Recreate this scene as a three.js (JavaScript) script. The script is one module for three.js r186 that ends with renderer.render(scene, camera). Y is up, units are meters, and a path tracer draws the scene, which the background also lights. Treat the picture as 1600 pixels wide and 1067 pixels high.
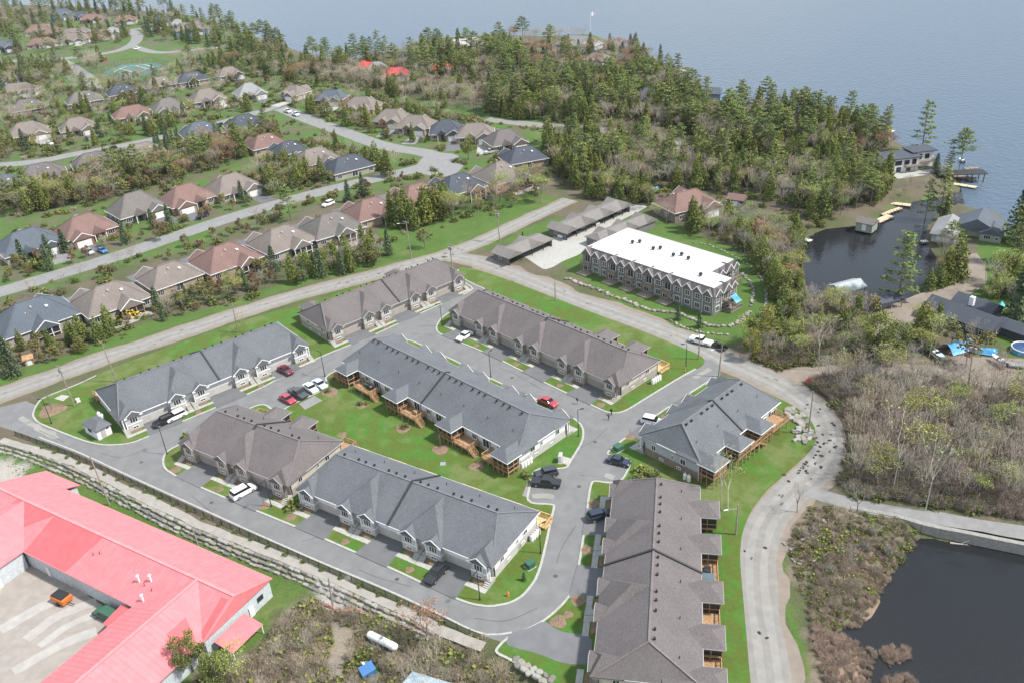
import * as THREE from 'three';
import { mergeGeometries } from 'three/addons/utils/BufferGeometryUtils.js';
import { MarchingCubes } from 'three/addons/objects/MarchingCubes.js';

// ---------------------------------------------------------------- camera, sky, sun, exposure
const scene = new THREE.Scene();
const CAM_H = 105, PITCH = THREE.MathUtils.degToRad(29), ROLL = THREE.MathUtils.degToRad(4);
const camera = new THREE.PerspectiveCamera(43, 1600 / 1067, 1, 9000);
camera.rotation.order = 'YXZ';
camera.position.set(0, CAM_H, 0);
camera.rotation.set(-PITCH, 0, -ROLL);
scene.add(camera);

const renderer = new THREE.WebGLRenderer({ antialias: true });
renderer.setSize(1024, 682);
renderer.toneMapping = THREE.LinearToneMapping;
renderer.toneMappingExposure = 2.18;
renderer.shadowMap.enabled = true;

let seed = 12345;
const rnd = () => { seed = (seed * 1664525 + 1013904223) >>> 0; return seed / 4294967296; };
const rr = (a, b) => a + (b - a) * rnd();
const pick = (a) => a[Math.floor(rnd() * a.length)];
const hash2 = (x, y, s) => { let h = (x * 374761393 + y * 668265263 + s * 2147483647) | 0; h = Math.imul(h ^ (h >>> 13), 1274126177); return ((h ^ (h >>> 16)) >>> 0) / 4294967296; };
const smooth = (t) => t * t * (3 - 2 * t);
const clamp = (v, a = 0, b = 1) => Math.min(b, Math.max(a, v));
const sstep = (a, b, v) => smooth(clamp((v - a) / (b - a)));
function vnoise(x, y, per, s) {
  const xi = Math.floor(x), yi = Math.floor(y), fx = smooth(x - xi), fy = smooth(y - yi), m = (v) => per ? ((v % per) + per) % per : v;
  const a = hash2(m(xi), m(yi), s), b = hash2(m(xi + 1), m(yi), s), c = hash2(m(xi), m(yi + 1), s), d = hash2(m(xi + 1), m(yi + 1), s);
  return a + (b - a) * fx + (c - a) * fy + (a - b - c + d) * fx * fy;
}
const fbm = (x, y, oct = 4, s = 1, per = 0) => { let v = 0, a = 0.5, t = 0; for (let o = 0; o < oct; o++) { v += a * vnoise(x, y, per, s + o); t += a; a *= 0.55; x *= 2; y *= 2; per *= 2; } return v / t; };

// the sky: bright broken cloud over pale blue, darker towards the zenith
{
  const W = 1024, Hh = 512, d = new Float32Array(W * Hh * 4);
  for (let j = 0; j < Hh; j++) {
    const el = ((j + 0.5) / Hh - 0.5) * Math.PI, y = Math.sin(el);
    for (let i = 0; i < W; i++) {
      const az = ((i + 0.5) / W - 0.5) * 2 * Math.PI, k = (j * W + i) * 4;
      const up = clamp(y), t = Math.pow(up, 0.55);
      let r = 0.78 - 0.48 * t, g = 0.87 - 0.44 * t, b = 0.98 - 0.37 * t;
      const q = 1 / (up + 0.22), cx = Math.cos(az) * Math.cos(el) * q, cz = Math.sin(az) * Math.cos(el) * q;
      const c = sstep(0.44, 0.66, fbm(cx * 1.5 + 40, cz * 1.5 + 40, 5, 7)) * 0.8;
      r += (0.98 - r) * c; g += (1.0 - g) * c; b += (1.01 - b) * c;
      if (y < 0) { r = 0.30; g = 0.31; b = 0.28; }
      d[k] = r * 0.68; d[k + 1] = g * 0.68; d[k + 2] = b * 0.67; d[k + 3] = 1;
    }
  }
  const sky = new THREE.DataTexture(d, W, Hh, THREE.RGBAFormat, THREE.FloatType);
  sky.mapping = THREE.EquirectangularReflectionMapping; sky.magFilter = sky.minFilter = THREE.LinearFilter; sky.needsUpdate = true;
  scene.background = sky; scene.environment = sky;
}
const sun = new THREE.DirectionalLight(new THREE.Color(1.0, 0.955, 0.885), 3.15);
sun.position.set(0.97 * 300, 1.33 * 300, 0.235 * 300 - 200);
sun.target.position.set(0, 0, -200);
sun.castShadow = true; sun.shadow.radius = 9; sun.shadow.mapSize.set(4096, 4096);
Object.assign(sun.shadow.camera, { left: -260, right: 260, top: 260, bottom: -260, near: 10, far: 1200 });
scene.add(sun, sun.target);
scene.fog = new THREE.FogExp2(new THREE.Color(0.80, 0.86, 0.95), 0.00004);

// ---------------------------------------------------------------- from a pixel of the 1600 x 1067 photograph to a place on the ground
const FPX = 533.5 / Math.tan(THREE.MathUtils.degToRad(21.5));
function ray(px, py) {
  let x = (px - 800) / FPX, y = -(py - 533.5) / FPX; const c = Math.cos(-ROLL), s = Math.sin(-ROLL);
  [x, y] = [c * x - s * y, s * x + c * y];
  return [x, y * Math.cos(PITCH) - Math.sin(PITCH), -(y * Math.sin(PITCH) + Math.cos(PITCH))];
}
function G(px, py, h = 0) { const d = ray(px, py), t = (h - CAM_H) / d[1]; return new THREE.Vector3(d[0] * t, h, d[2] * t); }
const GP = (list, h = 0) => { const o = []; for (let i = 0; i < list.length; i += 2) o.push(G(list[i], list[i + 1], h)); return o; };
const XZ = (list, h = 0) => GP(list, h).map((v) => [v.x, v.z]);
function inside(p, x, z) { let r = false; for (let i = 0, j = p.length - 1; i < p.length; j = i++) { const a = p[i], b = p[j]; if ((a[1] > z) !== (b[1] > z) && x < (b[0] - a[0]) * (z - a[1]) / (b[1] - a[1]) + a[0]) r = !r; } return r; }
function segDist(x, z, a, b) { const dx = b[0] - a[0], dz = b[1] - a[1], t = clamp(((x - a[0]) * dx + (z - a[1]) * dz) / (dx * dx + dz * dz + 1e-9)); return Math.hypot(x - a[0] - t * dx, z - a[1] - t * dz); }
const edgeDist = (p, x, z, closed = true) => { let m = 1e9; for (let i = closed ? 0 : 1; i < p.length; i++) m = Math.min(m, segDist(x, z, p[i], p[(i + p.length - 1) % p.length])); return m; };
function box2(p, pad = 0) { let a = 1e9, b = -1e9, c = 1e9, d = -1e9; for (const q of p) { a = Math.min(a, q[0]); b = Math.max(b, q[0]); c = Math.min(c, q[1]); d = Math.max(d, q[1]); } return [a - pad, b + pad, c - pad, d + pad]; }
const inBox = (b, x, z) => x > b[0] && x < b[1] && z > b[2] && z < b[3];

// ---------------------------------------------------------------- names, things, parts
const used = new Map();
function numbered(n) { const k = (used.get(n) ?? -1) + 1; used.set(n, k); return k ? n + '_' + String(k).padStart(3, '0') : n; }
function tag(o, label, category, group) { o.userData.label = label; o.userData.category = category; if (group) o.userData.group = group; return o; }
function thing(name, label, category, pos, turn = 0, group) {
  const o = new THREE.Group(); o.name = numbered(name); scene.add(o);
  o.position.set(pos.x, pos.y, pos.z); o.rotation.y = turn; tag(o, label, category, group); return o;
}
function part(name, geo, mat, parent, pos, turn) {
  const m = new THREE.Mesh(geo, mat); m.name = parent === scene ? numbered(name) : name; m.castShadow = m.receiveShadow = true;
  if (pos) m.position.set(pos[0], pos[1], pos[2]); if (turn) m.rotation.y = turn; parent.add(m); return m;
}
function struct(name, geo, mat) { const m = part(name, geo, mat, scene); m.userData.kind = 'structure'; return m; }
function stuff(o, label, category) { o.userData.kind = 'stuff'; if (label) { o.userData.label = label; o.userData.category = category; } return o; }
function copyOf(proto, pos, turn, label, group, scale) {
  const base = proto.name.replace(/_\d{3}$/, ''), c = proto.clone(); c.name = numbered(base); scene.add(c);
  c.position.set(pos.x, pos.y, pos.z); c.rotation.y = turn; if (scale) c.scale.set(...(scale.length ? scale : [scale, scale, scale]));
  c.userData = { ...proto.userData }; if (label) c.userData.label = label; if (group) c.userData.group = group; return c;
}

// ---------------------------------------------------------------- a collector of faces; uv in metres from each face's main direction
class MB {
  constructor() { this.p = []; this.uv = []; }
  tri(a, b, c) {
    const n = [(b[1] - a[1]) * (c[2] - a[2]) - (b[2] - a[2]) * (c[1] - a[1]), (b[2] - a[2]) * (c[0] - a[0]) - (b[0] - a[0]) * (c[2] - a[2]), (b[0] - a[0]) * (c[1] - a[1]) - (b[1] - a[1]) * (c[0] - a[0])].map(Math.abs);
    const k = n[1] * 1.01 >= Math.max(n[0], n[2]) ? [0, 2] : n[0] > n[2] ? [2, 1] : [0, 1];
    for (const v of [a, b, c]) { this.p.push(v[0], v[1], v[2]); this.uv.push(v[k[0]], v[k[1]]); }
    return this;
  }
  quad(a, b, c, d) { return this.tri(a, b, c).tri(a, c, d); }
  poly(...v) { for (let i = 2; i < v.length; i++) this.tri(v[0], v[i - 1], v[i]); return this; }
  box(x, y, z, w, h, d, turn = 0) { // centre in x and z, from y up
    const c = Math.cos(turn), s = Math.sin(turn), q = (i, j, k) => { const a = i * w / 2, b = k * d / 2; return [x + a * c + b * s, y + (j > 0 ? h : 0), z - a * s + b * c]; };
    const a = q(-1, 0, 1), b = q(1, 0, 1), e = q(1, 0, -1), f = q(-1, 0, -1), A = q(-1, 1, 1), B = q(1, 1, 1), E = q(1, 1, -1), F = q(-1, 1, -1);
    return this.quad(a, b, B, A).quad(b, e, E, B).quad(e, f, F, E).quad(f, a, A, F).quad(A, B, E, F).quad(f, e, b, a);
  }
  bar(a, b, w, h = w) { // a square bar between two points
    const A = new THREE.Vector3(...a), d = new THREE.Vector3(...b).sub(A), l = d.length(); d.normalize();
    const s = Math.abs(d.y) > 0.95 ? new THREE.Vector3(1, 0, 0) : new THREE.Vector3(0, 1, 0), u = new THREE.Vector3().crossVectors(d, s).normalize().multiplyScalar(w / 2), v = new THREE.Vector3().crossVectors(u, d).normalize().multiplyScalar(h / 2);
    const q = (i, j, k) => { const r = A.clone().addScaledVector(d, k * l).addScaledVector(u, i).addScaledVector(v, j); return [r.x, r.y, r.z]; };
    const c = [[-1, -1], [1, -1], [1, 1], [-1, 1]];
    for (let i = 0; i < 4; i++) { const m = c[i], n = c[(i + 1) % 4]; this.quad(q(...m, 0), q(...m, 1), q(...n, 1), q(...n, 0)); }
    return this.quad(q(-1, -1, 0), q(1, -1, 0), q(1, 1, 0), q(-1, 1, 0)).quad(q(-1, 1, 1), q(1, 1, 1), q(1, -1, 1), q(-1, -1, 1));
  }
  rod(a, b, r0, r1 = r0, n = 5) { // a tapered round rod
    const A = new THREE.Vector3(...a), B = new THREE.Vector3(...b), d = B.clone().sub(A).normalize();
    const s = Math.abs(d.y) > 0.9 ? new THREE.Vector3(1, 0, 0) : new THREE.Vector3(0, 1, 0), u = new THREE.Vector3().crossVectors(d, s).normalize(), v = new THREE.Vector3().crossVectors(d, u);
    const q = (P, r, i) => { const t = i / n * 2 * Math.PI, e = P.clone().addScaledVector(u, Math.cos(t) * r).addScaledVector(v, Math.sin(t) * r); return [e.x, e.y, e.z]; };
    for (let i = 0; i < n; i++) { this.quad(q(A, r0, i), q(A, r0, i + 1), q(B, r1, i + 1), q(B, r1, i)); if (n > 3) this.tri([B.x, B.y, B.z], q(B, r1, i), q(B, r1, i + 1)); }
    return this;
  }
  // hip or gable roof over x0..x1, z0..z1 with its ridge along x: iL, iR are how far the ridge stops short of each end (0 = gable)
  hip(x0, x1, z0, z1, y, rise, iL, iR, zr = (z0 + z1) / 2, t = 0.2) {
    const a = [x0, y, z1], b = [x1, y, z1], c = [x1, y, z0], d = [x0, y, z0], L = [x0 + iL, y + rise, zr], R = [x1 - iR, y + rise, zr], dn = (v) => [v[0], v[1] - t, v[2]];
    this.quad(a, b, R, L).quad(c, d, L, R); this.tri(b, c, R); this.tri(d, a, L);
    this.quad(dn(a), dn(b), b, a).quad(dn(b), dn(c), c, b).quad(dn(c), dn(d), d, c).quad(dn(d), dn(a), a, d).quad(dn(d), dn(c), dn(b), dn(a));
    return this;
  }
  // the same with its ridge along z; iB at the back (z0), iF at the front (z1)
  hipz(x0, x1, z0, z1, y, rise, iB, iF, t = 0.2, xr = (x0 + x1) / 2) {
    const a = [x0, y, z1], b = [x1, y, z1], c = [x1, y, z0], d = [x0, y, z0], Fp = [xr, y + rise, z1 - iF], Bp = [xr, y + rise, z0 + iB], dn = (v) => [v[0], v[1] - t, v[2]];
    this.quad(b, c, Bp, Fp).quad(d, a, Fp, Bp).tri(a, b, Fp).tri(c, d, Bp);
    this.quad(dn(a), dn(b), b, a).quad(dn(b), dn(c), c, b).quad(dn(c), dn(d), d, c).quad(dn(d), dn(a), a, d).quad(dn(d), dn(c), dn(b), dn(a));
    return this;
  }
  caps(x0, x1, z0, z1, y, rise, iL, iR, zr = (z0 + z1) / 2) { // the strips of shingle along a hip roof's ridge and hips
    const L = [x0 + iL, y + rise + 0.03, zr], R = [x1 - iR, y + rise + 0.03, zr]; this.bar(L, R, 0.34, 0.07);
    for (const [c, k] of [[[x0, y, z1], L], [[x0, y, z0], L], [[x1, y, z1], R], [[x1, y, z0], R]]) this.bar([c[0], c[1] + 0.03, c[2]], k, 0.3, 0.07); return this;
  }
  geo() {
    const g = new THREE.BufferGeometry(); g.setAttribute('position', new THREE.Float32BufferAttribute(this.p, 3)); g.setAttribute('uv', new THREE.Float32BufferAttribute(this.uv, 2)); g.computeVertexNormals(); return g;
  }
}
const shared = new Map();
const once = (key, make) => { if (!shared.has(key)) shared.set(key, make()); return shared.get(key); };
const boxGeo = (w, h, d) => once('box' + [w, h, d].map((v) => v.toFixed(2)), () => new MB().box(0, 0, 0, w, h, d).geo());

// ---------------------------------------------------------------- materials
function noiseTex(n, per, oct, lo, hi, s, shape) { // a grey tile, linear values
  const d = new Uint8Array(n * n * 4);
  for (let j = 0; j < n; j++) for (let i = 0; i < n; i++) {
    let v = fbm(i / n * per, j / n * per, oct, s, per); v = clamp((v - 0.5) * 1.9 + 0.5); if (shape) v = shape(v, i / n, j / n);
    const k = (j * n + i) * 4, q = Math.round(255 * clamp(lo + (hi - lo) * v)); d[k] = d[k + 1] = d[k + 2] = q; d[k + 3] = 255;
  }
  const t = new THREE.DataTexture(d, n, n); t.wrapS = t.wrapT = THREE.RepeatWrapping; t.magFilter = THREE.LinearFilter; t.minFilter = THREE.LinearMipmapLinearFilter; t.generateMipmaps = true; t.needsUpdate = true; return t;
}
function sized(tex, m) { const t = tex.clone(); t.repeat.set(1 / m, 1 / m); t.needsUpdate = true; return t; }
const grainA = noiseTex(512, 96, 4, 0.62, 1.0, 3, (v, x, y) => clamp(v * 0.8 + 0.62 * (fbm(x * 5, y * 5, 3, 91, 5) - 0.5) + 0.1)), grainB = noiseTex(512, 16, 6, 0.5, 1.0, 9), blotch = noiseTex(512, 8, 6, 0.55, 1.0, 21);
const soft = noiseTex(512, 24, 6, 0.82, 1.0, 33), softFine = noiseTex(512, 48, 5, 0.72, 1.0, 35);
const T = { shingle: sized(grainA, 13.7), concrete: sized(softFine, 12), asphalt: sized(soft, 40), gravel: sized(soft, 26), ground: sized(grainA, 21), metal: sized(soft, 23), brick: sized(grainA, 5), wood: sized(grainB, 3) };
const MEAN = { shingle: 0.8, concrete: 0.86, asphalt: 0.91, gravel: 0.91, ground: 0.8, metal: 0.91, brick: 0.8, wood: 0.75 };
function mat(r, g, b, tex, rough = 0.9, more = {}) {
  const k = tex ? 1 / MEAN[tex] : 1;
  return new THREE.MeshStandardMaterial({ color: new THREE.Color().setRGB(r * k, g * k, b * k), roughness: rough, map: tex ? T[tex] : null, side: THREE.DoubleSide, ...more });
}
const M = {
  greyRoof: mat(0.1, 0.106, 0.118, 'shingle'), brownRoof: mat(0.112, 0.098, 0.098, 'shingle'), darkRoof: mat(0.052, 0.06, 0.078, 'shingle'), tanRoof: mat(0.16, 0.135, 0.122, 'shingle'), redRoof: mat(0.16, 0.098, 0.085, 'shingle'), blueRoof: mat(0.075, 0.09, 0.112, 'shingle'), greenRoof: mat(0.125, 0.113, 0.106, 'shingle'), paleRoof: mat(0.21, 0.21, 0.215, 'shingle'),
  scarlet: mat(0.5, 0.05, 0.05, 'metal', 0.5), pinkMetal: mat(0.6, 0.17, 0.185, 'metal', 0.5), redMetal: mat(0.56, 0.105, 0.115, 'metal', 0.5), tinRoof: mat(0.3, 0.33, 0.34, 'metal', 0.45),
  whiteSiding: mat(0.62, 0.63, 0.65, 'concrete'), greySiding: mat(0.36, 0.38, 0.41, 'concrete'), tanSiding: mat(0.44, 0.4, 0.35, 'concrete'), slateSiding: mat(0.15, 0.148, 0.15, 'concrete'), blackSiding: mat(0.045, 0.05, 0.06, 'concrete'), blueSiding: mat(0.16, 0.25, 0.4, 'concrete'), sageSiding: mat(0.25, 0.27, 0.24, 'concrete'),
  stone: mat(0.3, 0.27, 0.245, 'brick'), brownStone: mat(0.21, 0.165, 0.14, 'brick'), paleStone: mat(0.4, 0.385, 0.37, 'brick'), tanBrick: mat(0.31, 0.235, 0.18, 'brick'), redBrick: mat(0.2, 0.1, 0.075, 'brick'), foundation: mat(0.34, 0.335, 0.32, 'concrete'),
  trim: mat(0.7, 0.7, 0.69), greyTrim: mat(0.36, 0.35, 0.34), darkTrim: mat(0.03, 0.03, 0.034, null, 0.6), brownTrim: mat(0.2, 0.165, 0.14),
  glass: mat(0.025, 0.03, 0.035, null, 0.08, { metalness: 0 }), screen: mat(0.02, 0.021, 0.022, null, 0.55),
  doorWhite: mat(0.66, 0.66, 0.66, null, 0.6), doorBrown: mat(0.17, 0.14, 0.12, null, 0.6),
  cedar: mat(0.33, 0.2, 0.108, 'wood'), freshWood: mat(0.56, 0.36, 0.17, 'wood'), paleWood: mat(0.5, 0.4, 0.28, 'wood'), oldWood: mat(0.23, 0.19, 0.155, 'wood'), poleWood: mat(0.24, 0.205, 0.175, 'wood'),
  asphalt: mat(0.152, 0.151, 0.153, 'asphalt'), darkAsphalt: mat(0.115, 0.116, 0.122, 'asphalt'), oldAsphalt: mat(0.195, 0.192, 0.19, 'gravel'), gravel: mat(0.205, 0.193, 0.178, 'gravel'), shoulder: mat(0.2, 0.165, 0.135, 'gravel'), concrete: mat(0.33, 0.322, 0.3, 'concrete'), paver: mat(0.3, 0.27, 0.25, 'concrete'),
  lawn: mat(0.058, 0.098, 0.024, 'ground'), mulch: mat(0.175, 0.118, 0.078, 'ground'), rock: mat(0.27, 0.258, 0.24, 'concrete'), rockDark: mat(0.15, 0.142, 0.13, 'concrete'), rockWarm: mat(0.23, 0.205, 0.175, 'concrete'),
  black: mat(0.018, 0.018, 0.02, null, 0.5), white: mat(0.75, 0.75, 0.75, null, 0.4), steel: mat(0.42, 0.43, 0.44, null, 0.4, { metalness: 0.6 }), green: mat(0.03, 0.1, 0.06, null, 0.6), orange: mat(0.6, 0.16, 0.03, null, 0.6), tarp: mat(0.07, 0.3, 0.56, null, 0.5), bin: mat(0.06, 0.16, 0.36, null, 0.5), yellow: mat(0.6, 0.45, 0.05, null, 0.6),
  tyre: mat(0.02, 0.02, 0.021), rim: mat(0.35, 0.35, 0.36, null, 0.35, { metalness: 0.5 }), lampGlass: mat(0.5, 0.5, 0.48, null, 0.2),
};
// ---------------------------------------------------------------- outlines of water, islands and planted areas (pixels of the photograph -> metres)
const WL = -2.0; // water level
const LAKE = XZ([-900, -30, -300, 2, 0, 7, 120, 11, 200, 16, 290, 23, 335, 33, 352, 44, 376, 54, 420, 62, 470, 82, 540, 96, 600, 88, 650, 66, 720, 58, 800, 56, 860, 58, 925, 54, 968, 70, 1004, 84, 1030, 96, 1040, 108, 1050, 118, 1090, 140, 1130, 158, 1180, 166, 1240, 172, 1300, 180, 1352, 196, 1388, 212, 1400, 222, 1440, 244, 1478, 262, 1502, 278, 1500, 300, 1478, 306, 1446, 312, 1425, 316, 1404, 322, 1378, 336, 1352, 352, 1330, 354, 1290, 358, 1256, 372, 1250, 396, 1256, 430, 1262, 458, 1300, 478, 1340, 484, 1395, 482, 1430, 468, 1462, 446, 1476, 420, 1462, 398, 1446, 376, 1452, 352, 1464, 334, 1500, 318, 1520, 326, 1556, 332, 1572, 346, 1580, 366, 1612, 380, 1900, 330, 2600, -60], WL);
const MARSH = XZ([1440, 838, 1600, 862, 1760, 886, 1800, 1200, 1330, 1200, 1352, 1060, 1350, 1040, 1332, 1000, 1300, 992, 1330, 972, 1357, 968, 1374, 940, 1362, 915, 1380, 888, 1402, 882, 1412, 856], WL);
const WALLTOP = [-60, 672, 0, 690, 30, 697, 110, 727, 190, 768, 300, 822, 400, 862, 480, 893, 560, 930, 640, 966, 700, 996, 760, 1018, 800, 1034, 860, 1062, 900, 1090];
const wt = GP(WALLTOP), LOWYARD = [...wt.map((p, i) => { const a = wt[Math.max(0, i - 1)], c = wt[Math.min(wt.length - 1, i + 1)], l = Math.hypot(c.x - a.x, c.z - a.z); return [p.x - (c.z - a.z) / l * 0.9, p.z + (c.x - a.x) / l * 0.9]; }), ...XZ([900, 1500, -900, 1500])];
const lakeBox = box2(LAKE, 30), marshBox = box2(MARSH, 30), yardBox = box2(LOWYARD, 10), LOW = -1.6;
function groundH(x, z) {
  let h = 0;
  for (const [p, b, s] of [[LAKE, lakeBox, 7], [MARSH, marshBox, 3]]) if (inBox(b, x, z)) {
    const e = edgeDist(p, x, z), q = inside(p, x, z) ? e : -e; if (q > -s) h = Math.min(h, q < 0 ? (WL + 0.05) * (1 + q / s) : Math.max(-4.5, WL + 0.05 - q * 0.22));
  }
  if (inBox(yardBox, x, z)) { const e = edgeDist(LOWYARD, x, z), q = inside(LOWYARD, x, z) ? e : -e; h = Math.min(h, LOW * sstep(-0.7, 0.8, q)); }
  return h;
}
const GL = (px, py) => G(px, py, LOW);

// islands of lawn inside kerbs: 0.12 m above the roads
const ISLAND = {
  centre: [257, 706, 252, 720, 255, 733, 273, 745, 329, 770, 400, 799.5, 501, 841, 602, 885.6, 703.6, 933.6, 736.5, 946, 766.9, 950, 799.7, 943.5, 820, 931, 838, 908, 846.8, 885.6, 855.7, 847.6, 862, 816, 867, 796, 868, 787, 824, 785.5, 830, 758, 836.7, 732.4, 886, 733.7, 893.6, 719.8, 911, 692, 914, 674, 908.8, 661.6, 893.6, 650, 840.5, 623.6, 779.5, 597, 711, 563, 650, 534.5, 636, 530, 620, 536, 560, 563, 504, 588, 514, 605, 452, 633, 440, 641, 428, 640.5, 415, 631, 398, 633, 340, 662, 290, 688],
  north: [680, 510, 682, 520, 700, 529, 758.8, 551.9, 858, 602.5, 914, 628.8, 941.7, 642.6, 955, 646.3, 968, 646, 982, 641, 1017.6, 618.6, 1068, 588, 1098, 572, 1102, 563, 1094, 555, 1053, 538, 1000, 516, 909, 483, 800, 440, 740, 420, 716, 418, 712, 430, 742, 447, 758, 452, 745, 462, 690, 495],
  west: [63, 622, 53, 636, 48, 650, 58, 662, 101, 679, 131.6, 690.7, 162, 697, 202.4, 694.5, 240, 679, 291, 656.5, 400, 611, 445.5, 587, 501, 557.8, 572, 530, 658, 490, 741, 454, 736, 447, 704, 430, 700, 415, 640, 426, 600, 434, 486, 472, 400, 495, 291, 532, 162, 580, 121, 600],
  east: [945.5, 711, 952, 702, 972, 687, 997, 669, 1040, 637.5, 1096, 602, 1116, 589, 1135, 588, 1160, 594, 1195, 612, 1251, 639, 1272, 661.6, 1277, 687, 1266, 706, 1225, 743, 1198, 766, 1172, 800, 1159, 835, 1156, 873, 1164, 961, 1173, 1067, 1180, 1130, 840, 1130, 862, 1072, 800, 1034, 770, 1020, 782, 1004, 800, 991, 825, 982, 850.6, 968, 876, 946, 893.6, 923.5, 902.5, 885.6, 911, 832, 916, 795, 921, 758, 927, 750, 954, 754, 972, 750, 987, 718.5],
};
const chaikin = (p, n = 1) => { for (let k = 0; k < n; k++) { const o = []; for (let i = 0; i < p.length; i++) { const a = p[i], b = p[(i + 1) % p.length]; o.push([a[0] * 0.8 + b[0] * 0.2, a[1] * 0.8 + b[1] * 0.2], [a[0] * 0.2 + b[0] * 0.8, a[1] * 0.2 + b[1] * 0.8]); } p = o; } return p; };
const ISL = {}; for (const k in ISLAND) ISL[k] = chaikin(XZ(ISLAND[k]), 2);

// a flat sheet over an outline
function sheet(p, y) {
  const v = p.map((q) => new THREE.Vector2(q[0], q[1])), f = THREE.ShapeUtils.triangulateShape(v, []), m = new MB();
  for (const [a, b, c] of f) { const A = v[a], B = v[b], C = v[c], q = (s) => [s.x, y, s.y]; ((B.x - A.x) * (C.y - A.y) - (B.y - A.y) * (C.x - A.x) > 0) ? m.tri(q(A), q(C), q(B)) : m.tri(q(A), q(B), q(C)); }
  return m;
}
function area(p) { let s = 0; for (let i = 0; i < p.length; i++) { const a = p[i], b = p[(i + 1) % p.length]; s += a[0] * b[1] - b[0] * a[1]; } return s / 2; }
function inset(p, d) { // each corner moved inwards
  const s = area(p) > 0 ? 1 : -1, n = p.length, o = [];
  for (let i = 0; i < n; i++) { const a = p[(i + n - 1) % n], c = p[(i + 1) % n]; let dx = c[0] - a[0], dz = c[1] - a[1]; const l = Math.hypot(dx, dz) || 1; o.push([p[i][0] - s * dz / l * d, p[i][1] + s * dx / l * d]); }
  return o;
}
function band(p, q, y, closed = true) { const m = new MB(); for (let i = 0; i < p.length - (closed ? 0 : 1); i++) { const j = (i + 1) % p.length; m.quad([p[i][0], y, p[i][1]], [p[j][0], y, p[j][1]], [q[j][0], y, q[j][1]], [q[i][0], y, q[i][1]]); } return m; }
const spline = (pts, step) => { const c = new THREE.CatmullRomCurve3(pts, false, 'centripetal'); return c.getSpacedPoints(Math.max(2, Math.round(c.getLength() / step))); };
const roadLines = [];
function ribbon(list, w, y, step = 2, wob = 0, h = 0) { // a road along a line of pixels
  const pts = spline(GP(list, h), step), m = new MB(), L = [], R = []; let s = 0; const uv = [];
  pts.forEach((p, i) => {
    const a = pts[Math.max(0, i - 1)], b = pts[Math.min(pts.length - 1, i + 1)], dx = b.x - a.x, dz = b.z - a.z, l = Math.hypot(dx, dz), ww = typeof w === 'function' ? w(i / (pts.length - 1)) : w;
    const n1 = ww / 2 + wob * (fbm(i * 0.31, 3.3, 3, 5) - 0.5) * 2, n2 = ww / 2 + wob * (fbm(i * 0.31, 9.3, 3, 8) - 0.5) * 2;
    L.push([p.x + dz / l * n1, p.z - dx / l * n1]); R.push([p.x - dz / l * n2, p.z + dx / l * n2]);
  });
  roadLines.push([pts.map((p) => [p.x, p.z]), (typeof w === 'function' ? w(0.5) : w) / 2]); return { geo: band(R, L, y, false).geo(), L, R, pts };
}

// coloured lawn, tiled over many metres
function lawnTex(n, metres, s) {
  const d = new Uint8Array(n * n * 4);
  for (let j = 0; j < n; j++) for (let i = 0; i < n; i++) {
    const u = i / n, v = j / n, big = fbm(u * 6, v * 6, 4, s, 6), mid = fbm(u * 24, v * 24, 3, s + 9, 24), fine = hash2(i, j, s) * 0.5 + fbm(u * 128, v * 128, 2, s + 4, 128) * 0.5;
    const dry = clamp(sstep(0.46, 0.7, big * 0.55 + mid * 0.45) * 0.85), f = 0.72 + 0.56 * fine, k = (j * n + i) * 4, lush = sstep(0.35, 0.6, mid);
    const r = (0.046 + 0.018 * (1 - lush)) * (1 - dry) + 0.11 * dry, g = (0.096 + 0.024 * lush) * (1 - dry) + 0.124 * dry, b = 0.012 * (1 - dry) + 0.042 * dry;
    d[k] = 255 * clamp(r * f * 4); d[k + 1] = 255 * clamp(g * f * 4); d[k + 2] = 255 * clamp(b * f * 4); d[k + 3] = 255;
  }
  const t = new THREE.DataTexture(d, n, n); t.wrapS = t.wrapT = THREE.RepeatWrapping; t.magFilter = THREE.LinearFilter; t.minFilter = THREE.LinearMipmapLinearFilter; t.generateMipmaps = true; t.repeat.set(1 / metres, 1 / metres); t.needsUpdate = true; return t;
}
M.turf = new THREE.MeshStandardMaterial({ color: new THREE.Color().setRGB(0.265, 0.262, 0.255), map: lawnTex(1024, 62, 31), roughness: 1, side: THREE.DoubleSide });

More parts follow.
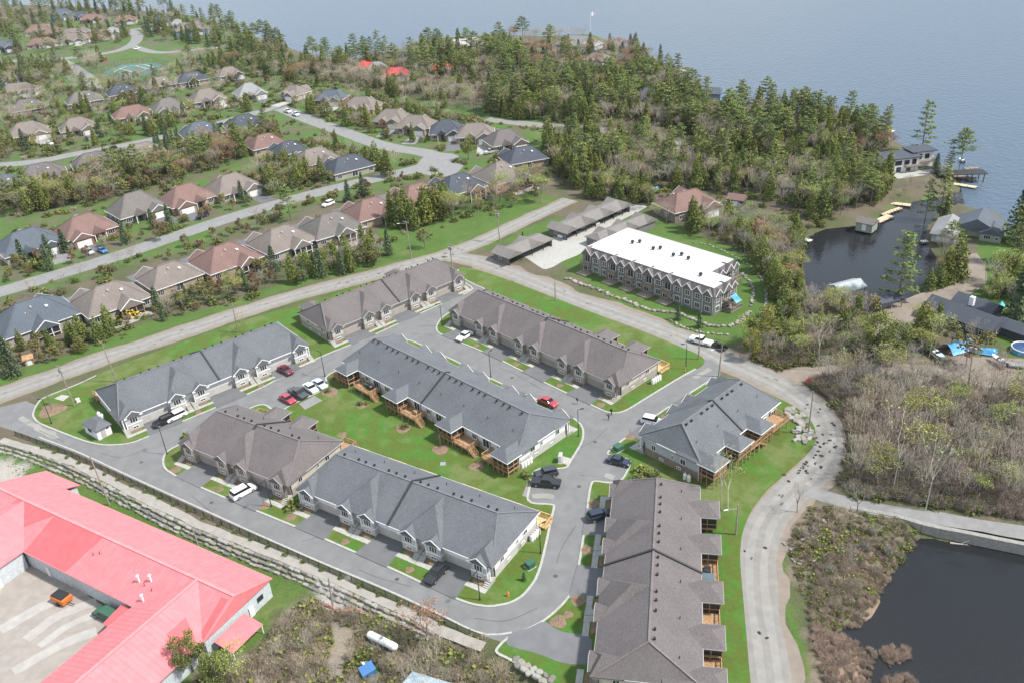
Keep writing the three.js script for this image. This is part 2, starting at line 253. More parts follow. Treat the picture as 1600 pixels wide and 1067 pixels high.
// what covers the ground away from the kerbed islands: [outline, colour, softness in metres]
const GREEN = [0.05, 0.096, 0.014], YARD = [0.068, 0.082, 0.03], LITTER = [0.088, 0.072, 0.048], SCRUB = [0.13, 0.105, 0.08], MOSS = [0.058, 0.066, 0.026], DIRT = [0.25, 0.2, 0.155], CRUSH = [0.4, 0.37, 0.335], REED = [0.17, 0.125, 0.085];
const COVER = [
  [[-300, 1200, -300, 560, 0, 470, 160, 430, 480, 330, 700, 270, 900, 250, 870, 190, 620, 150, 480, 120, 420, 70, 300, 20, -300, 60], YARD, 6],
  [[-40, 620, 0, 604, 130, 560, 300, 505, 440, 455, 700, 392, 790, 350, 880, 312, 840, 300, 730, 330, 640, 372, 500, 420, 430, 446, 330, 480, 240, 500, 130, 545, 0, 586], GREEN, 1.5],
  [[500, 440, 690, 385, 780, 345, 860, 316, 846, 296, 730, 322, 640, 350, 600, 352, 560, 400], GREEN, 2],
  [[-20, 640, 60, 606, 150, 575, 440, 478, 700, 408, 690, 396, 440, 462, 300, 512, 150, 560, 0, 612], GREEN, 1],
  [[735, 398, 770, 372, 860, 400, 900, 430, 1000, 500, 1090, 540, 1150, 542, 1188, 510, 1216, 470, 1206, 440, 1176, 404, 1130, 380, 1050, 350, 1000, 330, 900, 336, 830, 352, 770, 384], GREEN, 1.5],
  [[1100, 322, 1170, 312, 1190, 330, 1180, 350, 1120, 346], GREEN, 2],
  [[820, 205, 890, 200, 920, 212, 880, 245, 850, 262, 838, 236], GREEN, 2],
  [[455, 95, 478, 90, 482, 115, 460, 122], GREEN, 3], [[915, 50, 940, 50, 940, 62, 918, 66], GREEN, 3], [[1004, 90, 1034, 86, 1034, 100, 1006, 106], GREEN, 3],
  [[1330, 346, 1395, 316, 1460, 296, 1470, 306, 1420, 318, 1370, 340], GREEN, 2],
  [[1520, 330, 1560, 330, 1574, 350, 1600, 372, 1700, 420, 1700, 640, 1600, 580, 1570, 540, 1540, 500, 1510, 440, 1500, 450, 1530, 390], GREEN, 2],
  [[1450, 468, 1520, 430, 1540, 440, 1500, 480, 1450, 500], GREEN, 2],
  [[1190, 560, 1250, 590, 1290, 640, 1310, 700, 1300, 740, 1340, 780, 1600, 820, 1700, 700, 1700, 640, 1560, 590, 1480, 575, 1380, 520, 1250, 540], SCRUB, 5],
  [[1210, 800, 1240, 780, 1330, 790, 1440, 830, 1390, 890, 1380, 960, 1330, 1000, 1390, 1067, 1390, 1200, 1240, 1200, 1250, 1000, 1222, 900], SCRUB, 2],
  [[1213, 868, 1222, 860, 1236, 920, 1256, 1010, 1268, 1067, 1252, 1067, 1236, 1000, 1220, 930], GREEN, 0.6],
  [[1228, 905, 1290, 915, 1300, 960, 1270, 990, 1240, 960], MOSS, 2],
  [[1290, 985, 1345, 1000, 1352, 1067, 1300, 1067, 1275, 1030], REED, 2], [[1360, 880, 1400, 870, 1380, 960, 1350, 970], REED, 2],
  [[-300, 690, 0, 700, 60, 716, 200, 780, 300, 832, 420, 884, 500, 924, 480, 965, 440, 990, 400, 1067, 380, 1200, -300, 1400], GREEN, 1.5, 1],
  [[-300, 706, 0, 716, 40, 726, 40, 745, 10, 760, -300, 770], [0.27, 0.25, 0.225], 2, 1],
  [[430, 960, 480, 930, 540, 945, 620, 975, 700, 1010, 760, 1036, 830, 1067, 830, 1200, 280, 1200, 300, 1040, 400, 1010], SCRUB, 2, 1],
  [[498, 915, 545, 912, 540, 955, 510, 965, 496, 940], [0.27, 0.26, 0.25], 1.2, 1], [[520, 960, 555, 980, 545, 1067, 500, 1067], [0.19, 0.16, 0.125], 1.5, 1], [[556, 1020, 610, 1036, 600, 1067, 552, 1067], GREEN, 1.5, 1],
].map(([p, c, s, low]) => { const q = XZ(p, low ? LOW : 0); return [q, c, s, box2(q, s)]; });
const WOODS = [[[-600, 40, 300, -10, 420, 60, 640, 60, 900, 50, 1050, 100, 1130, 160, 1400, 210, 1480, 280, 1330, 360, 1260, 380, 1260, 470, 1190, 560, 1160, 410, 1000, 330, 900, 320, 880, 200, 640, 190, 500, 130, 380, 90, -600, 90]]].map(([p]) => { const q = XZ(p); return [q, box2(q, 10)]; });
function cover(x, z) {
  const n1 = fbm(x * 0.09 + 50, z * 0.09 + 50, 4, 11), n2 = fbm(x * 0.5 + 9, z * 0.5 + 9, 3, 17);
  let c = [...(n1 > 0.5 ? LITTER : MOSS)]; const t = sstep(0.4, 0.6, n1); for (let k = 0; k < 3; k++) c[k] = MOSS[k] + (LITTER[k] - MOSS[k]) * t;
  for (const [p, col, s, b] of COVER) if (inBox(b, x, z)) {
    const e = edgeDist(p, x, z), q = (inside(p, x, z) ? e : -e) + (n2 - 0.5) * s * 2.2; const w = sstep(-s * 0.5, s * 0.5, q); if (w <= 0) continue;
    let cc = col;
    if (col === YARD) { const k = sstep(0.49, 0.63, n1 * 0.5 + n2 * 0.5); cc = [GREEN[0] + (LITTER[0] - GREEN[0]) * k, GREEN[1] + (LITTER[1] - GREEN[1]) * k, GREEN[2] + (LITTER[2] - GREEN[2]) * k]; }
    else if (col === GREEN) { const k = sstep(0.52, 0.75, n1 * 0.6 + n2 * 0.4) * 0.7; cc = [0.05 + 0.05 * k, 0.096 + 0.016 * k, 0.013 + 0.025 * k]; }
    else if (col === SCRUB) { const k = sstep(0.45, 0.65, n2); cc = [SCRUB[0] * (1 - k) + MOSS[0] * k, SCRUB[1] * (1 - k) + MOSS[1] * k, SCRUB[2] * (1 - k) + MOSS[2] * k]; }
    for (let k = 0; k < 3; k++) c[k] += (cc[k] - c[k]) * w;
  }
  return c;
}
{ // the ground: one sheet, fine where the photograph looks closely, coarse towards the horizon
  const line = (lo, a, b, hi, st, grow) => { const o = []; let v = a; while (v <= b) { o.push(v); v += st; } let s = st; while (v < hi) { s *= grow; v += s; o.push(v); } v = a; s = st; const l = []; while (v > lo) { s *= grow; v -= s; l.push(v); } return [...l.reverse(), ...o]; };
  const xs = line(-2600, -125, 120, 2600, 1.1, 1.014), zs = line(-3200, -330, -60, 1200, 1.1, 1.012), nx = xs.length, nz = zs.length;
  const pos = new Float32Array(nx * nz * 3), col = new Float32Array(nx * nz * 3), uv = new Float32Array(nx * nz * 2), idx = [];
  for (let j = 0; j < nz; j++) for (let i = 0; i < nx; i++) {
    const k = j * nx + i, x = xs[i], z = zs[j], h = groundH(x, z), c = cover(x, z);
    pos[k * 3] = x; pos[k * 3 + 1] = h; pos[k * 3 + 2] = z; uv[k * 2] = x; uv[k * 2 + 1] = z;
    for (let q = 0; q < 3; q++) col[k * 3 + q] = c[q];
    if (i && j) { const a = k - nx - 1; idx.push(a, k - 1, k - nx, k - nx, k - 1, k); }
  }
  const g = new THREE.BufferGeometry(); g.setAttribute('position', new THREE.BufferAttribute(pos, 3)); g.setAttribute('color', new THREE.BufferAttribute(col, 3)); g.setAttribute('uv', new THREE.BufferAttribute(uv, 2)); g.setIndex(idx); g.computeVertexNormals();
  const m = new THREE.MeshStandardMaterial({ color: new THREE.Color().setRGB(1.4, 1.4, 1.4), vertexColors: true, map: T.ground, roughness: 1, side: THREE.DoubleSide });
  struct('ground', g, m);
}
{ // water
  const wave = noiseTex(512, 32, 3, 0, 1, 77), w1 = sized(wave, 46), w2 = sized(wave, 24);
  const lakeMat = new THREE.MeshPhysicalMaterial({ color: new THREE.Color().setRGB(0.06, 0.09, 0.128), roughness: 0.28, bumpMap: w1, bumpScale: 0.14, ior: 1.33 });
  const pondMat = new THREE.MeshPhysicalMaterial({ color: new THREE.Color().setRGB(0.016, 0.017, 0.019), roughness: 0.06, bumpMap: w2, bumpScale: 0.02, ior: 1.33 });
  const m = new MB().quad([-7000, WL, 1500], [7000, WL, 1500], [7000, WL, -8000], [-7000, WL, -8000]);
  struct('lake_water', m.geo(), lakeMat);
  struct('pond_water', sheet(XZ([1500, 285, 1508, 318, 1470, 345, 1490, 420, 1480, 460, 1430, 500, 1250, 500, 1230, 360, 1340, 330, 1400, 305], WL + 0.03), WL + 0.03).geo(), pondMat);
  struct('marsh_water', sheet(inset(MARSH, -4), WL + 0.03).geo(), pondMat);
}

// roads
const gravelMain = ribbon([-140, 664, 0, 616, 60, 595, 150, 563, 300, 514, 440, 468, 560, 436, 640, 413, 700, 397, 745, 380, 800, 354, 850, 331, 892, 312], (t) => 6.6 - 1.8 * t, 0.012, 2, 0.5);
struct('gravel_road', gravelMain.geo, M.gravel);
const gravelEast = ribbon([690, 398, 740, 407, 800, 427, 900, 467, 1000, 503, 1060, 526, 1120, 556, 1180, 582, 1240, 612, 1280, 650, 1292, 690, 1278, 730, 1235, 772, 1200, 815, 1184, 870, 1186, 940, 1196, 1010, 1206, 1080, 1212, 1130], (t) => 5.6 + 0.9 * Math.sin(t * 3), 0.008, 2, 0.35);
struct('gravel_road', gravelEast.geo, M.gravel);
struct('road_shoulder', ribbon([690, 398, 740, 407, 800, 427, 900, 467, 1000, 503, 1060, 526, 1120, 556, 1180, 582, 1240, 612, 1280, 650, 1292, 690, 1278, 730, 1235, 772, 1200, 815, 1184, 870, 1186, 940, 1196, 1010, 1206, 1080, 1212, 1130], (t) => 8.0 + 1.1 * Math.sin(t * 3), 0.004, 2, 1.7).geo, M.shoulder);
struct('road_shoulder', ribbon([-140, 664, 0, 616, 60, 595, 150, 563, 300, 514, 440, 468, 560, 436, 640, 413, 700, 397, 745, 380, 800, 354, 850, 331, 892, 312], (t) => 9.0 - 2.2 * t, 0.006, 2, 0.8).geo, M.shoulder);
struct('gravel_track', ribbon([1226, 590, 1250, 584, 1300, 580, 1380, 578, 1450, 580, 1520, 584, 1600, 592, 1700, 604], 6, 0.016, 2, 0.5).geo, M.shoulder);
struct('gravel_track', ribbon([1500, 582, 1560, 584, 1640, 590], 15, 0.02, 2, 1).geo, M.shoulder);
struct('gravel_track', ribbon([1400, 560, 1380, 520, 1400, 490, 1440, 470, 1490, 458, 1520, 440, 1518, 410, 1510, 396], 6, 0.02, 2, 0.6).geo, M.shoulder);
struct('gravel_lot', sheet(chaikin(XZ([1365, 500, 1400, 482, 1440, 476, 1450, 500, 1430, 530, 1400, 560, 1370, 545]), 2), 0.024).geo(), M.shoulder);
struct('causeway_road', ribbon([1240, 760, 1300, 778, 1360, 793, 1430, 804, 1500, 815, 1600, 832, 1720, 852], 3.5, 0.02, 2, 0.3).geo, M.oldAsphalt);
struct('gravel_road', ribbon([760, 186, 800, 191, 860, 197, 920, 202, 980, 206, 1030, 212, 1066, 226, 1074, 240, 1110, 242], 7, 0.012, 3, 0.6).geo, M.gravel);
const mainStreet = [-120, 486, 0, 456, 60, 438, 120, 420, 190, 398, 260, 374, 330, 350, 400, 328, 470, 308, 540, 290, 600, 276, 650, 264, 690, 252];
struct('street', ribbon(mainStreet, 8.6, 0.012, 2).geo, M.oldAsphalt);
struct('street', ribbon([700, 268, 690, 248, 660, 238, 620, 232, 586, 224, 550, 211, 510, 197, 480, 186, 456, 176, 436, 168], 8.6, 0.016, 2).geo, M.oldAsphalt);
struct('street', sheet(chaikin(XZ([640, 268, 668, 238, 712, 240, 728, 254, 716, 270, 690, 278]), 2), 0.02).geo(), M.oldAsphalt);
struct('street', ribbon([-60, 262, 0, 258, 60, 252, 120, 240, 200, 226, 280, 208, 330, 196, 400, 176, 436, 166], 8, 0.016, 3).geo, M.oldAsphalt);
struct('street', ribbon([-60, 108, 0, 98, 40, 94, 90, 92, 130, 88, 180, 80, 205, 70, 214, 56, 206, 46, 240, 44, 290, 46], 9, 0.016, 4).geo, M.oldAsphalt);
struct('street', ribbon([90, 92, 118, 108, 140, 124, 150, 140], 8, 0.02, 4).geo, M.oldAsphalt);
struct('street', ribbon([205, 72, 250, 82, 300, 78, 340, 74], 7, 0.012, 4).geo, M.oldAsphalt);
// the development's asphalt, under its islands
struct('asphalt_road', sheet(XZ([-60, 650, 40, 626, 70, 640, 300, 600, 560, 480, 700, 426, 780, 446, 1000, 540, 1092, 560, 1112, 562, 1128, 574, 1124, 592, 1100, 620, 1000, 700, 980, 740, 1000, 760, 930, 800, 910, 900, 880, 970, 806, 1006, 786, 1004, 754, 993, 691, 964, 600, 922, 500, 880, 400, 836, 301, 791, 200, 746, 120, 708, 30, 676, -40, 654]), 0.02).geo(), M.asphalt);
struct('kerb', (() => { const p = ribbon([60, 683, 120, 706, 200, 743, 301, 789, 400, 834, 500, 878, 600, 920, 691, 962, 740, 986, 762, 992, 786, 991, 800, 988.5], 0.36, 0.1, 2); const m = band(p.R, p.L, 0.1, false); for (const s of [p.L, p.R]) for (let i = 1; i < s.length; i++) m.quad([s[i - 1][0], 0, s[i - 1][1]], [s[i][0], 0, s[i][1]], [s[i][0], 0.1, s[i][1]], [s[i - 1][0], 0.1, s[i - 1][1]]); return m.geo(); })(), M.concrete);
for (const k in ISL) {
  const p = ISL[k], q = inset(p, 0.42), s = sheet(q, 0.12);
  struct('lawn', s.geo(), M.turf);
  const c = new MB(), dirt = new MB(), onLane = (v) => [gravelMain, gravelEast].some((r) => edgeDist(r.pts.map((w) => [w.x, w.z]), v[0], v[1], false) < 8.5);
  for (let i = 0; i < p.length; i++) { const j = (i + 1) % p.length, lane = onLane(p[i]) && onLane(p[j]), m = lane ? dirt : c, y = lane ? 0.11 : 0.135; m.quad([p[i][0], y, p[i][1]], [p[j][0], y, p[j][1]], [q[j][0], y, q[j][1]], [q[i][0], y, q[i][1]]); for (const e of [p, q]) m.quad([e[i][0], -0.05, e[i][1]], [e[j][0], -0.05, e[j][1]], [e[j][0], y, e[j][1]], [e[i][0], y, e[i][1]]); }
  if (dirt.p.length) struct('lawn_edge', dirt.geo(), M.turf);
  struct('kerb', c.geo(), M.concrete);
}
struct('gravel_pad', sheet(XZ([467, 631, 491, 618.6, 503.7, 626, 476, 640.6]), 0.132).geo(), M.oldAsphalt);
struct('gravel_pad', sheet(XZ([816, 775, 824, 755, 829, 756, 823, 777]), 0.132).geo(), M.oldAsphalt);
struct('parking_apron', sheet(chaikin(XZ([786, 386, 800, 392, 820, 402, 835, 412, 850, 422, 864, 418, 880, 408, 906, 398, 925, 382, 960, 350, 1008, 326, 1016, 318, 990, 318, 900, 352, 870, 366, 850, 384], 0), 1), 0.03).geo(), M.concrete);
// the works yard below the wall, with its wheel tracks
struct('gravel_yard', sheet(XZ([-200, 1200, -120, 800, 20, 838, 44, 872, 100, 908, 160, 946, 186, 976, 150, 1002, 80, 1055, -20, 1140], LOW), LOW + 0.03).geo(), mat(0.27, 0.24, 0.215, 'gravel'));
for (const l of [[60, 1010, 110, 975, 160, 955, 178, 945], [40, 1000, 90, 962, 150, 940], [0, 985, 60, 950, 120, 925, 150, 920], [20, 1050, 90, 1010, 150, 985]]) struct('wheel_track', ribbon(l, rr(1.6, 2.6), LOW + 0.036 + 0.004 * Math.floor(rr(0, 5)), 1.5, 0.5, LOW).geo, mat(0.33, 0.31, 0.29, 'gravel'));
{ // paler wheel tracks worn into the gravel
  const pale = mat(0.232, 0.222, 0.208, 'gravel'); for (const r of [gravelMain, gravelEast]) for (const o of [-1.25, 1.15]) { const L = [], R = []; r.pts.forEach((p, i) => { const a = r.pts[Math.max(0, i - 1)], c = r.pts[Math.min(r.pts.length - 1, i + 1)], l = Math.hypot(c.x - a.x, c.z - a.z), nx = (c.z - a.z) / l, nz = -(c.x - a.x) / l, w = 0.35 + 0.5 * fbm(i * 0.2, o * 9, 3, 14), k = o + 0.5 * (fbm(i * 0.12, o * 5 + 2, 2, 15) - 0.5); L.push([p.x + nx * (k + w), p.z + nz * (k + w)]); R.push([p.x + nx * (k - w), p.z + nz * (k - w)]); }); struct('wheel_track', band(R, L, 0.016, false).geo(), pale); }
}
{ // dark patches and pot-holes of the gravel roads
  const dark = mat(0.09, 0.085, 0.082, 'gravel'), spots = [];
  for (const [r, n] of [[gravelMain, 46], [gravelEast, 18]]) for (let k = 0; k < n; k++) { const i = 2 + Math.floor(rnd() * (r.pts.length - 4)), p = r.pts[i], q = r.pts[i + 1], o = rr(-1.6, 1.6), a = Math.atan2(q.z - p.z, q.x - p.x), w = rr(0.25, 0.8), h = rr(0.12, 0.3), c = []; for (let s = 0; s < 7; s++) { const t = s / 7 * 6.283, e = rr(0.7, 1.2); const x = Math.cos(t) * w * e, z = Math.sin(t) * h * e; c.push([p.x + Math.cos(a) * x - Math.sin(a) * (z + o), p.z + Math.sin(a) * x + Math.cos(a) * (z + o)]); } spots.push(sheet(c, 0.021).geo()); }
  struct('road_patch', mergeGeometries(spots), dark);
}
{ // covers, sand and mended strips on the townhouse streets
  const man = new THREE.CylinderGeometry(0.38, 0.38, 0.02, 16), man2 = mat(0.06, 0.06, 0.062, null, 0.6); for (const [x, y] of [[868, 900], [905, 760], [930, 690], [620, 905], [330, 785], [220, 722], [560, 548], [800, 590]]) { const m = struct('manhole_cover', man, man2), p = G(x, y); m.position.set(p.x, 0.03, p.z); }
  const crack = mat(0.075, 0.075, 0.078, 'asphalt'), sand = mat(0.235, 0.225, 0.205, 'gravel'), cr = [], sa = [];
  for (const l of [[300, 775, 330, 800, 338, 806], [470, 846, 500, 838], [560, 890, 590, 902, 640, 916], [740, 966, 790, 970, 840, 950], [870, 880, 876, 860, 900, 820], [905, 742, 930, 744], [905, 700, 925, 690, 950, 668], [640, 520, 680, 525], [780, 575, 800, 582, 850, 610], [150, 706, 190, 714, 230, 700], [60, 672, 100, 690], [470, 590, 520, 560]]) cr.push(ribbon(l, 0.13, 0.028, 1, 0.05).geo);
  for (const l of [[832, 776, 850, 774, 866, 776], [945, 742, 960, 746], [30, 652, 60, 668, 90, 684], [1085, 590, 1110, 576]]) sa.push(ribbon(l, 1.5, 0.026, 1, 0.9).geo);
  struct('road_crack', mergeGeometries(cr), crack); struct('road_sand', mergeGeometries(sa), sand);
}
// ---------------------------------------------------------------- windows, doors, decks used on every building
function winGeo(w, h, cols, rows) {
  return once(`win${w.toFixed(2)}_${h.toFixed(2)}_${cols}_${rows}`, () => {
    const m = new MB(), f = 0.1, d = 0.12;
    m.box(0, 0, 0, w, f, d).box(0, h - f, 0, w, f, d).box(-w / 2 + f / 2, f, 0, f, h - 2 * f, d).box(w / 2 - f / 2, f, 0, f, h - 2 * f, d);
    for (let i = 1; i < cols; i++) m.box(-w / 2 + i * w / cols, f, 0.01, 0.07, h - 2 * f, 0.08);
    for (let i = 1; i < rows; i++) m.box(0, i * h / rows - 0.03, 0.012, w - 2 * f, 0.05, 0.07);
    return m.geo();
  });
}
function addWindow(parent, x, y, z, w, h, turn, frame = M.trim, cols = 2, rows = 1) { // (x, y, z): middle of the sill on the wall's face
  const f = part('window', winGeo(w, h, cols, rows), frame, parent, [x, y, z], turn);
  part('pane', boxGeo(w - 0.16, h - 0.16, 0.05), M.glass, f, [0, 0.08, 0]); return f;
}
function addDoor(parent, name, x, y, z, w, h, turn, m) {
  const g = once(`door${name}${w}_${h}`, () => { const b = new MB().box(0, 0, 0, w, h, 0.1); if (name === 'garage_door') for (let i = 0; i < 4; i++) for (let j = 0; j < 4; j++) b.box(-w / 2 + (j + 0.5) * w / 4, 0.08 + i * h / 4, 0.06, w / 4 - 0.12, h / 4 - 0.12, 0.05); else b.box(0, 0.15, 0.06, w - 0.3, h * 0.4, 0.04).box(0, h * 0.52, 0.06, w - 0.3, h * 0.4, 0.04); return b.geo(); });
  return part(name, g, m, parent, [x, y, z], turn);
}
// a timber deck with boards, joists' rim, posts and railing, floor at height y; sides 'l', 'r', 'f' carry a railing; front towards +z
function addDeck(parent, x, y, z, w, d, wood, sides = 'lrf', turn = 0, stairs = 0) {
  const o = new THREE.Group(); o.name = 'deck'; o.position.set(x, 0, z); o.rotation.y = turn; parent.add(o);
  const n = Math.round(w / 0.42), b = new MB(); for (let i = 0; i < n; i++) b.box(-w / 2 + (i + 0.5) * w / n, y - 0.05, d / 2, w / n - 0.02, 0.05, d); b.box(0, y - 0.3, d / 2, w, 0.24, d - 0.06);
  part('deck_boards', b.geo(), wood, o);
  const p = new MB(); for (const i of [-1, 0, 1]) p.box(i * (w / 2 - 0.15), 0, d - 0.2, 0.16, y - 0.3, 0.16); part('deck_posts', p.geo(), wood, o);
  const r = new MB(), rail = (x0, z0, x1, z1) => {
    r.bar([x0, y + 1.0, z0], [x1, y + 1.0, z1], 0.14, 0.09).bar([x0, y + 0.12, z0], [x1, y + 0.12, z1], 0.06, 0.09);
    const l = Math.hypot(x1 - x0, z1 - z0), k = Math.max(2, Math.round(l / 0.28)); for (let i = 0; i <= k; i++) { const t = i / k; r.box(x0 + (x1 - x0) * t, y, z0 + (z1 - z0) * t, i % 5 ? 0.045 : 0.11, i % 5 ? 1.0 : 1.1, i % 5 ? 0.045 : 0.11); }
  };
  if (sides.includes('l')) rail(-w / 2 + 0.06, 0.1, -w / 2 + 0.06, d - 0.06);
  if (sides.includes('r')) rail(w / 2 - 0.06, 0.1, w / 2 - 0.06, d - 0.06);
  if (sides.includes('f')) rail(-w / 2 + 0.06, d - 0.06, w / 2 - 0.06, d - 0.06);
  if (sides) part('railing', r.geo(), wood, o);
  if (stairs) { // a flight along the front, going to the side given by its sign
    const s = new MB(), k = Math.max(3, Math.round(y / 0.2)), run = 0.27, sg = Math.sign(stairs), sx = sg * w / 2;
    for (let i = 0; i < k; i++) s.box(sx + sg * (i + 0.5) * run, y - (i + 1) * y / k, d - 0.65, run + 0.03, 0.05, 1.1);
    for (const zz of [d - 0.1, d - 1.2]) { s.bar([sx, y - 0.15, zz], [sx + sg * k * run, 0.02, zz], 0.06, 0.26); s.bar([sx, y + 0.95, zz], [sx + sg * k * run, 0.95, zz], 0.06, 0.1); for (let i = 0; i <= 3; i++) s.box(sx + sg * k * run * i / 3, Math.max(0, y - y * i / 3), zz, 0.09, 1, 0.09); }
    part('stairs', s.geo(), wood, o);
  }
  return o;
}
const ventGeo = once('vent', () => new MB().box(0, -0.15, 0, 0.34, 0.34, 0.34).geo()), pipeGeo = once('pipe', () => new MB().rod([0, -0.2, 0], [0, 0.55, 0], 0.07, 0.07, 6).geo());

// frame of a building from the pixels of its eave corners: front-left, front-right, rear-right, rear-left as seen from its front
function frameOf(c, h) {
  const q = []; for (let i = 0; i < 4; i++) q.push(c[i * 2] ? G(c[i * 2], c[i * 2 + 1], h) : null);
  if (!q[0]) q[0] = q[1].clone().add(q[3]).sub(q[2]); if (!q[1]) q[1] = q[0].clone().add(q[2]).sub(q[3]); if (!q[2]) q[2] = q[1].clone().add(q[3]).sub(q[0]); if (!q[3]) q[3] = q[0].clone().add(q[2]).sub(q[1]);
  const U = q[1].clone().sub(q[0]).add(q[2]).sub(q[3]); const turn = Math.atan2(-U.z, U.x); U.normalize(); const V = new THREE.Vector3(U.z, 0, -U.x);
  const L = (q[1].clone().sub(q[0]).dot(U) + q[2].clone().sub(q[3]).dot(U)) / 2, D = (q[3].clone().sub(q[0]).dot(V) + q[2].clone().sub(q[1]).dot(V)) / 2;
  const c0 = q[0].clone().add(q[1]).add(q[2]).add(q[3]).multiplyScalar(0.25); c0.y = 0;
  return { turn, L, D: Math.abs(D), pos: c0 };
}
const toWorld = (fr, x, z) => [fr.pos.x + x * Math.cos(fr.turn) + z * Math.sin(fr.turn), fr.pos.z - x * Math.sin(fr.turn) + z * Math.cos(fr.turn)];
function reach(poly, fr, x, z0, most = 26) { // how far along +z from the building's front to the kerb
  for (let d = 0; d < most; d += 0.1) { const w = toWorld(fr, x, z0 + d); if (!inside(poly, w[0], w[1])) return d; } return 6;
}
const footprints = []; // kept clear of trees
function driveSheet(fr, poly, x0, x1, z0, y, flare = 0.5) {
  const a = z0 + reach(poly, fr, x0 + 0.3, z0), b = z0 + reach(poly, fr, x1 - 0.3, z0), p = [[x0, z0], [x1, z0], [x1 + flare, b], [x0 - flare, a]].map(([x, z]) => toWorld(fr, x, z));
  return sheet(p, y);
}

const ringGeo = once('mulch', () => { const m = new MB(), n = 14; for (let i = 0; i < n; i++) { const a = i / n * 6.283, b = (i + 1) / n * 6.283, r0 = 0.95 + 0.12 * Math.sin(a * 3), r1 = 0.95 + 0.12 * Math.sin(b * 3); m.tri([0, 0.09, 0], [Math.cos(b) * r1, 0, Math.sin(b) * r1], [Math.cos(a) * r0, 0, Math.sin(a) * r0]); } return m.geo(); });
const saplingSpots = [];
M.greyCap = mat(0.13, 0.136, 0.148, 'shingle'); M.brownCap = mat(0.145, 0.128, 0.126, 'shingle');

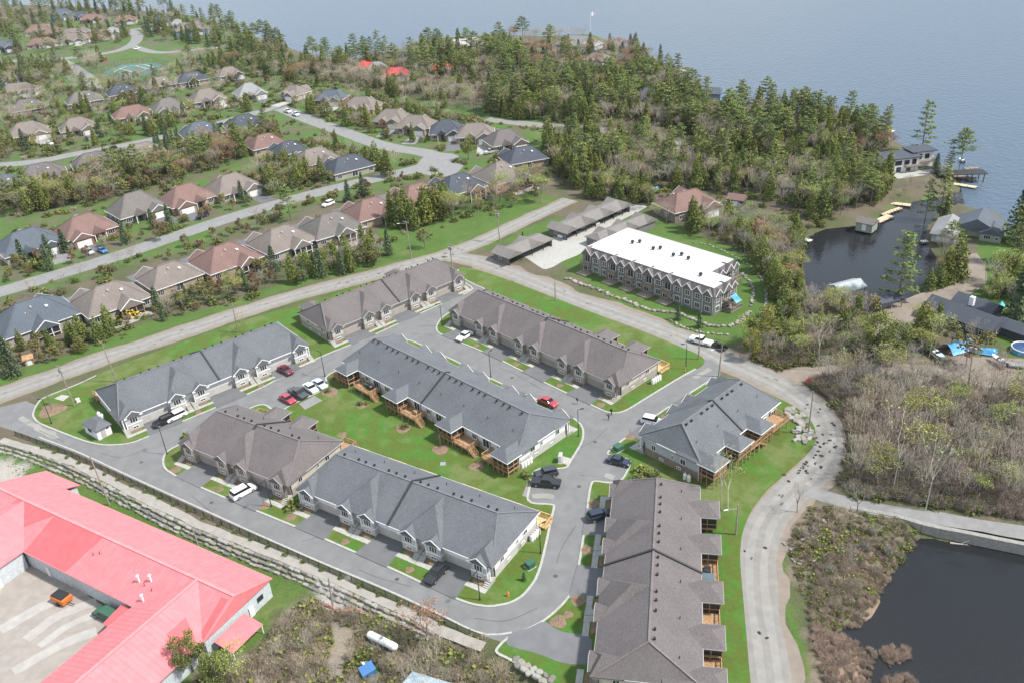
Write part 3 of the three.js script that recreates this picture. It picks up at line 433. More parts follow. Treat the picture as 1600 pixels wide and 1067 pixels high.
function townBlock(o) {
  const E = o.eave ?? 3.6, fr = frameOf(o.px, E), { L, D } = fr, hl = L / 2, hd = D / 2, n = o.n, u = L / n, ov = 0.42, zg = hd - 1.15, zb = hd - 0.35, rise = o.rise ?? 4.1, zr = -0.4;
  const t = thing('townhouse_block', o.label, 'townhouse', fr.pos, fr.turn, o.group); t.position.y = 0.1; o.fr = fr;
  footprints.push([toWorld(fr, -hl - 2, -hd - 5), toWorld(fr, hl + 2, -hd - 5), toWorld(fr, hl + 2, hd + 2), toWorld(fr, -hl - 2, hd + 2)]);
  // walls: stone below, siding above
  part('wall', new MB().box(0, 1.75, (zg - hd + ov) / 2 - 0.0, L - 2 * ov, E - 1.75, zg + hd - 2 * ov).geo(), o.siding, t);
  part('stone_base', new MB().box(0, -0.3, (zg - hd + ov) / 2, L - 2 * ov + 0.1, 2.05, zg + hd - 2 * ov + 0.1).geo(), o.stone, t);
  // main roof, its gutters, the fire wall
  const roof = part('roof', new MB().hip(-hl, hl, -hd, zg + 0.55, E, rise, 3.6, 3.6, zr).geo(), o.roof, t);
  part('ridge_cap', new MB().caps(-hl, hl, -hd, zg + 0.55, E, rise, 3.6, 3.6, zr).geo(), o.roof === M.greyRoof ? M.greyCap : M.brownCap, roof);
  const g = new MB(); g.box(0, E - 0.26, -hd - 0.06, L + 0.1, 0.2, 0.1).box(0, E - 0.26, zg + 0.6, L + 0.1, 0.2, 0.1).box(-hl - 0.05, E - 0.26, (zg + 0.55 - hd) / 2, 0.1, 0.2, hd + zg + 0.5).box(hl + 0.05, E - 0.26, (zg + 0.55 - hd) / 2, 0.1, 0.2, hd + zg + 0.5);
  part('gutter', g.geo(), o.trim, roof);
  const xs = o.fire ?? 0, fz0 = zg + 0.62, pitchF = rise / (fz0 - zr), fw = new MB(); fw.bar([xs, E + 0.05, fz0], [xs, E + rise + 0.12, zr], 0.34, 0.34).bar([xs, E + rise + 0.12, zr], [xs, E + 0.05, -hd - 0.08], 0.34, 0.34);
  part('fire_wall', fw.geo(), M.darkTrim, roof);
  // roof height at a z of the front slope
  const zAt = (y) => zr + (fz0 - zr) * (1 - (y - E) / rise);
  for (let k = 0; k < n; k++) { // ridge vents and stacks
    const cx = -hl + (k + 0.5) * u; for (const s of [-0.32, -0.08, 0.2]) { const x = cx + s * u; if (Math.abs(x) < hl - 4 && Math.abs(x - xs) > 0.6) part('roof_vent', ventGeo, M.black, roof, [x, E + rise - 0.05, zr - 0.75]); }
    part('vent_pipe', pipeGeo, M.black, roof, [cx + 0.6, E + rise * 0.45, -hd * 0.56 - 0.2]);
  }
  // front bays, garages, porches
  const bayW = u * 0.41, garW = u * 0.43, porch = u - bayW - garW;
  const bay = (x, side) => { // side: where the porch is (-1 left, 1 right)
    const wb = new MB().box(x, 1.5, (zg + zb) / 2 - 0.3, bayW, E - 1.5, zb - zg + 0.6), b = part('bay', wb.geo(), o.bay, t);
    part('stone_base', new MB().box(x, -0.3, (zg + zb) / 2 - 0.3, bayW + 0.1, 1.8, zb - zg + 0.7).geo(), o.stone, b);
    part('ledge', new MB().box(x, 1.5, (zg + zb) / 2 - 0.28, bayW + 0.2, 0.14, zb - zg + 0.8).geo(), o.trim, b);
    addWindow(t, x, 1.85, zb + 0.03, 1.75, 1.35, 0, M.trim, 3); addWindow(t, x, 0.35, zb + 0.08, 1.3, 0.62, 0, M.trim, 2);
    const gw = bayW / 2 + 0.42, gr = gw * 0.66, back = zAt(E + gr) - 0.5;
    const gb = part('gable_roof', new MB().hipz(x - gw, x + gw, back, zb + 0.4, E, gr, 0, 0, 0.16).geo(), o.roof, t);
    part('gable_wall', new MB().tri([x - gw + 0.3, E - 0.1, zb + 0.04], [x + gw - 0.3, E - 0.1, zb + 0.04], [x, E + gr - 0.28, zb + 0.04]).geo(), o.gable, gb);
    const tr = new MB().bar([x - gw, E - 0.08, zb + 0.43], [x, E + gr - 0.06, zb + 0.43], 0.08, 0.16).bar([x + gw, E - 0.08, zb + 0.43], [x, E + gr - 0.06, zb + 0.43], 0.08, 0.16); for (const s of [-1, 1]) tr.box(x + s * (gw - 0.35), E - 0.26, zb + 0.38, 0.7, 0.22, 0.2);
    part('barge_board', tr.geo(), o.trim, gb);
  };
  const garage = (x) => { addDoor(t, 'garage_door', x, 0.05, zg - 0.36, garW - 0.65, 2.2, 0, o.door); };
  const doors = [];
  for (let k = 0; k < n; k++) {
    const x0 = -hl + ov * (k === 0 ? 1 : 0) + k * u, left = k % 2 === 0; // even: entrance and bay on the left, garage on the right
    const s = left ? 1 : -1, edge = left ? -hl + k * u : -hl + (k + 1) * u;
    bay(edge + s * (porch + bayW / 2), -s); garage(edge + s * (porch + bayW + garW / 2));
    const dx = edge + s * porch * 0.55; doors.push([dx, s]); addDoor(t, 'front_door', dx, 0.75, zg - 0.36, 0.95, 2.1, 0, o.door2 ?? M.darkTrim);
    const c = new MB().box(dx + s * 0.42, 0.7, zb - 0.05, 0.2, E - 0.95, 0.2); if (k === 0 || k === n - 1) c.box(edge + s * 0.5, 0.7, zb - 0.05, 0.2, E - 0.95, 0.2); part('porch_post', c.geo(), o.post ?? M.trim, t);
    const st = new MB().box(dx, 0, (zg + zb) / 2 + 0.05, porch * 0.9, 0.72, zb - zg + 0.5); for (let i = 0; i < 3; i++) st.box(dx, 0, zb + 0.55 + i * 0.3, 1.15, 0.55 - i * 0.18, 0.3); part('porch_steps', st.geo(), M.concrete, t);
  }
  // the wider cross roofs over each pair of entrances and over the ends
  for (let k = 1; k < n; k += 2) {
    const x = -hl + (k + 1) * u, end = k === n - 1; if (end) continue; const w = bayW + porch + 0.35, cr = rise * 0.93, bk = zAt(E + cr) - 0.6;
    part('cross_roof', new MB().hipz(x - w, x + w, bk, zb + 0.1, E + 0.02, cr, 0, 5.2, 0.16).geo(), o.roof, t);
  }
  for (const s of [-1, 1]) { const w = bayW + porch + 0.4, x = s * (hl - w / 2 + 0.12), cr = w * 0.46, bk = zAt(E + cr) - 0.6; part('cross_roof', new MB().hipz(x - w / 2, x + w / 2, bk, zb + 0.05, E + 0.02, cr, 0, 1.6, 0.16).geo(), o.roof, t); }
  // end walls
  for (const s of [-1, 1]) { for (const [z, w, h] of [[hd * 0.5, 1.1, 1.3], [-hd * 0.1, 0.7, 1.1], [-hd * 0.42, 1.3, 1.3]]) addWindow(t, s * (hl - ov + 0.07), 1.95, z, w, h, s * Math.PI / 2, M.trim, 2); for (const z of [hd * 0.25, -hd * 0.3]) addWindow(t, s * (hl - ov + 0.09), 0.45, z, 1.0, 0.55, s * Math.PI / 2, M.trim, 2); part('downspout', new MB().box(s * (hl - ov + 0.12), 0, -hd + ov + 0.3, 0.1, E - 0.2, 0.1).geo(), o.trim, t); }
  // rear: doors, windows, sunrooms and decks
  for (let k = 0; k < n; k++) { const x = -hl + (k + 0.5) * u; addWindow(t, x - u * 0.22, 1.2, -hd + ov - 0.07, 1.9, 2.05, Math.PI, M.trim, 2); addWindow(t, x + u * 0.26, 1.75, -hd + ov - 0.07, 1.3, 1.3, Math.PI, M.trim, 2); addWindow(t, x + u * 0.2, 0.25, -hd + ov - 0.09, 1.1, 0.6, Math.PI, M.trim, 2); }
  for (const [kind, fx, w, stairs] of o.rear ?? []) { // fx: place along the rear, 0 .. 1 from the front's left end
    const x = -hl + fx * L, fy = o.deckY ?? 1.1, wood = o.wood ?? M.cedar;
    if (kind === 's') {
      const sd = 3.3, s = new THREE.Group(); s.name = 'sunroom'; s.position.set(x, 0, -hd + ov); s.rotation.y = Math.PI; t.add(s);
      part('sunroom_roof', new MB().hipz(-w / 2 - 0.35, w / 2 + 0.35, -5.2, sd + 0.4, E, w * 0.3, 0, w * 0.5, 0.18).geo(), o.roof, s);
      part('gutter', new MB().box(0, E - 0.22, sd + 0.42, w + 0.8, 0.18, 0.08).box(-w / 2 - 0.37, E - 0.22, sd / 2, 0.08, 0.18, sd + 0.8).box(w / 2 + 0.37, E - 0.22, sd / 2, 0.08, 0.18, sd + 0.8).geo(), o.trim, s);
      const f = new MB(), h = E - fy; for (const px of [-1, -0.33, 0.33, 1]) f.box(px * (w / 2 - 0.08), 0, sd - 0.08, 0.15, E - 0.1, 0.15); for (const pz of [0.15, 0.5]) for (const sx of [-1, 1]) f.box(sx * (w / 2 - 0.08), 0, pz * sd, 0.13, E - 0.1, 0.13);
      f.box(0, fy - 0.25, sd / 2, w, 0.25, sd); f.box(0, fy + 0.85, sd - 0.06, w, 0.1, 0.1); for (const sx of [-1, 1]) f.box(sx * (w / 2 - 0.06), fy + 0.85, sd / 2, 0.1, 0.1, sd);
      part('sunroom_frame', f.geo(), wood, s);
      part('screen', new MB().box(0, fy + 0.02, sd / 2 - 0.02, w - 0.24, h - 0.1, sd - 0.2).geo(), M.screen, s);
      const br = new MB(); for (let i = 0; i < 14; i++) br.box(-w / 2 + (i + 0.5) * w / 14, fy, sd + 0.02, 0.07, 0.85, 0.04); part('railing', br.geo(), wood, s);
    } else addDeck(t, x, fy, -hd + ov, w, o.deckD ?? 3.2, wood, kind === 'd' ? 'lrf' : kind.slice(1), Math.PI, stairs || 0);
  }
  // driveways and walks, laid from the garages to the kerb
  const isl = ISL[o.isl];
  for (let k = 0; k < n; k++) if (k % 2 === 0) {
    const xc = -hl + (k + 1) * u; if (n % 2 && k === n - 1) continue; if ((o.skip ?? []).includes(k)) continue;
    struct('driveway', driveSheet(fr, isl, xc - garW, xc + garW, zg - 0.3, 0.142).geo(), o.drive ?? M.darkAsphalt);
  }
  doors.forEach(([dx, s], k) => {
    const W = (x, z) => toWorld(fr, x, z), xa = dx - 0.6, xb = dx + 0.6, z0 = zb + 1.3; struct('walkway', sheet([W(xa, z0), W(xb, z0), W(xb, z0 + 1.1), W(xa, z0 + 1.1)], 0.146).geo(), M.concrete);
    const gx = -hl + (k % 2 ? k : k + 1) * u - (k % 2 ? -1 : 1) * garW, a = Math.min(dx, gx), b = Math.max(dx, gx); struct('walkway', sheet([W(a, z0 + 0.02), W(b, z0 + 0.02), W(b, z0 + 1.05), W(a, z0 + 1.05)], 0.150).geo(), M.concrete);
    const bx = (gx + dx) / 2; struct('planting_bed', sheet([W(bx - 1.2, zb + 0.1), W(bx + 1.2, zb + 0.1), W(bx + 1.2, z0 - 0.2), W(bx - 1.2, z0 - 0.2)], 0.15).geo(), M.mulch);
  });
  for (let k = 1; k < n - 1; k += 2) { const x = -hl + (k + 1) * u, d = reach(isl, fr, x, zb); if (d > 4) { const w = toWorld(fr, x + 0.2, zb + 2.3 + (d - 2.3) * 0.5); saplingSpots.push([w[0], w[1], o.short, k]); } }
  return t;
}
const greyLook = { roof: M.greyRoof, siding: M.whiteSiding, bay: M.greySiding, stone: M.paleStone, gable: M.whiteSiding, trim: M.trim, door: M.doorWhite };
const brownLook = { roof: M.brownRoof, siding: M.tanSiding, bay: M.tanSiding, stone: M.stone, gable: M.tanSiding, trim: M.greyTrim, door: M.doorBrown, post: M.brownTrim };
const BLOCKS = {
  A: { ...greyLook, px: [457.8, 766, 763, 889, 846.6, 800.3, 551.6, 696], n: 6, isl: 'centre', eave: 3.7, short: 'front grey-roofed row', label: 'grey-roofed townhouse row along the fenced road, black car in its end driveway', rear: [['d', 0.99, 3.2, 0], ['d', 0.83, 4.4, 0], ['d', 0.63, 4.6, 0], ['d', 0.4, 4.4, 0], ['d', 0.22, 4.4, 0], ['d', 0.02, 3, 0]], wood: M.freshWood, deckY: 0.5, deckD: 2.7 },
  B: { ...brownLook, px: [273.4, 693, 441, 760.6, 540.6, 690.3, 372.8, 633], n: 4, isl: 'centre', eave: 3.7, drive: M.asphaltDrive, short: 'short brown-roofed row', label: 'short brown-roofed townhouse row with the white minivan in its driveway', rear: [['d', 0.97, 3.4, 0], ['s', 0.6, 4.2], ['s', 0.35, 4.2], ['d', 0.17, 3.4, 0]], wood: M.cedar },
  C: { ...greyLook, px: [893.6, 654, 0, 0, 534, 565, 808, 711], n: 8, isl: 'centre', eave: 3.9, short: 'long grey-roofed row', label: 'long grey-roofed townhouse row with cedar decks backing onto the central lawn', deckY: 1.25, rear: [['s', 0.035, 4.3], ['d', 0.1, 3.4, 1], ['d', 0.235, 4.4, 1], ['s', 0.315, 4.2], ['d', 0.53, 5.0, 1], ['s', 0.62, 4.4], ['d', 0.815, 6.2, 1], ['s', 0.935, 4.2], ['d', 0.985, 1.6, -1]], wood: M.cedar },
  D: { ...brownLook, px: [697.8, 486, 965, 605, 1032.8, 563, 768, 455.3], n: 8, isl: 'north', eave: 3.6, short: 'long brown-roofed row', label: 'long brown-roofed townhouse row facing the inner street below the apartment house', rear: [['d', 0.98, 3.2, 0], ['s', 0.86, 4.2], ['s', 0.7, 4.2], ['d', 0.76, 3.5, 0]], wood: M.freshWood, deckY: 0.6 },
  E: { ...greyLook, px: [194.8, 654, 487, 540, 430, 503, 139, 613.5], n: 6, isl: 'west', eave: 3.6, short: 'grey-roofed row by the gravel road', label: 'grey-roofed townhouse row beside the gravel road with the small utility hut at its end', rear: [['d', 0.02, 2.4, 0]] },
  F: { ...brownLook, px: [517.6, 518, 729, 432, 674.5, 408, 459.5, 491.5], n: 6, isl: 'west', eave: 3.6, siding: M.tanSiding, bay: M.paleStone, stone: M.stone, short: 'brown-roofed row by the gravel road junction', label: 'brown-roofed townhouse row between the gravel road junction and the inner street', rear: [['s', 0.1, 4], ['s', 0.72, 4]] },
  G: { ...greyLook, px: [0, 0, 997, 677, 1095.6, 726, 1219.4, 628.4], n: 4, isl: 'east', eave: 4.5, siding: M.greySiding, stone: M.brownStone, short: 'grey-roofed row by the rock garden', label: 'grey-roofed townhouse row with raised cedar decks beside the white rock garden', deckY: 2.3, deckD: 3.4, rear: [['d', 0.16, 6.2, 0], ['s', 0.36, 4.2], ['d', 0.5, 3.4, 1], ['s', 0.63, 4.2], ['s', 0.925, 4.2]], wood: M.cedar },
  H: { ...brownLook, px: [955.3, 752.5, 917.7, 1058.7, 0, 0, 1094, 759], n: 6, isl: 'east', eave: 3.8, drive: M.asphaltDrive, skip: [4], short: 'brown-roofed row by the curved lane', label: 'brown-roofed townhouse row beside the curved gravel lane, decks on its lane side', rear: [['s', 0.965, 3.6], ['d', 0.88, 3.6, 0], ['s', 0.79, 4], ['dlf', 0.68, 4.4, 0], ['s', 0.585, 4], ['d', 0.45, 6, 0], ['s', 0.34, 4], ['s', 0.14, 4]], wood: M.cedar },
};
M.asphaltDrive = mat(0.13, 0.131, 0.138, 'asphalt');
for (const k of ['B', 'H']) BLOCKS[k].drive = M.asphaltDrive;
for (const k in BLOCKS) townBlock(BLOCKS[k]);
struct('driveway', sheet(chaikin(XZ([796, 990, 825, 983, 850.6, 970, 866, 982, 884, 990, 926, 992, 924, 1040, 880, 1038, 840, 1022, 808, 1014, 790, 1008]), 1), 0.148).geo(), M.asphaltDrive);
M.works = mat(0.42, 0.45, 0.475, 'concrete'); M.pinkTrim = mat(0.64, 0.22, 0.23, 'metal', 0.5);
M.lowRoof = mat(0.6, 0.605, 0.61, 'metal', 0.7); M.lowSeam = mat(0.5, 0.5, 0.5);
const at2 = (o, x, y, z, turn = 0) => { const g = new THREE.Group(); g.position.set(x, y, z); g.rotation.y = turn; o.add(g); return g; };
function keepClear(fr, hl, hd, pad = 2) { footprints.push([toWorld(fr, -hl - pad, -hd - pad), toWorld(fr, hl + pad, -hd - pad), toWorld(fr, hl + pad, hd + pad), toWorld(fr, -hl - pad, hd + pad)]); }

// ---------------------------------------------------------------- the apartment house with its flat white roof
{
  const fr = frameOf([917.6, 385.7, 1115, 451, 0, 0, 982.2, 356.6], 7.2), L = fr.L, D = 18, t = thing('apartment_building', 'long dark two-storey apartment house with flat white roof and a row of little gables', 'apartment house', fr.pos, fr.turn);
  const hl = L / 2, hd = D / 2, xn = hl - 6.3, zn = 1.1, E = 5.5, out = 1.3, R = 7.2; keepClear(fr, hl + 3, hd + 3, 2);
  // footprint: front part the whole length, rear part shorter
  part('wall', new MB().box(0, -0.4, (hd + zn) / 2, L + 2 * out - 0.8, E + 0.6, hd - zn + 2 * out - 0.8).box((-hl + xn) / 2, -0.4, (zn - out - hd) / 2, xn + hl + 2 * out - 0.8, E + 0.6, zn + hd + out - 0.82).geo(), M.slateSiding, t);
  const top = [[-hl, hd], [hl, hd], [hl, zn], [xn, zn], [xn, -hd], [-hl, -hd]], low = [[-hl - out, hd + out], [hl + out, hd + out], [hl + out, zn - out], [xn + out, zn - out], [xn + out, -hd - out], [-hl - out, -hd - out]];
  const m = new MB(); for (let i = 0; i < 6; i++) { const j = (i + 1) % 6; m.quad([low[i][0], E, low[i][1]], [low[j][0], E, low[j][1]], [top[j][0], R, top[j][1]], [top[i][0], R, top[i][1]]); m.quad([low[i][0], E - 0.22, low[i][1]], [low[j][0], E - 0.22, low[j][1]], [low[j][0], E, low[j][1]], [low[i][0], E, low[i][1]]); }
  part('mansard_roof', m.geo(), M.brownRoof, t);
  const w = new MB(); w.box(0, R - 0.3, (hd + zn) / 2, L, 0.36, hd - zn).box((-hl + xn) / 2, R - 0.3, (zn - hd) / 2, xn + hl, 0.36, zn + hd); const flat = part('flat_roof', w.geo(), M.lowRoof, t);
  { const s = new MB(); for (let x = -hl + 3; x < hl - 1; x += 3) s.box(x, R + 0.06, x > xn ? (hd + zn) / 2 : 0, 0.09, 0.03, (x > xn ? hd - zn : D) - 0.3); s.box(0, R + 0.06, hd - 0.1, L, 0.12, 0.2).box((-hl + xn) / 2, R + 0.06, -hd + 0.1, xn + hl, 0.12, 0.2).box(-hl + 0.1, R + 0.06, 0, 0.2, 0.12, D - 0.5); part('roof_seam', s.geo(), M.lowSeam, flat); }
  const inv = (px, py, h) => { const v = G(px, py, h).sub(fr.pos), c = Math.cos(fr.turn), s = Math.sin(fr.turn); return [v.x * c - v.z * s, v.x * s + v.z * c]; };
  const turbine = new MB().rod([0, 0, 0], [0, 0.5, 0], 0.3, 0.3, 8).rod([0, 0.5, 0], [0, 0.62, 0], 0.5, 0.6, 10).rod([0, 0.62, 0], [0, 1.05, 0], 0.6, 0.42, 10).geo();
  for (const [x, y] of [[988.6, 381], [999.8, 380], [1021, 391], [1032, 390], [1052.5, 401], [1065.4, 400], [1076, 406], [1095, 432]]) { const p = inv(x, y, R); part('roof_vent', turbine, M.darkTrim, flat, [p[0], R, p[1]]); }
  // the gabled bays
  const bay = (g, x, z, big) => {
    const gw = big ? 2.0 : 1.55, gr = big ? 2.1 : 1.6, pj = big ? 0.55 : 0.3;
    const r = part('gable_roof', new MB().hipz(x - gw, x + gw, z - 2.0, z + pj + 0.2, E, gr, 0, 0, 0.12).geo(), M.brownRoof, g);
    part('gable_wall', new MB().poly([x - gw + 0.25, E - 0.3, z + pj], [x + gw - 0.25, E - 0.3, z + pj], [x, E + gr - 0.25, z + pj]).geo(), M.blackSiding, r);
    part('barge_board', new MB().bar([x - gw, E - 0.1, z + pj + 0.22], [x, E + gr - 0.05, z + pj + 0.22], 0.07, 0.2).bar([x + gw, E - 0.1, z + pj + 0.22], [x, E + gr - 0.05, z + pj + 0.22], 0.07, 0.2).geo(), M.trim, r);
    if (big) { addWindow(g, x, 3.0, z + 0.06, 2.0, 2.2, 0, M.trim, 2); addWindow(g, x - 0.9, 0.3, z + 0.06, 1.6, 2.1, 0, M.trim, 2); addWindow(g, x + 1.0, 0.9, z + 0.06, 1.1, 1.4, 0, M.trim, 2); }
    else { addWindow(g, x, 3.4, z + 0.06, 1.6, 1.5, 0, M.trim, 2, 2); addWindow(g, x, 0.7, z + 0.06, 1.7, 1.6, 0, M.trim, 3, 1); }
    part('downspout', new MB().box(x + gw, 0, z + 0.1, 0.1, E, 0.1).geo(), M.trim, g);
  };
  const n = 14, span = (L + 2 * out - 1.2) / n, zf = hd + out - 0.4;
  for (let i = 0; i < n; i++) {
    const x = -hl - out + 0.6 + (i + 0.5) * span, big = [0, 3, 5, 7, 9].includes(i); bay(t, x, zf, big);
    if (big) { addDeck(t, x + 0.3, 2.75, zf, 3.3, 1.7, M.oldWood); const d = addDeck(t, x + 0.3, 0.35, zf + 0.3, 3.9, 3.0, M.oldWood, ''); d.name = 'terrace'; }
  }
  const side = at2(t, hl + out - 0.4, 0, (hd + zn) / 2, Math.PI / 2); side.name = 'end_face'; for (const [x, b] of [[-3.2, 0], [0.2, 1], [3.4, 0]]) bay(side, x, 0, b);
  addDeck(side, 1.2, 2.75, 0, 3.6, 1.9, M.oldWood); addDeck(side, 1.2, 0.35, 0, 4.2, 2.8, M.oldWood, 'lrf', 0, 1);
  const side2 = at2(t, xn + out - 0.4, 0, (zn - hd) / 2 - 0.6, Math.PI / 2); side2.name = 'end_face'; for (const [x, b] of [[-2.5, 0], [0.8, 1], [4.0, 0]]) bay(side2, x, 0, b); addDeck(side2, 3.2, 2.75, 0, 3, 1.9, M.oldWood);
  addDeck(t, -hl - 2.6, 2.2, -2.5, 5, 3, M.paleWood, 'lrf', 0, -1);
  scene.updateMatrixWorld(true); for (const s of [side, side2]) { for (const k of [...s.children]) t.attach(k); t.remove(s); }
  // blue tarpaulins on the end balcony
  for (const [x, z, ww, lab] of [[1.2, 2.3, 2.4, 'blue tarpaulin hung over the upper end balcony of the apartment house']]) {
    const wv = new THREE.Vector3(x, 0, z).applyEuler(new THREE.Euler(0, Math.PI / 2, 0)).add(new THREE.Vector3(hl + out - 0.4, 0, (hd + zn) / 2)), p = toWorld(fr, wv.x, wv.z);
    const b = new MB(); for (let i = 0; i < 8; i++) for (let j = 0; j < 4; j++) { const q = (a, c) => [(a / 8 - 0.5) * ww, 1.55 - 0.35 * c + 0.12 * Math.sin(a * 1.9 + c), -0.7 + c * 0.5 + 0.1 * Math.sin(a * 2.3)]; b.quad(q(i, j), q(i, j + 1), q(i + 1, j + 1), q(i + 1, j)); }
    const tp = part('tarpaulin', b.geo(), M.tarp, scene, [p[0], 2.75, p[1]], fr.turn + Math.PI / 2); tag(tp, lab, 'tarpaulin');
  }
}
// ---------------------------------------------------------------- carports: long roofs with a gable over every second bay, open on one side
function carport(px, n, label, group, extra) {
  const fr = frameOf(px, 2.6), L = fr.L, D = fr.D, hl = L / 2, hd = D / 2, E = 2.6, t = thing('carport', label, 'carport', fr.pos, fr.turn, group); keepClear(fr, hl, hd, 2);
  part('roof', new MB().hip(-hl, hl, -hd, hd, E, 1.5, 2.2, 2.2).geo(), M.carRoof, t);
  const g = new MB().box(0, E - 0.3, hd - 0.1, L, 0.2, 0.12).box(0, E - 0.3, -hd + 0.1, L, 0.2, 0.12); part('fascia', g.geo(), M.slateSiding, t);
  const w = new MB().box(0, 0, -hd + 0.35, L - 0.8, E - 0.1, 0.15); for (const s of [-1, 1]) w.box(s * (hl - 0.4), 0, 0, 0.15, E - 0.1, D - 1); part('wall', w.geo(), M.slateSiding, t);
  for (let i = 0; i < n; i++) {
    const x = -hl + (i + 0.5) * L / n; if (i % 2 === 0) part('cross_roof', new MB().hipz(x - L / n * 0.62, x + L / n * 0.62, -hd - 0.15, hd + 0.25, E + 0.01, 1.55, 0, 0, 0.14).geo(), M.carRoof, t);
    part('post', new MB().box(-hl + i * L / n + 0.4, 0, hd - 0.5, 0.22, E - 0.1, 0.22).geo(), M.darkTrim, t);
    for (const z of [hd + 0.2]) if (i % 2 === 0) part('gable_wall', new MB().tri([x - L / n * 0.55, E, z], [x + L / n * 0.55, E, z], [x, E + 1.35, z]).geo(), M.slateSiding, t);
  }
  for (const s of [-1, 1]) addWindow(t, s * (hl - 0.3), 1.0, -hd * 0.2, 1.2, 0.9, s * Math.PI / 2, M.trim, 2);
  return fr;
}
M.carRoof = mat(0.165, 0.152, 0.142, "shingle");
const carA = carport([787, 408, 857, 377, 0, 0, 778, 390], 4, 'short carport nearest the road junction, on the near edge of the concrete apron', 'carports beside the white-roofed apartment house');
const carB = carport([881, 367, 983, 322, 0, 0, 860, 353], 7, 'long carport at the back of the apron with parked cars under it', 'carports beside the white-roofed apartment house');
carport([1026, 344, 938, 379, 914, 369, 0, 0], 6, 'long carport standing between the apron and the white-roofed apartment house', 'carports beside the white-roofed apartment house');

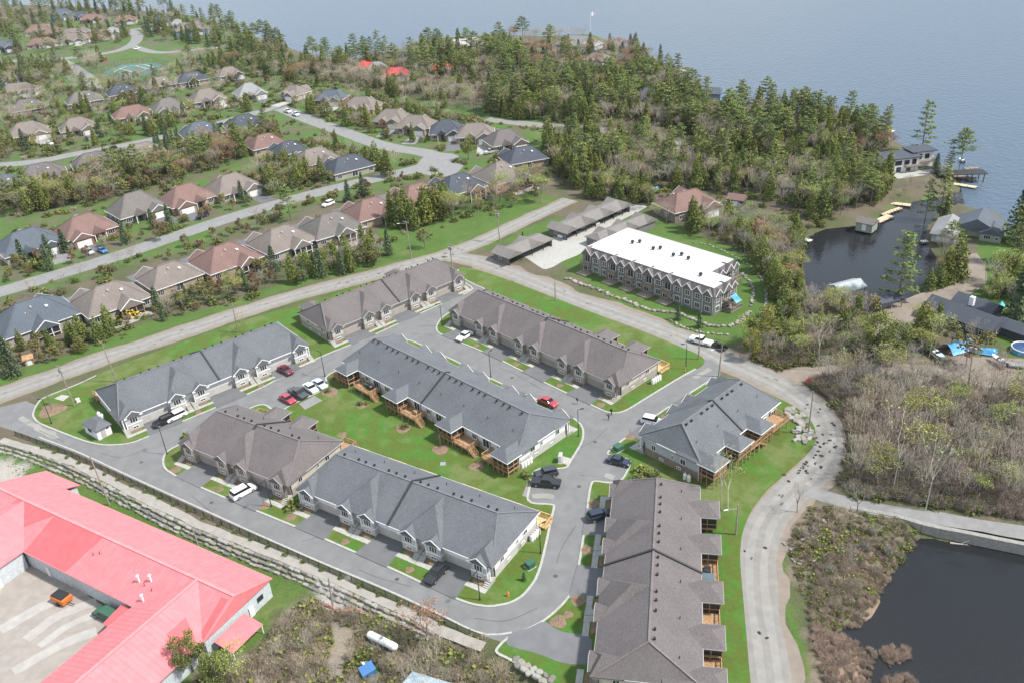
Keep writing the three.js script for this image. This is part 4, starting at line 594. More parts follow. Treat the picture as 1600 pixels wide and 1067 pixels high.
// ---------------------------------------------------------------- the works building with the pink metal roof, in the low yard
{
  const q0 = G(25, 855, 2.4), q1 = G(312, 999, 2.4), U = q1.clone().sub(q0).normalize(), turn = Math.atan2(-U.z, U.x), fr = { turn, pos: new THREE.Vector3(q0.x, LOW, q0.z) };
  const t = thing('works_building', 'large works building with pink metal roofs around a gravel yard', 'workshop', fr.pos, turn); footprints.push([[-24, 1], [54, 1], [54, -22], [-24, -22]].map(([x, z]) => toWorld(fr, x, z)), [[30, 0], [50, 0], [50, 40], [30, 40]].map(([x, z]) => toWorld(fr, x, z)));
  const Ez = 4.0, Rz = 7.0;
  // bar along the fenced road: front eave z = 0, rear eave z = -14.4, x -30 .. 48
  const bar = (x0, x1, z0, z1, m, nm, xr) => part(nm, new MB().hip(x0, x1, z0, z1, Ez, Rz - Ez, 0, 0, xr, 0.15).geo(), m, t);
  const roof = bar(-18, 48, -15.0, 0.1, M.pinkMetal, 'roof', -7.3);
  const pitch = (Rz - Ez) / 7.4, patch = (pts, nm = 'redder_patch') => part(nm, new MB().poly(...pts).geo(), M.redMetal, roof); // redder faces laid just above the pink slope
  const yf = (z) => Ez + (0.1 - z) * pitch + 0.05;
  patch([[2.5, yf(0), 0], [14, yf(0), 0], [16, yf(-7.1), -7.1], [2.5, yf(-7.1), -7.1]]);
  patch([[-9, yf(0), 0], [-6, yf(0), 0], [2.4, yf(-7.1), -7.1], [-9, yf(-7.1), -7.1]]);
  part('wall', new MB().box(15, -0.2, -7.45, 65.2, Ez + 0.15, 14.3).box(-12.4, -0.2, -15.9, 10, 2.9, 3).geo(), M.works, t);
  part('gable_wall', new MB().tri([47.62, Ez, -0.35], [47.62, Ez, -14.55], [47.62, Rz - 0.15, -7.4]).geo(), M.works, t);
  const rg = new MB(); for (const [x, z, x2, z2] of [[48.05, 0.1, 48.05, -7.3], [48.05, -15, 48.05, -7.3]]) rg.bar([x, Ez - 0.05, z], [x2, Rz - 0.02, z2], 0.08, 0.24); rg.bar([-18, Rz + 0.02, -7.3], [48, Rz + 0.02, -7.3], 0.5, 0.1); rg.box(15, Ez - 0.2, 0.14, 66, 0.16, 0.1).box(20.5, Ez - 0.2, -15.04, 55, 0.16, 0.1); part('ridge_cap', rg.geo(), M.pinkTrim, roof);
  part('wing_roof', new MB().quad([-18, Ez + 0.02, -15], [-7, Ez + 0.02, -15], [-7, Ez - 1.2, -18], [-18, Ez - 1.2, -18]).quad([-18, Ez - 0.12, -15], [-18, Ez - 1.34, -18], [-7, Ez - 1.34, -18], [-7, Ez - 0.12, -15]).geo(), M.pinkMetal, t);
  part('gable_wall', new MB().tri([-17.6, Ez, -0.35], [-17.6, Ez, -14.55], [-17.6, Rz - 0.15, -7.4]).geo(), M.works, t);
  // the wing that runs down the right of the yard
  const wing = part('wing_roof', new MB().hipz(31.6, 47.8, -7.2, 46, Ez + 0.02, Rz - Ez, 0, 0, 0.15, 39.7).geo(), M.pinkMetal, t);
  part('ridge_cap', new MB().bar([39.7, Rz + 0.05, -7.2], [39.7, Rz + 0.05, 46], 0.5, 0.1).box(31.55, Ez - 0.2, 22, 0.1, 0.16, 48).box(47.85, Ez - 0.2, 23, 0.1, 0.16, 46).geo(), M.pinkTrim, wing);
  part('wall', new MB().box(39.7, -0.2, 23, 15.2, Ez + 0.1, 45.4).geo(), M.works, t);
  const sl = (x) => Ez + (47.8 - x) * (Rz - Ez) / 8.1 + 0.07; part('redder_patch', new MB().poly([43.2, sl(43.2), -1.2], [46.6, sl(46.6), 0.4], [46.6, sl(46.6), 3.8], [43.2, sl(43.2), 2.6]).geo(), M.redMetal, wing);  // small redder faces over the wing and bar slopes near their junction
  part('redder_patch', new MB().poly([46.0, yf(-6.4), -6.4], [47.4, yf(-6.4), -6.4], [47.8, yf(-0.2), -0.2], [46.6, yf(-0.2), -0.2]).geo(), M.redMetal, roof);
  // the wing at the left of the yard
  part('wing_roof', new MB().hipz(-16, 2.2, -7.2, 30, Ez + 0.02, Rz - Ez, 0, 0, 0.15).geo(), M.pinkMetal, t);
  part('wall', new MB().box(-6.9, -0.2, 15, 17.4, Ez + 0.1, 29.6).geo(), M.works, t);
  { const sm = new MB(); for (let x = -17.5; x < 48; x += 0.9) { sm.bar([x, Ez + 0.01, 0.1], [x, Rz + 0.01, -7.3], 0.035, 0.04); sm.bar([x, Ez + 0.01, -15], [x, Rz + 0.01, -7.3], 0.035, 0.04); } for (let z = 0.5; z < 46; z += 0.9) { sm.bar([31.6, Ez + 0.03, z], [39.7, Rz + 0.03, z], 0.035, 0.04); sm.bar([47.8, Ez + 0.03, z], [39.7, Rz + 0.03, z], 0.035, 0.04); } part('seam', sm.geo(), M.pinkMetal, roof); }
  // small roofs, doors, flues
  part('canopy_roof', new MB().hip(28.6, 32.6, 0.2, 4.2, 2.5, 0.7, 0, 0, 0.2, 0.1).geo(), M.redMetal, t);
  part('canopy_roof', new MB().quad([48.2, 2.6, -8], [52.2, 2.0, -8], [52.2, 2.0, -1.4], [48.2, 2.6, -1.4]).quad([48.2, 2.5, -8], [48.2, 2.5, -1.4], [52.2, 1.9, -1.4], [52.2, 1.9, -8]).geo(), M.pinkMetal, t);
  for (const z of [-7.8, -1.6]) part('post', new MB().box(52, 0, z, 0.14, 1.95, 0.14).geo(), M.trim, t);
  addDoor(t, 'side_door', 47.75, 0, -9.8, 1.0, 2.1, Math.PI / 2, M.doorWhite); addWindow(t, 47.75, 1.6, -12, 1.2, 0.9, Math.PI / 2, M.darkTrim, 1); addDoor(t, 'side_door', 7.5, 0, -0.2, 1.0, 2.1, 0, M.doorWhite); addDoor(t, 'side_door', 2.0, 0, 6, 1.6, 2.3, Math.PI / 2, M.doorWhite);
  const flue = new MB().rod([0, -0.4, 0], [0, 1.3, 0], 0.16, 0.16, 8).rod([0, 1.3, 0], [0, 1.5, 0], 0.3, 0.12, 8).geo(); for (const [x, z] of [[29.5, -3.4], [31.6, -4.2], [32.8, -1.2]]) part('flue', flue, M.white, roof, [x, yf(z), z]);
  for (const [x, z] of [[17, -4], [18, -4.6], [31, -3.2], [33, -3]]) part('vent_pipe', pipeGeo, M.black, roof, [x, yf(z), z]);
}
// ---------------------------------------------------------------- houses
const clearDrives = [];
function angleOf(d, flip) { const a = G(d[0], d[1]), b = G(d[2], d[3]); return Math.atan2(-(b.z - a.z), b.x - a.x) + (flip ? Math.PI : 0); }
function house(o) {
  const W = (o.w ?? 17) * 1.06, D = (o.d ?? 14) * 1.06, E = o.e ?? 2.9, hl = W / 2, hd = D / 2, rise = o.rise ?? D * 0.34, turn = angleOf(o.dir, o.back) + (o.tw ?? 0), pos = G(o.c[0], o.c[1], 3.6); pos.y = 0;
  const fr = { turn, pos }, t = thing(o.name ?? 'bungalow', o.label, 'house', pos, turn), far = pos.length() > 620, R = o.roof, wl = o.wall; keepClear(fr, hl, hd + 1, 1.5);
  part('wall', new MB().box(0, -0.3, 0, W - 0.9, E + 0.25, D - 0.9).geo(), wl, t);
  const roof = part('roof', new MB().hip(-hl, hl, -hd, hd, E, rise, D * 0.42, D * 0.42, 0, 0.2).geo(), R, t);
  if (!far) part('gutter', new MB().box(0, E - 0.24, hd + 0.05, W + 0.1, 0.2, 0.1).box(0, E - 0.24, -hd - 0.05, W + 0.1, 0.2, 0.1).box(-hl - 0.05, E - 0.24, 0, 0.1, 0.2, D).box(hl + 0.05, E - 0.24, 0, 0.1, 0.2, D).geo(), o.trim ?? M.trim, roof);
  const s = o.m ? -1 : 1, gx = s * hl * 0.48, gw = 3.6, gp = 2.6;
  // garage wing at the front
  part('wall', new MB().box(gx, -0.3, hd + gp / 2 - 0.6, gw * 2 - 0.8, E + 0.2, gp + 0.6).geo(), wl, t);
  part('ridge_cap', new MB().caps(-hl, hl, -hd, hd, E, rise, D * 0.42, D * 0.42, 0).geo(), M.greyCap2 ?? R, roof);
  const gr = part('wing_roof', new MB().hipz(gx - gw, gx + gw, -0.5, hd + gp, E + 0.01, gw * 0.6, 0, o.hipFront ? 3 : 0, 0.16).geo(), R, t);
  if (!o.hipFront) { part('gable_wall', new MB().tri([gx - gw + 0.4, E - 0.2, hd + gp - 0.3], [gx + gw - 0.4, E - 0.2, hd + gp - 0.3], [gx, E + gw * 0.6 - 0.3, hd + gp - 0.3]).geo(), o.gable ?? M.tanSiding, gr); part('barge_board', new MB().bar([gx - gw, E - 0.1, hd + gp + 0.02], [gx, E + gw * 0.6 - 0.05, hd + gp + 0.02], 0.06, 0.24).bar([gx + gw, E - 0.1, hd + gp + 0.02], [gx, E + gw * 0.6 - 0.05, hd + gp + 0.02], 0.06, 0.24).geo(), o.trim ?? M.trim, gr); }
  addDoor(t, 'garage_door', gx, 0, hd + gp - 0.27, 4.8, 2.2, 0, o.gdoor ?? M.doorWhite);
  // entrance with a small gable
  const ex = -s * hl * 0.2, ew = 2.3; const er = part('porch_roof', new MB().hipz(ex - ew, ex + ew, -0.5, hd + 1.3, E + 0.02, ew * 0.75, 0, 0, 0.14).geo(), R, t);
  part('gable_wall', new MB().tri([ex - ew + 0.3, E - 0.1, hd + 1.05], [ex + ew - 0.3, E - 0.1, hd + 1.05], [ex, E + ew * 0.75 - 0.25, hd + 1.05]).geo(), o.gable ?? M.tanSiding, er);
  addDoor(t, 'front_door', ex, 0.2, hd - 0.42, 1.1, 2.2, 0, M.darkTrim);
  for (const k of [-1, 1]) part('porch_post', new MB().box(ex + k * (ew - 0.4), 0, hd + 1.0, 0.25, E, 0.25).geo(), o.trim ?? M.trim, t);
  addWindow(t, -s * hl * 0.66, 0.8, hd - 0.4, 2.2, 1.5, 0, M.trim, 3);
  for (const k of [-1, 1]) for (const z of [-hd * 0.5, hd * 0.15]) addWindow(t, k * (hl - 0.4), 1.0, z, 1.1, 1.2, k * Math.PI / 2, M.trim, 2);
  // the back: gabled porch with a dark screen between posts, windows, deck
  const bx = (o.bx ?? 0.1) * hl, bw = o.bw ?? 3.4; const rw = bw * 0.72;
  if (o.rear !== 'plain') {
    const br = part('rear_roof', new MB().hipz(bx - bw, bx + bw, -hd - 2.4, 0.5, E + 0.02, rw, 0, 0, 0.16).geo(), R, t);
    part('barge_board', new MB().bar([bx - bw, E - 0.1, -hd - 2.42], [bx, E + rw - 0.05, -hd - 2.42], 0.06, 0.26).bar([bx + bw, E - 0.1, -hd - 2.42], [bx, E + rw - 0.05, -hd - 2.42], 0.06, 0.26).geo(), o.trim ?? M.trim, br);
    const sc = new MB().poly([bx - bw + 0.4, 0.3, -hd - 2.05], [bx + bw - 0.4, 0.3, -hd - 2.05], [bx + bw - 0.4, E, -hd - 2.05], [bx, E + rw - 0.4, -hd - 2.05], [bx - bw + 0.4, E, -hd - 2.05]); for (const k of [-1, 1]) sc.quad([bx + k * (bw - 0.4), 0.3, -hd - 2.05], [bx + k * (bw - 0.4), 0.3, -hd], [bx + k * (bw - 0.4), E, -hd], [bx + k * (bw - 0.4), E, -hd - 2.05]);
    part('screen', sc.geo(), o.rear === 'glass' ? M.glass : M.screen, t);
    const fr2 = new MB(); for (const k of [-1, -0.33, 0.33, 1]) fr2.box(bx + k * (bw - 0.4), 0, -hd - 2.15, 0.2, E, 0.2); fr2.box(bx, E - 0.15, -hd - 2.15, bw * 2 - 0.6, 0.22, 0.2).bar([bx, E, -hd - 2.15], [bx, E + rw - 0.4, -hd - 2.15], 0.18); fr2.box(bx, 0.9, -hd - 2.14, bw * 2 - 0.8, 0.1, 0.1); part('screen_frame', fr2.geo(), o.posts ?? M.trim, t);
  }
  for (const x of [-0.78, 0.72]) addWindow(t, x * hl, 0.7, -hd + 0.4, 2.0, 1.5, Math.PI, M.trim, 3);
  if (o.rear === 'plain') addWindow(t, 0, 0.3, -hd + 0.4, 2.4, 2.1, Math.PI, M.trim, 2);
  part('roof_vent', new MB().box(0.6, E + rise * 0.72, -hd * 0.3, 0.5, 0.5, 0.5).geo(), M.greyTrim, roof); if (!far) { part('skylight', new MB().box(-hl * 0.3, E + rise * 0.6, -hd * 0.42, 0.7, 0.35, 0.9).geo(), M.white, roof); part('vent_pipe', pipeGeo, M.white, roof, [hl * 0.25, E + rise * 0.55, -hd * 0.42]); }
  const dl = o.dl ?? 9, dm = o.drive ?? M.darkAsphalt; if (dl) { const p = [[gx - 3, hd + gp], [gx + 3, hd + gp], [gx + 3.2, hd + gp + dl], [gx - 3.2, hd + gp + dl]].map(([x, z]) => toWorld(fr, x, z)); struct('driveway', sheet(p, 0.03 + 0.004 * (used.get('driveway') % 3)).geo(), dm); clearDrives.push(p); }
  if (o.patio) { const p = [[bx - 4, -hd - 2.2], [bx + 7, -hd - 2.2], [bx + 7, -hd - 6], [bx - 4, -hd - 6]].map(([x, z]) => toWorld(fr, x, z)); struct('patio', sheet(p, 0.06).geo(), M.paver); }
  return t;
}
const S1 = [0, 456, 400, 328], S1b = [400, 328, 690, 252], S2 = [436, 168, 620, 232], S3 = [0, 258, 330, 196], S4 = [0, 98, 180, 80];
const st = M.stone, tb = M.tanBrick, rb = M.redBrick, bs = M.brownStone;
const HOUSES = [
  // backs towards the gravel road
  { c: [52, 492], dir: S1, back: 1, w: 19, d: 15, roof: M.blueRoof, wall: st, label: 'blue-grey roofed stone house at the left edge above the gravel road', bx: 0.0, m: 1 },
  { c: [171, 465], dir: S1, back: 1, roof: M.tanRoof, wall: st, label: 'brown-roofed stone house with timber-trussed screen porch and yellow bush behind', bx: -0.25, posts: M.cedar, patio: 1 },
  { c: [264, 429], dir: S1, back: 1, w: 15, d: 12, roof: M.tanRoof, wall: tb, rear: 'plain', label: 'brown-roofed tan brick house without a rear porch, second along from the yellow bush' },
  { c: [352, 402], dir: S1, back: 1, roof: M.redRoof, wall: tb, label: 'red-brown roofed brick house with dark screened gable porch above the rock beds', bx: -0.35 },
  { c: [440, 374], dir: S1, back: 1, roof: M.tanRoof, wall: st, rear: 'glass', label: 'brown-roofed house with a tall glazed gable looking onto a hedged garden', bx: -0.2 },
  { c: [518, 352], dir: S1b, back: 1, roof: M.greenRoof, wall: st, label: 'grey-brown roofed house with a paved terrace and white loungers behind', bx: -0.1, patio: 1 },
  { c: [580, 327], dir: S1b, back: 1, w: 16, d: 13, roof: M.redRoof, wall: tb, label: 'red-brown roofed house partly behind the cedar clump, by the lawn with a wooden pole', bx: -0.4 },
  { c: [652, 304], dir: S1b, back: 1, w: 16, d: 13, roof: M.redRoof, wall: tb, rear: 'plain', label: 'red-brown roofed house almost hidden behind the tall dark cedars' },
  { c: [716, 292], dir: S1b, back: 1, w: 16, d: 13, e: 3.8, roof: M.darkRoof, wall: st, label: 'dark blue roofed house with white two-level rear balcony near the road bend', bx: -0.3 },
  { c: [782, 274], dir: S1b, back: 1, w: 15, d: 15, e: 3.6, roof: M.tanRoof, wall: tb, label: 'brown-roofed tan brick house with orange timber under its rear porch', bx: -0.5, posts: M.cedar, patio: 1 },
  { c: [818, 243], dir: [740, 262, 860, 240], back: 1, w: 16, d: 12, roof: M.darkRoof, wall: tb, rear: 'plain', label: 'dark teal roofed house at the far right end of the cul-de-sac', dl: 5 },
  { c: [788, 216], dir: [740, 262, 860, 240], w: 15, d: 13, roof: M.brownRoof, wall: tb, label: 'brown-roofed house beside the white pickup at the cul-de-sac', dl: 6, drive: M.concrete },
  { c: [742, 205], dir: S2, back: 0, tw: 0.9, w: 16, d: 12, roof: M.tanRoof, wall: tb, label: 'brown-roofed house behind the pale driveway at the head of the cul-de-sac', dl: 14, drive: M.concrete },
  { c: [697, 200], dir: S2, tw: 0.9, w: 14, d: 13, roof: M.darkRoof, wall: tb, label: 'dark blue roofed tan brick house with long black driveway to the cul-de-sac', dl: 14 },
  { c: [650, 192], dir: S2, tw: 0.6, w: 16, d: 12, roof: M.tanRoof, wall: tb, label: 'brown-roofed house behind the small dark tree north of the cul-de-sac', dl: 12, drive: M.oldAsphalt },
  { c: [612, 182], dir: S2, tw: 0.6, w: 15, d: 12, roof: M.tanRoof, wall: tb, label: 'brown-roofed house two plots left of the dark blue one north of the cul-de-sac', dl: 12, drive: M.oldAsphalt },
  { c: [565, 163], dir: S2, tw: 0.6, w: 17, d: 13, roof: M.tanRoof, wall: tb, label: 'large brown-roofed house with tan side wall, at the corner by the white trucks', dl: 10, drive: M.concrete },
  { c: [518, 150], dir: S2, tw: 0.7, w: 15, d: 11, roof: M.blueRoof, wall: rb, label: 'red brick house with dark blue roof below the woods', dl: 10, drive: M.concrete },
  { c: [460, 142], dir: S2, tw: 0.3, w: 13, d: 11, roof: M.tanRoof, wall: M.tanSiding, label: 'pale brown-roofed house with the red tractor on its drive', dl: 10, drive: M.concrete },
  // fronts towards the main street
  { c: [42, 378], dir: S1, w: 18, d: 14, m: 0, roof: M.blueRoof, wall: st, label: 'blue-roofed house facing the street at the left, behind a round spruce', drive: M.oldAsphalt },
  { c: [132, 354], dir: S1, m: 1, roof: M.redRoof, wall: rb, label: 'red-brown roofed house with a silver car and a blue car on its black driveway' },
  { c: [212, 322], dir: S1, rise: 6, roof: M.greenRoof, wall: M.slateSiding, gable: M.slateSiding, label: 'steep grey-roofed house with three front gables beside a long black driveway' },
  { c: [290, 306], dir: S1, m: 1, roof: M.redRoof, wall: tb, label: 'red-brown roofed house with the dark blue SUV on its driveway' },
  { c: [361, 289], dir: S1, roof: M.tanRoof, wall: st, label: 'brown-roofed house at the right end of the row facing the main street, black driveway' },
  { c: [414, 222], dir: S1b, back: 1, w: 15, d: 12, roof: M.redRoof, wall: tb, rear: 'plain', label: 'red-brown roofed house squeezed beside the dark blue one below the upper street', dl: 6 },
  { c: [451, 232], dir: S1b, back: 1, w: 13, d: 11, roof: M.darkRoof, wall: st, rear: 'plain', label: 'small dark blue roofed house between two brown-roofed ones below the upper street', dl: 6 },
  { c: [492, 246], dir: S1b, back: 1, w: 17, d: 13, roof: M.tanRoof, wall: st, label: 'wide brown-roofed house with a dark porch, left of the low dark blue roof', dl: 6, bx: -0.3 },
  { c: [543, 257], dir: S1b, back: 1, w: 17, d: 12, roof: M.darkRoof, wall: st, rear: 'plain', label: 'low dark blue roofed house inside the street bend, behind tall bare trees', dl: 6 },
  // along the upper street
  { c: [224, 238], dir: S3, back: 1, roof: M.tanRoof, wall: M.tanSiding, label: 'brown-roofed house with white gable window and raised orange deck', bx: -0.3, dl: 6 },
  { c: [146, 252], dir: S3, back: 1, w: 17, d: 13, roof: M.brownRoof, wall: bs, label: 'dark purple-brown roofed house behind the tall dark firs', dl: 6 },
  { c: [64, 271], dir: S3, back: 1, w: 18, d: 14, roof: M.brownRoof, wall: rb, label: 'dark brown roofed red brick house with a white sheet on its rear patio', dl: 6 },
  { c: [4, 288], dir: S3, back: 1, w: 15, d: 13, roof: M.blueRoof, wall: st, label: 'blue-roofed house cut by the left edge above the wooded belt', dl: 6 },
  { c: [314, 208], dir: S3, back: 1, e: 3.9, roof: M.blueRoof, wall: tb, rear: 'glass', label: 'blue-grey roofed house with a tall porch and double rows of windows', bx: 0.0, dl: 6 },
  { c: [382, 193], dir: S3, back: 1, roof: M.darkRoof, wall: tb, label: 'dark blue roofed house at the right end of the upper street', bx: -0.5, dl: 5 },
  { c: [262, 166], dir: S3, m: 1, w: 16, roof: M.greenRoof, wall: st, label: 'grey-brown roofed house behind the row of small spruces', dl: 8 },
  { c: [322, 151], dir: S3, w: 17, roof: M.tanRoof, wall: st, label: 'pale brown roofed house with a green front lawn on the upper street', dl: 8, drive: M.concrete },
  { c: [389, 142], dir: S3, w: 15, roof: M.paleRoof, wall: st, label: 'pale blue-grey roofed house at the upper street corner', dl: 8 },
  { c: [205, 176], dir: S3, w: 18, d: 12, roof: M.redRoof, wall: tb, gable: M.whiteSiding, label: 'red-roofed house with a white gabled porch', dl: 8 },
  { c: [120, 196], dir: S3, w: 16, d: 13, roof: M.tanRoof, wall: st, label: 'brown-roofed house at the top of the curving grey driveway', dl: 10 },
  { c: [42, 204], dir: S3, w: 18, d: 14, roof: M.tanRoof, wall: M.tanSiding, label: 'wide brown-roofed house with a pink paved driveway', dl: 9, drive: M.paver },
  { c: [42, 166], dir: S3, back: 1, w: 17, d: 13, roof: M.brownRoof, wall: bs, rear: 'plain', label: 'very dark brown roofed house among evergreens near the left edge', dl: 0 },
  { c: [130, 154], dir: S3, back: 1, w: 18, d: 13, roof: M.greenRoof, wall: M.slateSiding, rear: 'glass', label: 'grey-roofed house with blue-tinted rear gable glazing', dl: 0 },
  { c: [190, 142], dir: S3, back: 1, w: 16, d: 12, roof: M.darkRoof, wall: rb, label: 'dark blue roofed brick house just below the sports court', dl: 0 },
  { c: [248, 130], dir: S3, back: 1, w: 17, d: 12, roof: M.tanRoof, wall: st, rear: 'plain', label: 'brown-roofed house below the right end of the sports court', dl: 0 },
  { c: [299, 122], dir: S3, back: 1, w: 17, d: 12, roof: M.darkRoof, wall: st, label: 'dark blue roofed house with a pale barge-boarded gable', dl: 0 },
  { c: [357, 113], dir: S3, w: 14, d: 11, roof: M.tanRoof, wall: M.whiteSiding, label: 'brown-roofed house with a white front at the woods edge', dl: 5 },
  // far left, towards the lake
  { c: [28, 140], dir: S4, w: 20, d: 13, roof: M.tanRoof, wall: M.tanSiding, label: 'pale tan roofed house near the left edge beyond the evergreens', dl: 0 },
  { c: [8, 122], dir: S4, w: 14, d: 11, roof: M.redRoof, wall: M.blueSiding, label: 'orange-brown roofed house at the left edge below the wide street', dl: 0 },
  { c: [62, 46], dir: S4, w: 22, d: 14, roof: M.redRoof, wall: M.tanSiding, label: 'pink-brown roofed house left of the orange-walled one', dl: 0, rear: 'plain' },
  { c: [84, 50], dir: S4, w: 17, d: 13, roof: M.redRoof, wall: tb, label: 'brick-red roofed house between the pink-brown and orange ones', dl: 0, rear: 'plain' },
  { c: [64, 66], dir: S4, w: 20, d: 12, roof: M.redRoof, wall: M.tanSiding, label: 'rusty roofed house above the bright verge of the wide street', dl: 0, rear: 'plain' },
  { c: [112, 60], dir: S4, w: 25, d: 14, roof: M.tanRoof, wall: M.whiteSiding, label: 'large pale roofed house with a white gabled entrance on the wide street', dl: 6, rear: 'plain', drive: M.concrete },
  { c: [118, 49], dir: S4, w: 22, d: 10, roof: M.tanRoof, wall: M.freshWood, label: 'orange-walled house behind the large pale roofed one', dl: 0, rear: 'plain' },
  { c: [156, 54], dir: S4, w: 20, d: 13, roof: M.redRoof, wall: tb, label: 'brown-roofed house left of the white house at the street corner', dl: 0, rear: 'plain' },
  { c: [176, 52], dir: S4, w: 12, d: 11, e: 4.5, roof: M.paleRoof, wall: M.whiteSiding, label: 'white house at the corner of the wide street', dl: 0, rear: 'plain' },
  { c: [10, 72], dir: S4, w: 16, d: 13, e: 3.6, roof: M.blueRoof, wall: M.slateSiding, label: 'blue-roofed house with white-trimmed gable at the upper left edge', dl: 6, rear: 'plain' },
  { c: [97, 24], dir: S4, w: 18, d: 13, e: 5, roof: M.blueRoof, wall: M.blueSiding, label: 'blue house among the evergreens near the far shore', dl: 0, rear: 'plain' },
  { c: [122, 24], dir: S4, w: 18, d: 12, roof: M.darkRoof, wall: M.slateSiding, label: 'slate-grey house beside the blue one near the far shore', dl: 0, rear: 'plain' },
  { c: [142, 28], dir: S4, w: 18, d: 12, roof: M.redRoof, wall: rb, label: 'dark red house beside the slate-grey one near the far shore', dl: 0, rear: 'plain' },
  { c: [195, 30], dir: S4, w: 18, d: 12, roof: M.redRoof, wall: M.tanSiding, label: 'pink-roofed house at the far end of the wide street', dl: 0, rear: 'plain' },
  { c: [252, 33], dir: S4, w: 14, d: 13, e: 4.5, roof: M.darkRoof, wall: tb, label: 'steep dark blue roofed house beyond the spruces near the lake', dl: 0, rear: 'plain' },
  { c: [277, 36], dir: S4, w: 12, d: 11, roof: M.paleRoof, wall: M.greySiding, label: 'small grey-roofed house between the dark blue and the tan ones near the lake', dl: 0, rear: 'plain' },
  { c: [300, 46], dir: S4, w: 24, d: 15, e: 4.2, roof: M.tanRoof, wall: M.blueSiding, label: 'wide tan-roofed house with blue walls near the lake', dl: 0, rear: 'plain' },
  // cottages in the woods of the point
  { name: 'cottage', c: [620, 113], dir: [560, 120, 700, 112], w: 14, d: 10, roof: M.scarlet, wall: M.tanSiding, label: 'scarlet-roofed cottage, largest of the red roofs in the woods', dl: 0, rear: 'plain' },
  { name: 'cottage', c: [568, 102], dir: [560, 120, 700, 112], tw: 1.4, w: 10, d: 9, roof: M.scarlet, wall: M.sageSiding, label: 'small scarlet roof among trees left of the largest red one', dl: 0, rear: 'plain' },
  { name: 'cottage', c: [690, 104], dir: [560, 120, 700, 112], w: 12, d: 8, roof: M.scarlet, wall: M.sageSiding, label: 'small scarlet roof among trees right of the largest red one', dl: 0, rear: 'plain' },
  { name: 'cottage', c: [633, 94], dir: [560, 120, 700, 112], tw: 0.5, w: 10, d: 10, e: 4.5, roof: M.darkRoof, wall: M.slateSiding, label: 'tall dark slate cottage just above the largest scarlet roof', dl: 0, rear: 'plain' },
  { name: 'cottage', c: [588, 102], dir: [560, 120, 700, 112], tw: 0.2, w: 10, d: 8, roof: M.paleRoof, wall: M.greySiding, label: 'pale grey cottage roof in the woods between two scarlet roofs', dl: 0, rear: 'plain' },
  { name: 'cottage', c: [722, 68], dir: [560, 120, 700, 112], tw: 0.3, w: 26, d: 11, roof: M.greyTrim, wall: M.slateSiding, label: 'long grey cottage roof behind the tall pines on the shore', dl: 0, rear: 'plain' },
  { name: 'cottage', c: [905, 66], dir: [860, 60, 960, 66], w: 26, d: 12, rise: 5, roof: M.paleRoof, wall: M.greySiding, label: 'large grey-roofed house on the tip of the point beside the flagpole', dl: 0, rear: 'plain' },
  { name: 'cottage', c: [1010, 153], dir: [960, 150, 1060, 160], tw: 0.8, w: 10, d: 10, e: 4.6, rise: 4, roof: M.darkRoof, wall: M.slateSiding, label: 'dark steep roof deep in the woods above the gravel curve', dl: 0, rear: 'plain' },
  { name: 'cottage', c: [935, 90], dir: [860, 60, 960, 66], w: 14, d: 10, roof: M.tanRoof, wall: M.tanSiding, label: 'tan roof in the trees behind the tip of the point', dl: 0, rear: 'plain' },
  // by the inlet
  { name: 'lake_house', c: [1072, 316], dir: [1030, 330, 1100, 312], w: 17, d: 12, e: 3.6, rise: 4, roof: M.redRoof, wall: bs, gable: bs, label: 'rust-roofed house with reddish terraces behind the white-roofed apartment house', dl: 0, bx: 0.4, posts: M.cedar },
];
for (const h of HOUSES) house(h);
M.bark = mat(0.16, 0.135, 0.115); M.paleBark = mat(0.34, 0.32, 0.29);
M.carGlass = mat(0.012, 0.014, 0.017, null, 0.06); M.tail = mat(0.3, 0.02, 0.02, null, 0.3);
M.vanGreen = M.green; M.tinBlue = mat(0.34, 0.42, 0.47, 'metal', 0.45); M.netOrange = mat(0.6, 0.22, 0.16);
M.person = new THREE.MeshStandardMaterial({ vertexColors: true, roughness: 0.9, side: THREE.DoubleSide }); M.bluegrey = mat(0.09, 0.13, 0.16);
// ---------------------------------------------------------------- small helpers for placed things
M.rubble = mat(0.27, 0.25, 0.225, 'gravel');
const lineAngle = (a, b) => Math.atan2(-(b.z - a.z), b.x - a.x);
function boulderGeo(s, r = 1) { return once('boulder' + s, () => { const g = new THREE.IcosahedronGeometry(0.5, 1), p = g.attributes.position; for (let i = 0; i < p.count; i++) { const x = p.getX(i), y = p.getY(i), z = p.getZ(i), k = 0.8 + 0.5 * vnoise(x * 3 + s * 9 + 20, y * 3 + z * 4 + 30, 0, s); p.setXYZ(i, clamp(x * k * 1.15, -0.46, 0.46), clamp(y * k, -0.36, 0.34), clamp(z * k * 1.05, -0.44, 0.44)); } g.deleteAttribute('normal'); g.deleteAttribute('uv'); g.computeVertexNormals(); g.setAttribute('uv', new THREE.Float32BufferAttribute(new Array(p.count * 2).fill(0).map((_, i) => (i % 2 ? p.getY(i >> 1) : p.getX(i >> 1)) * 2), 2)); return g; }); }
const rockMats = [M.rock, M.rockDark, M.rockWarm];
function boulder(parent, x, y, z, w, h, d, turn) { const m = part(parent === scene ? 'boulder' : 'boulder', boulderGeo(Math.floor(rnd() * 6)), pick(rockMats), parent, [x, y, z], turn); m.scale.set(w, h, d); return m; }

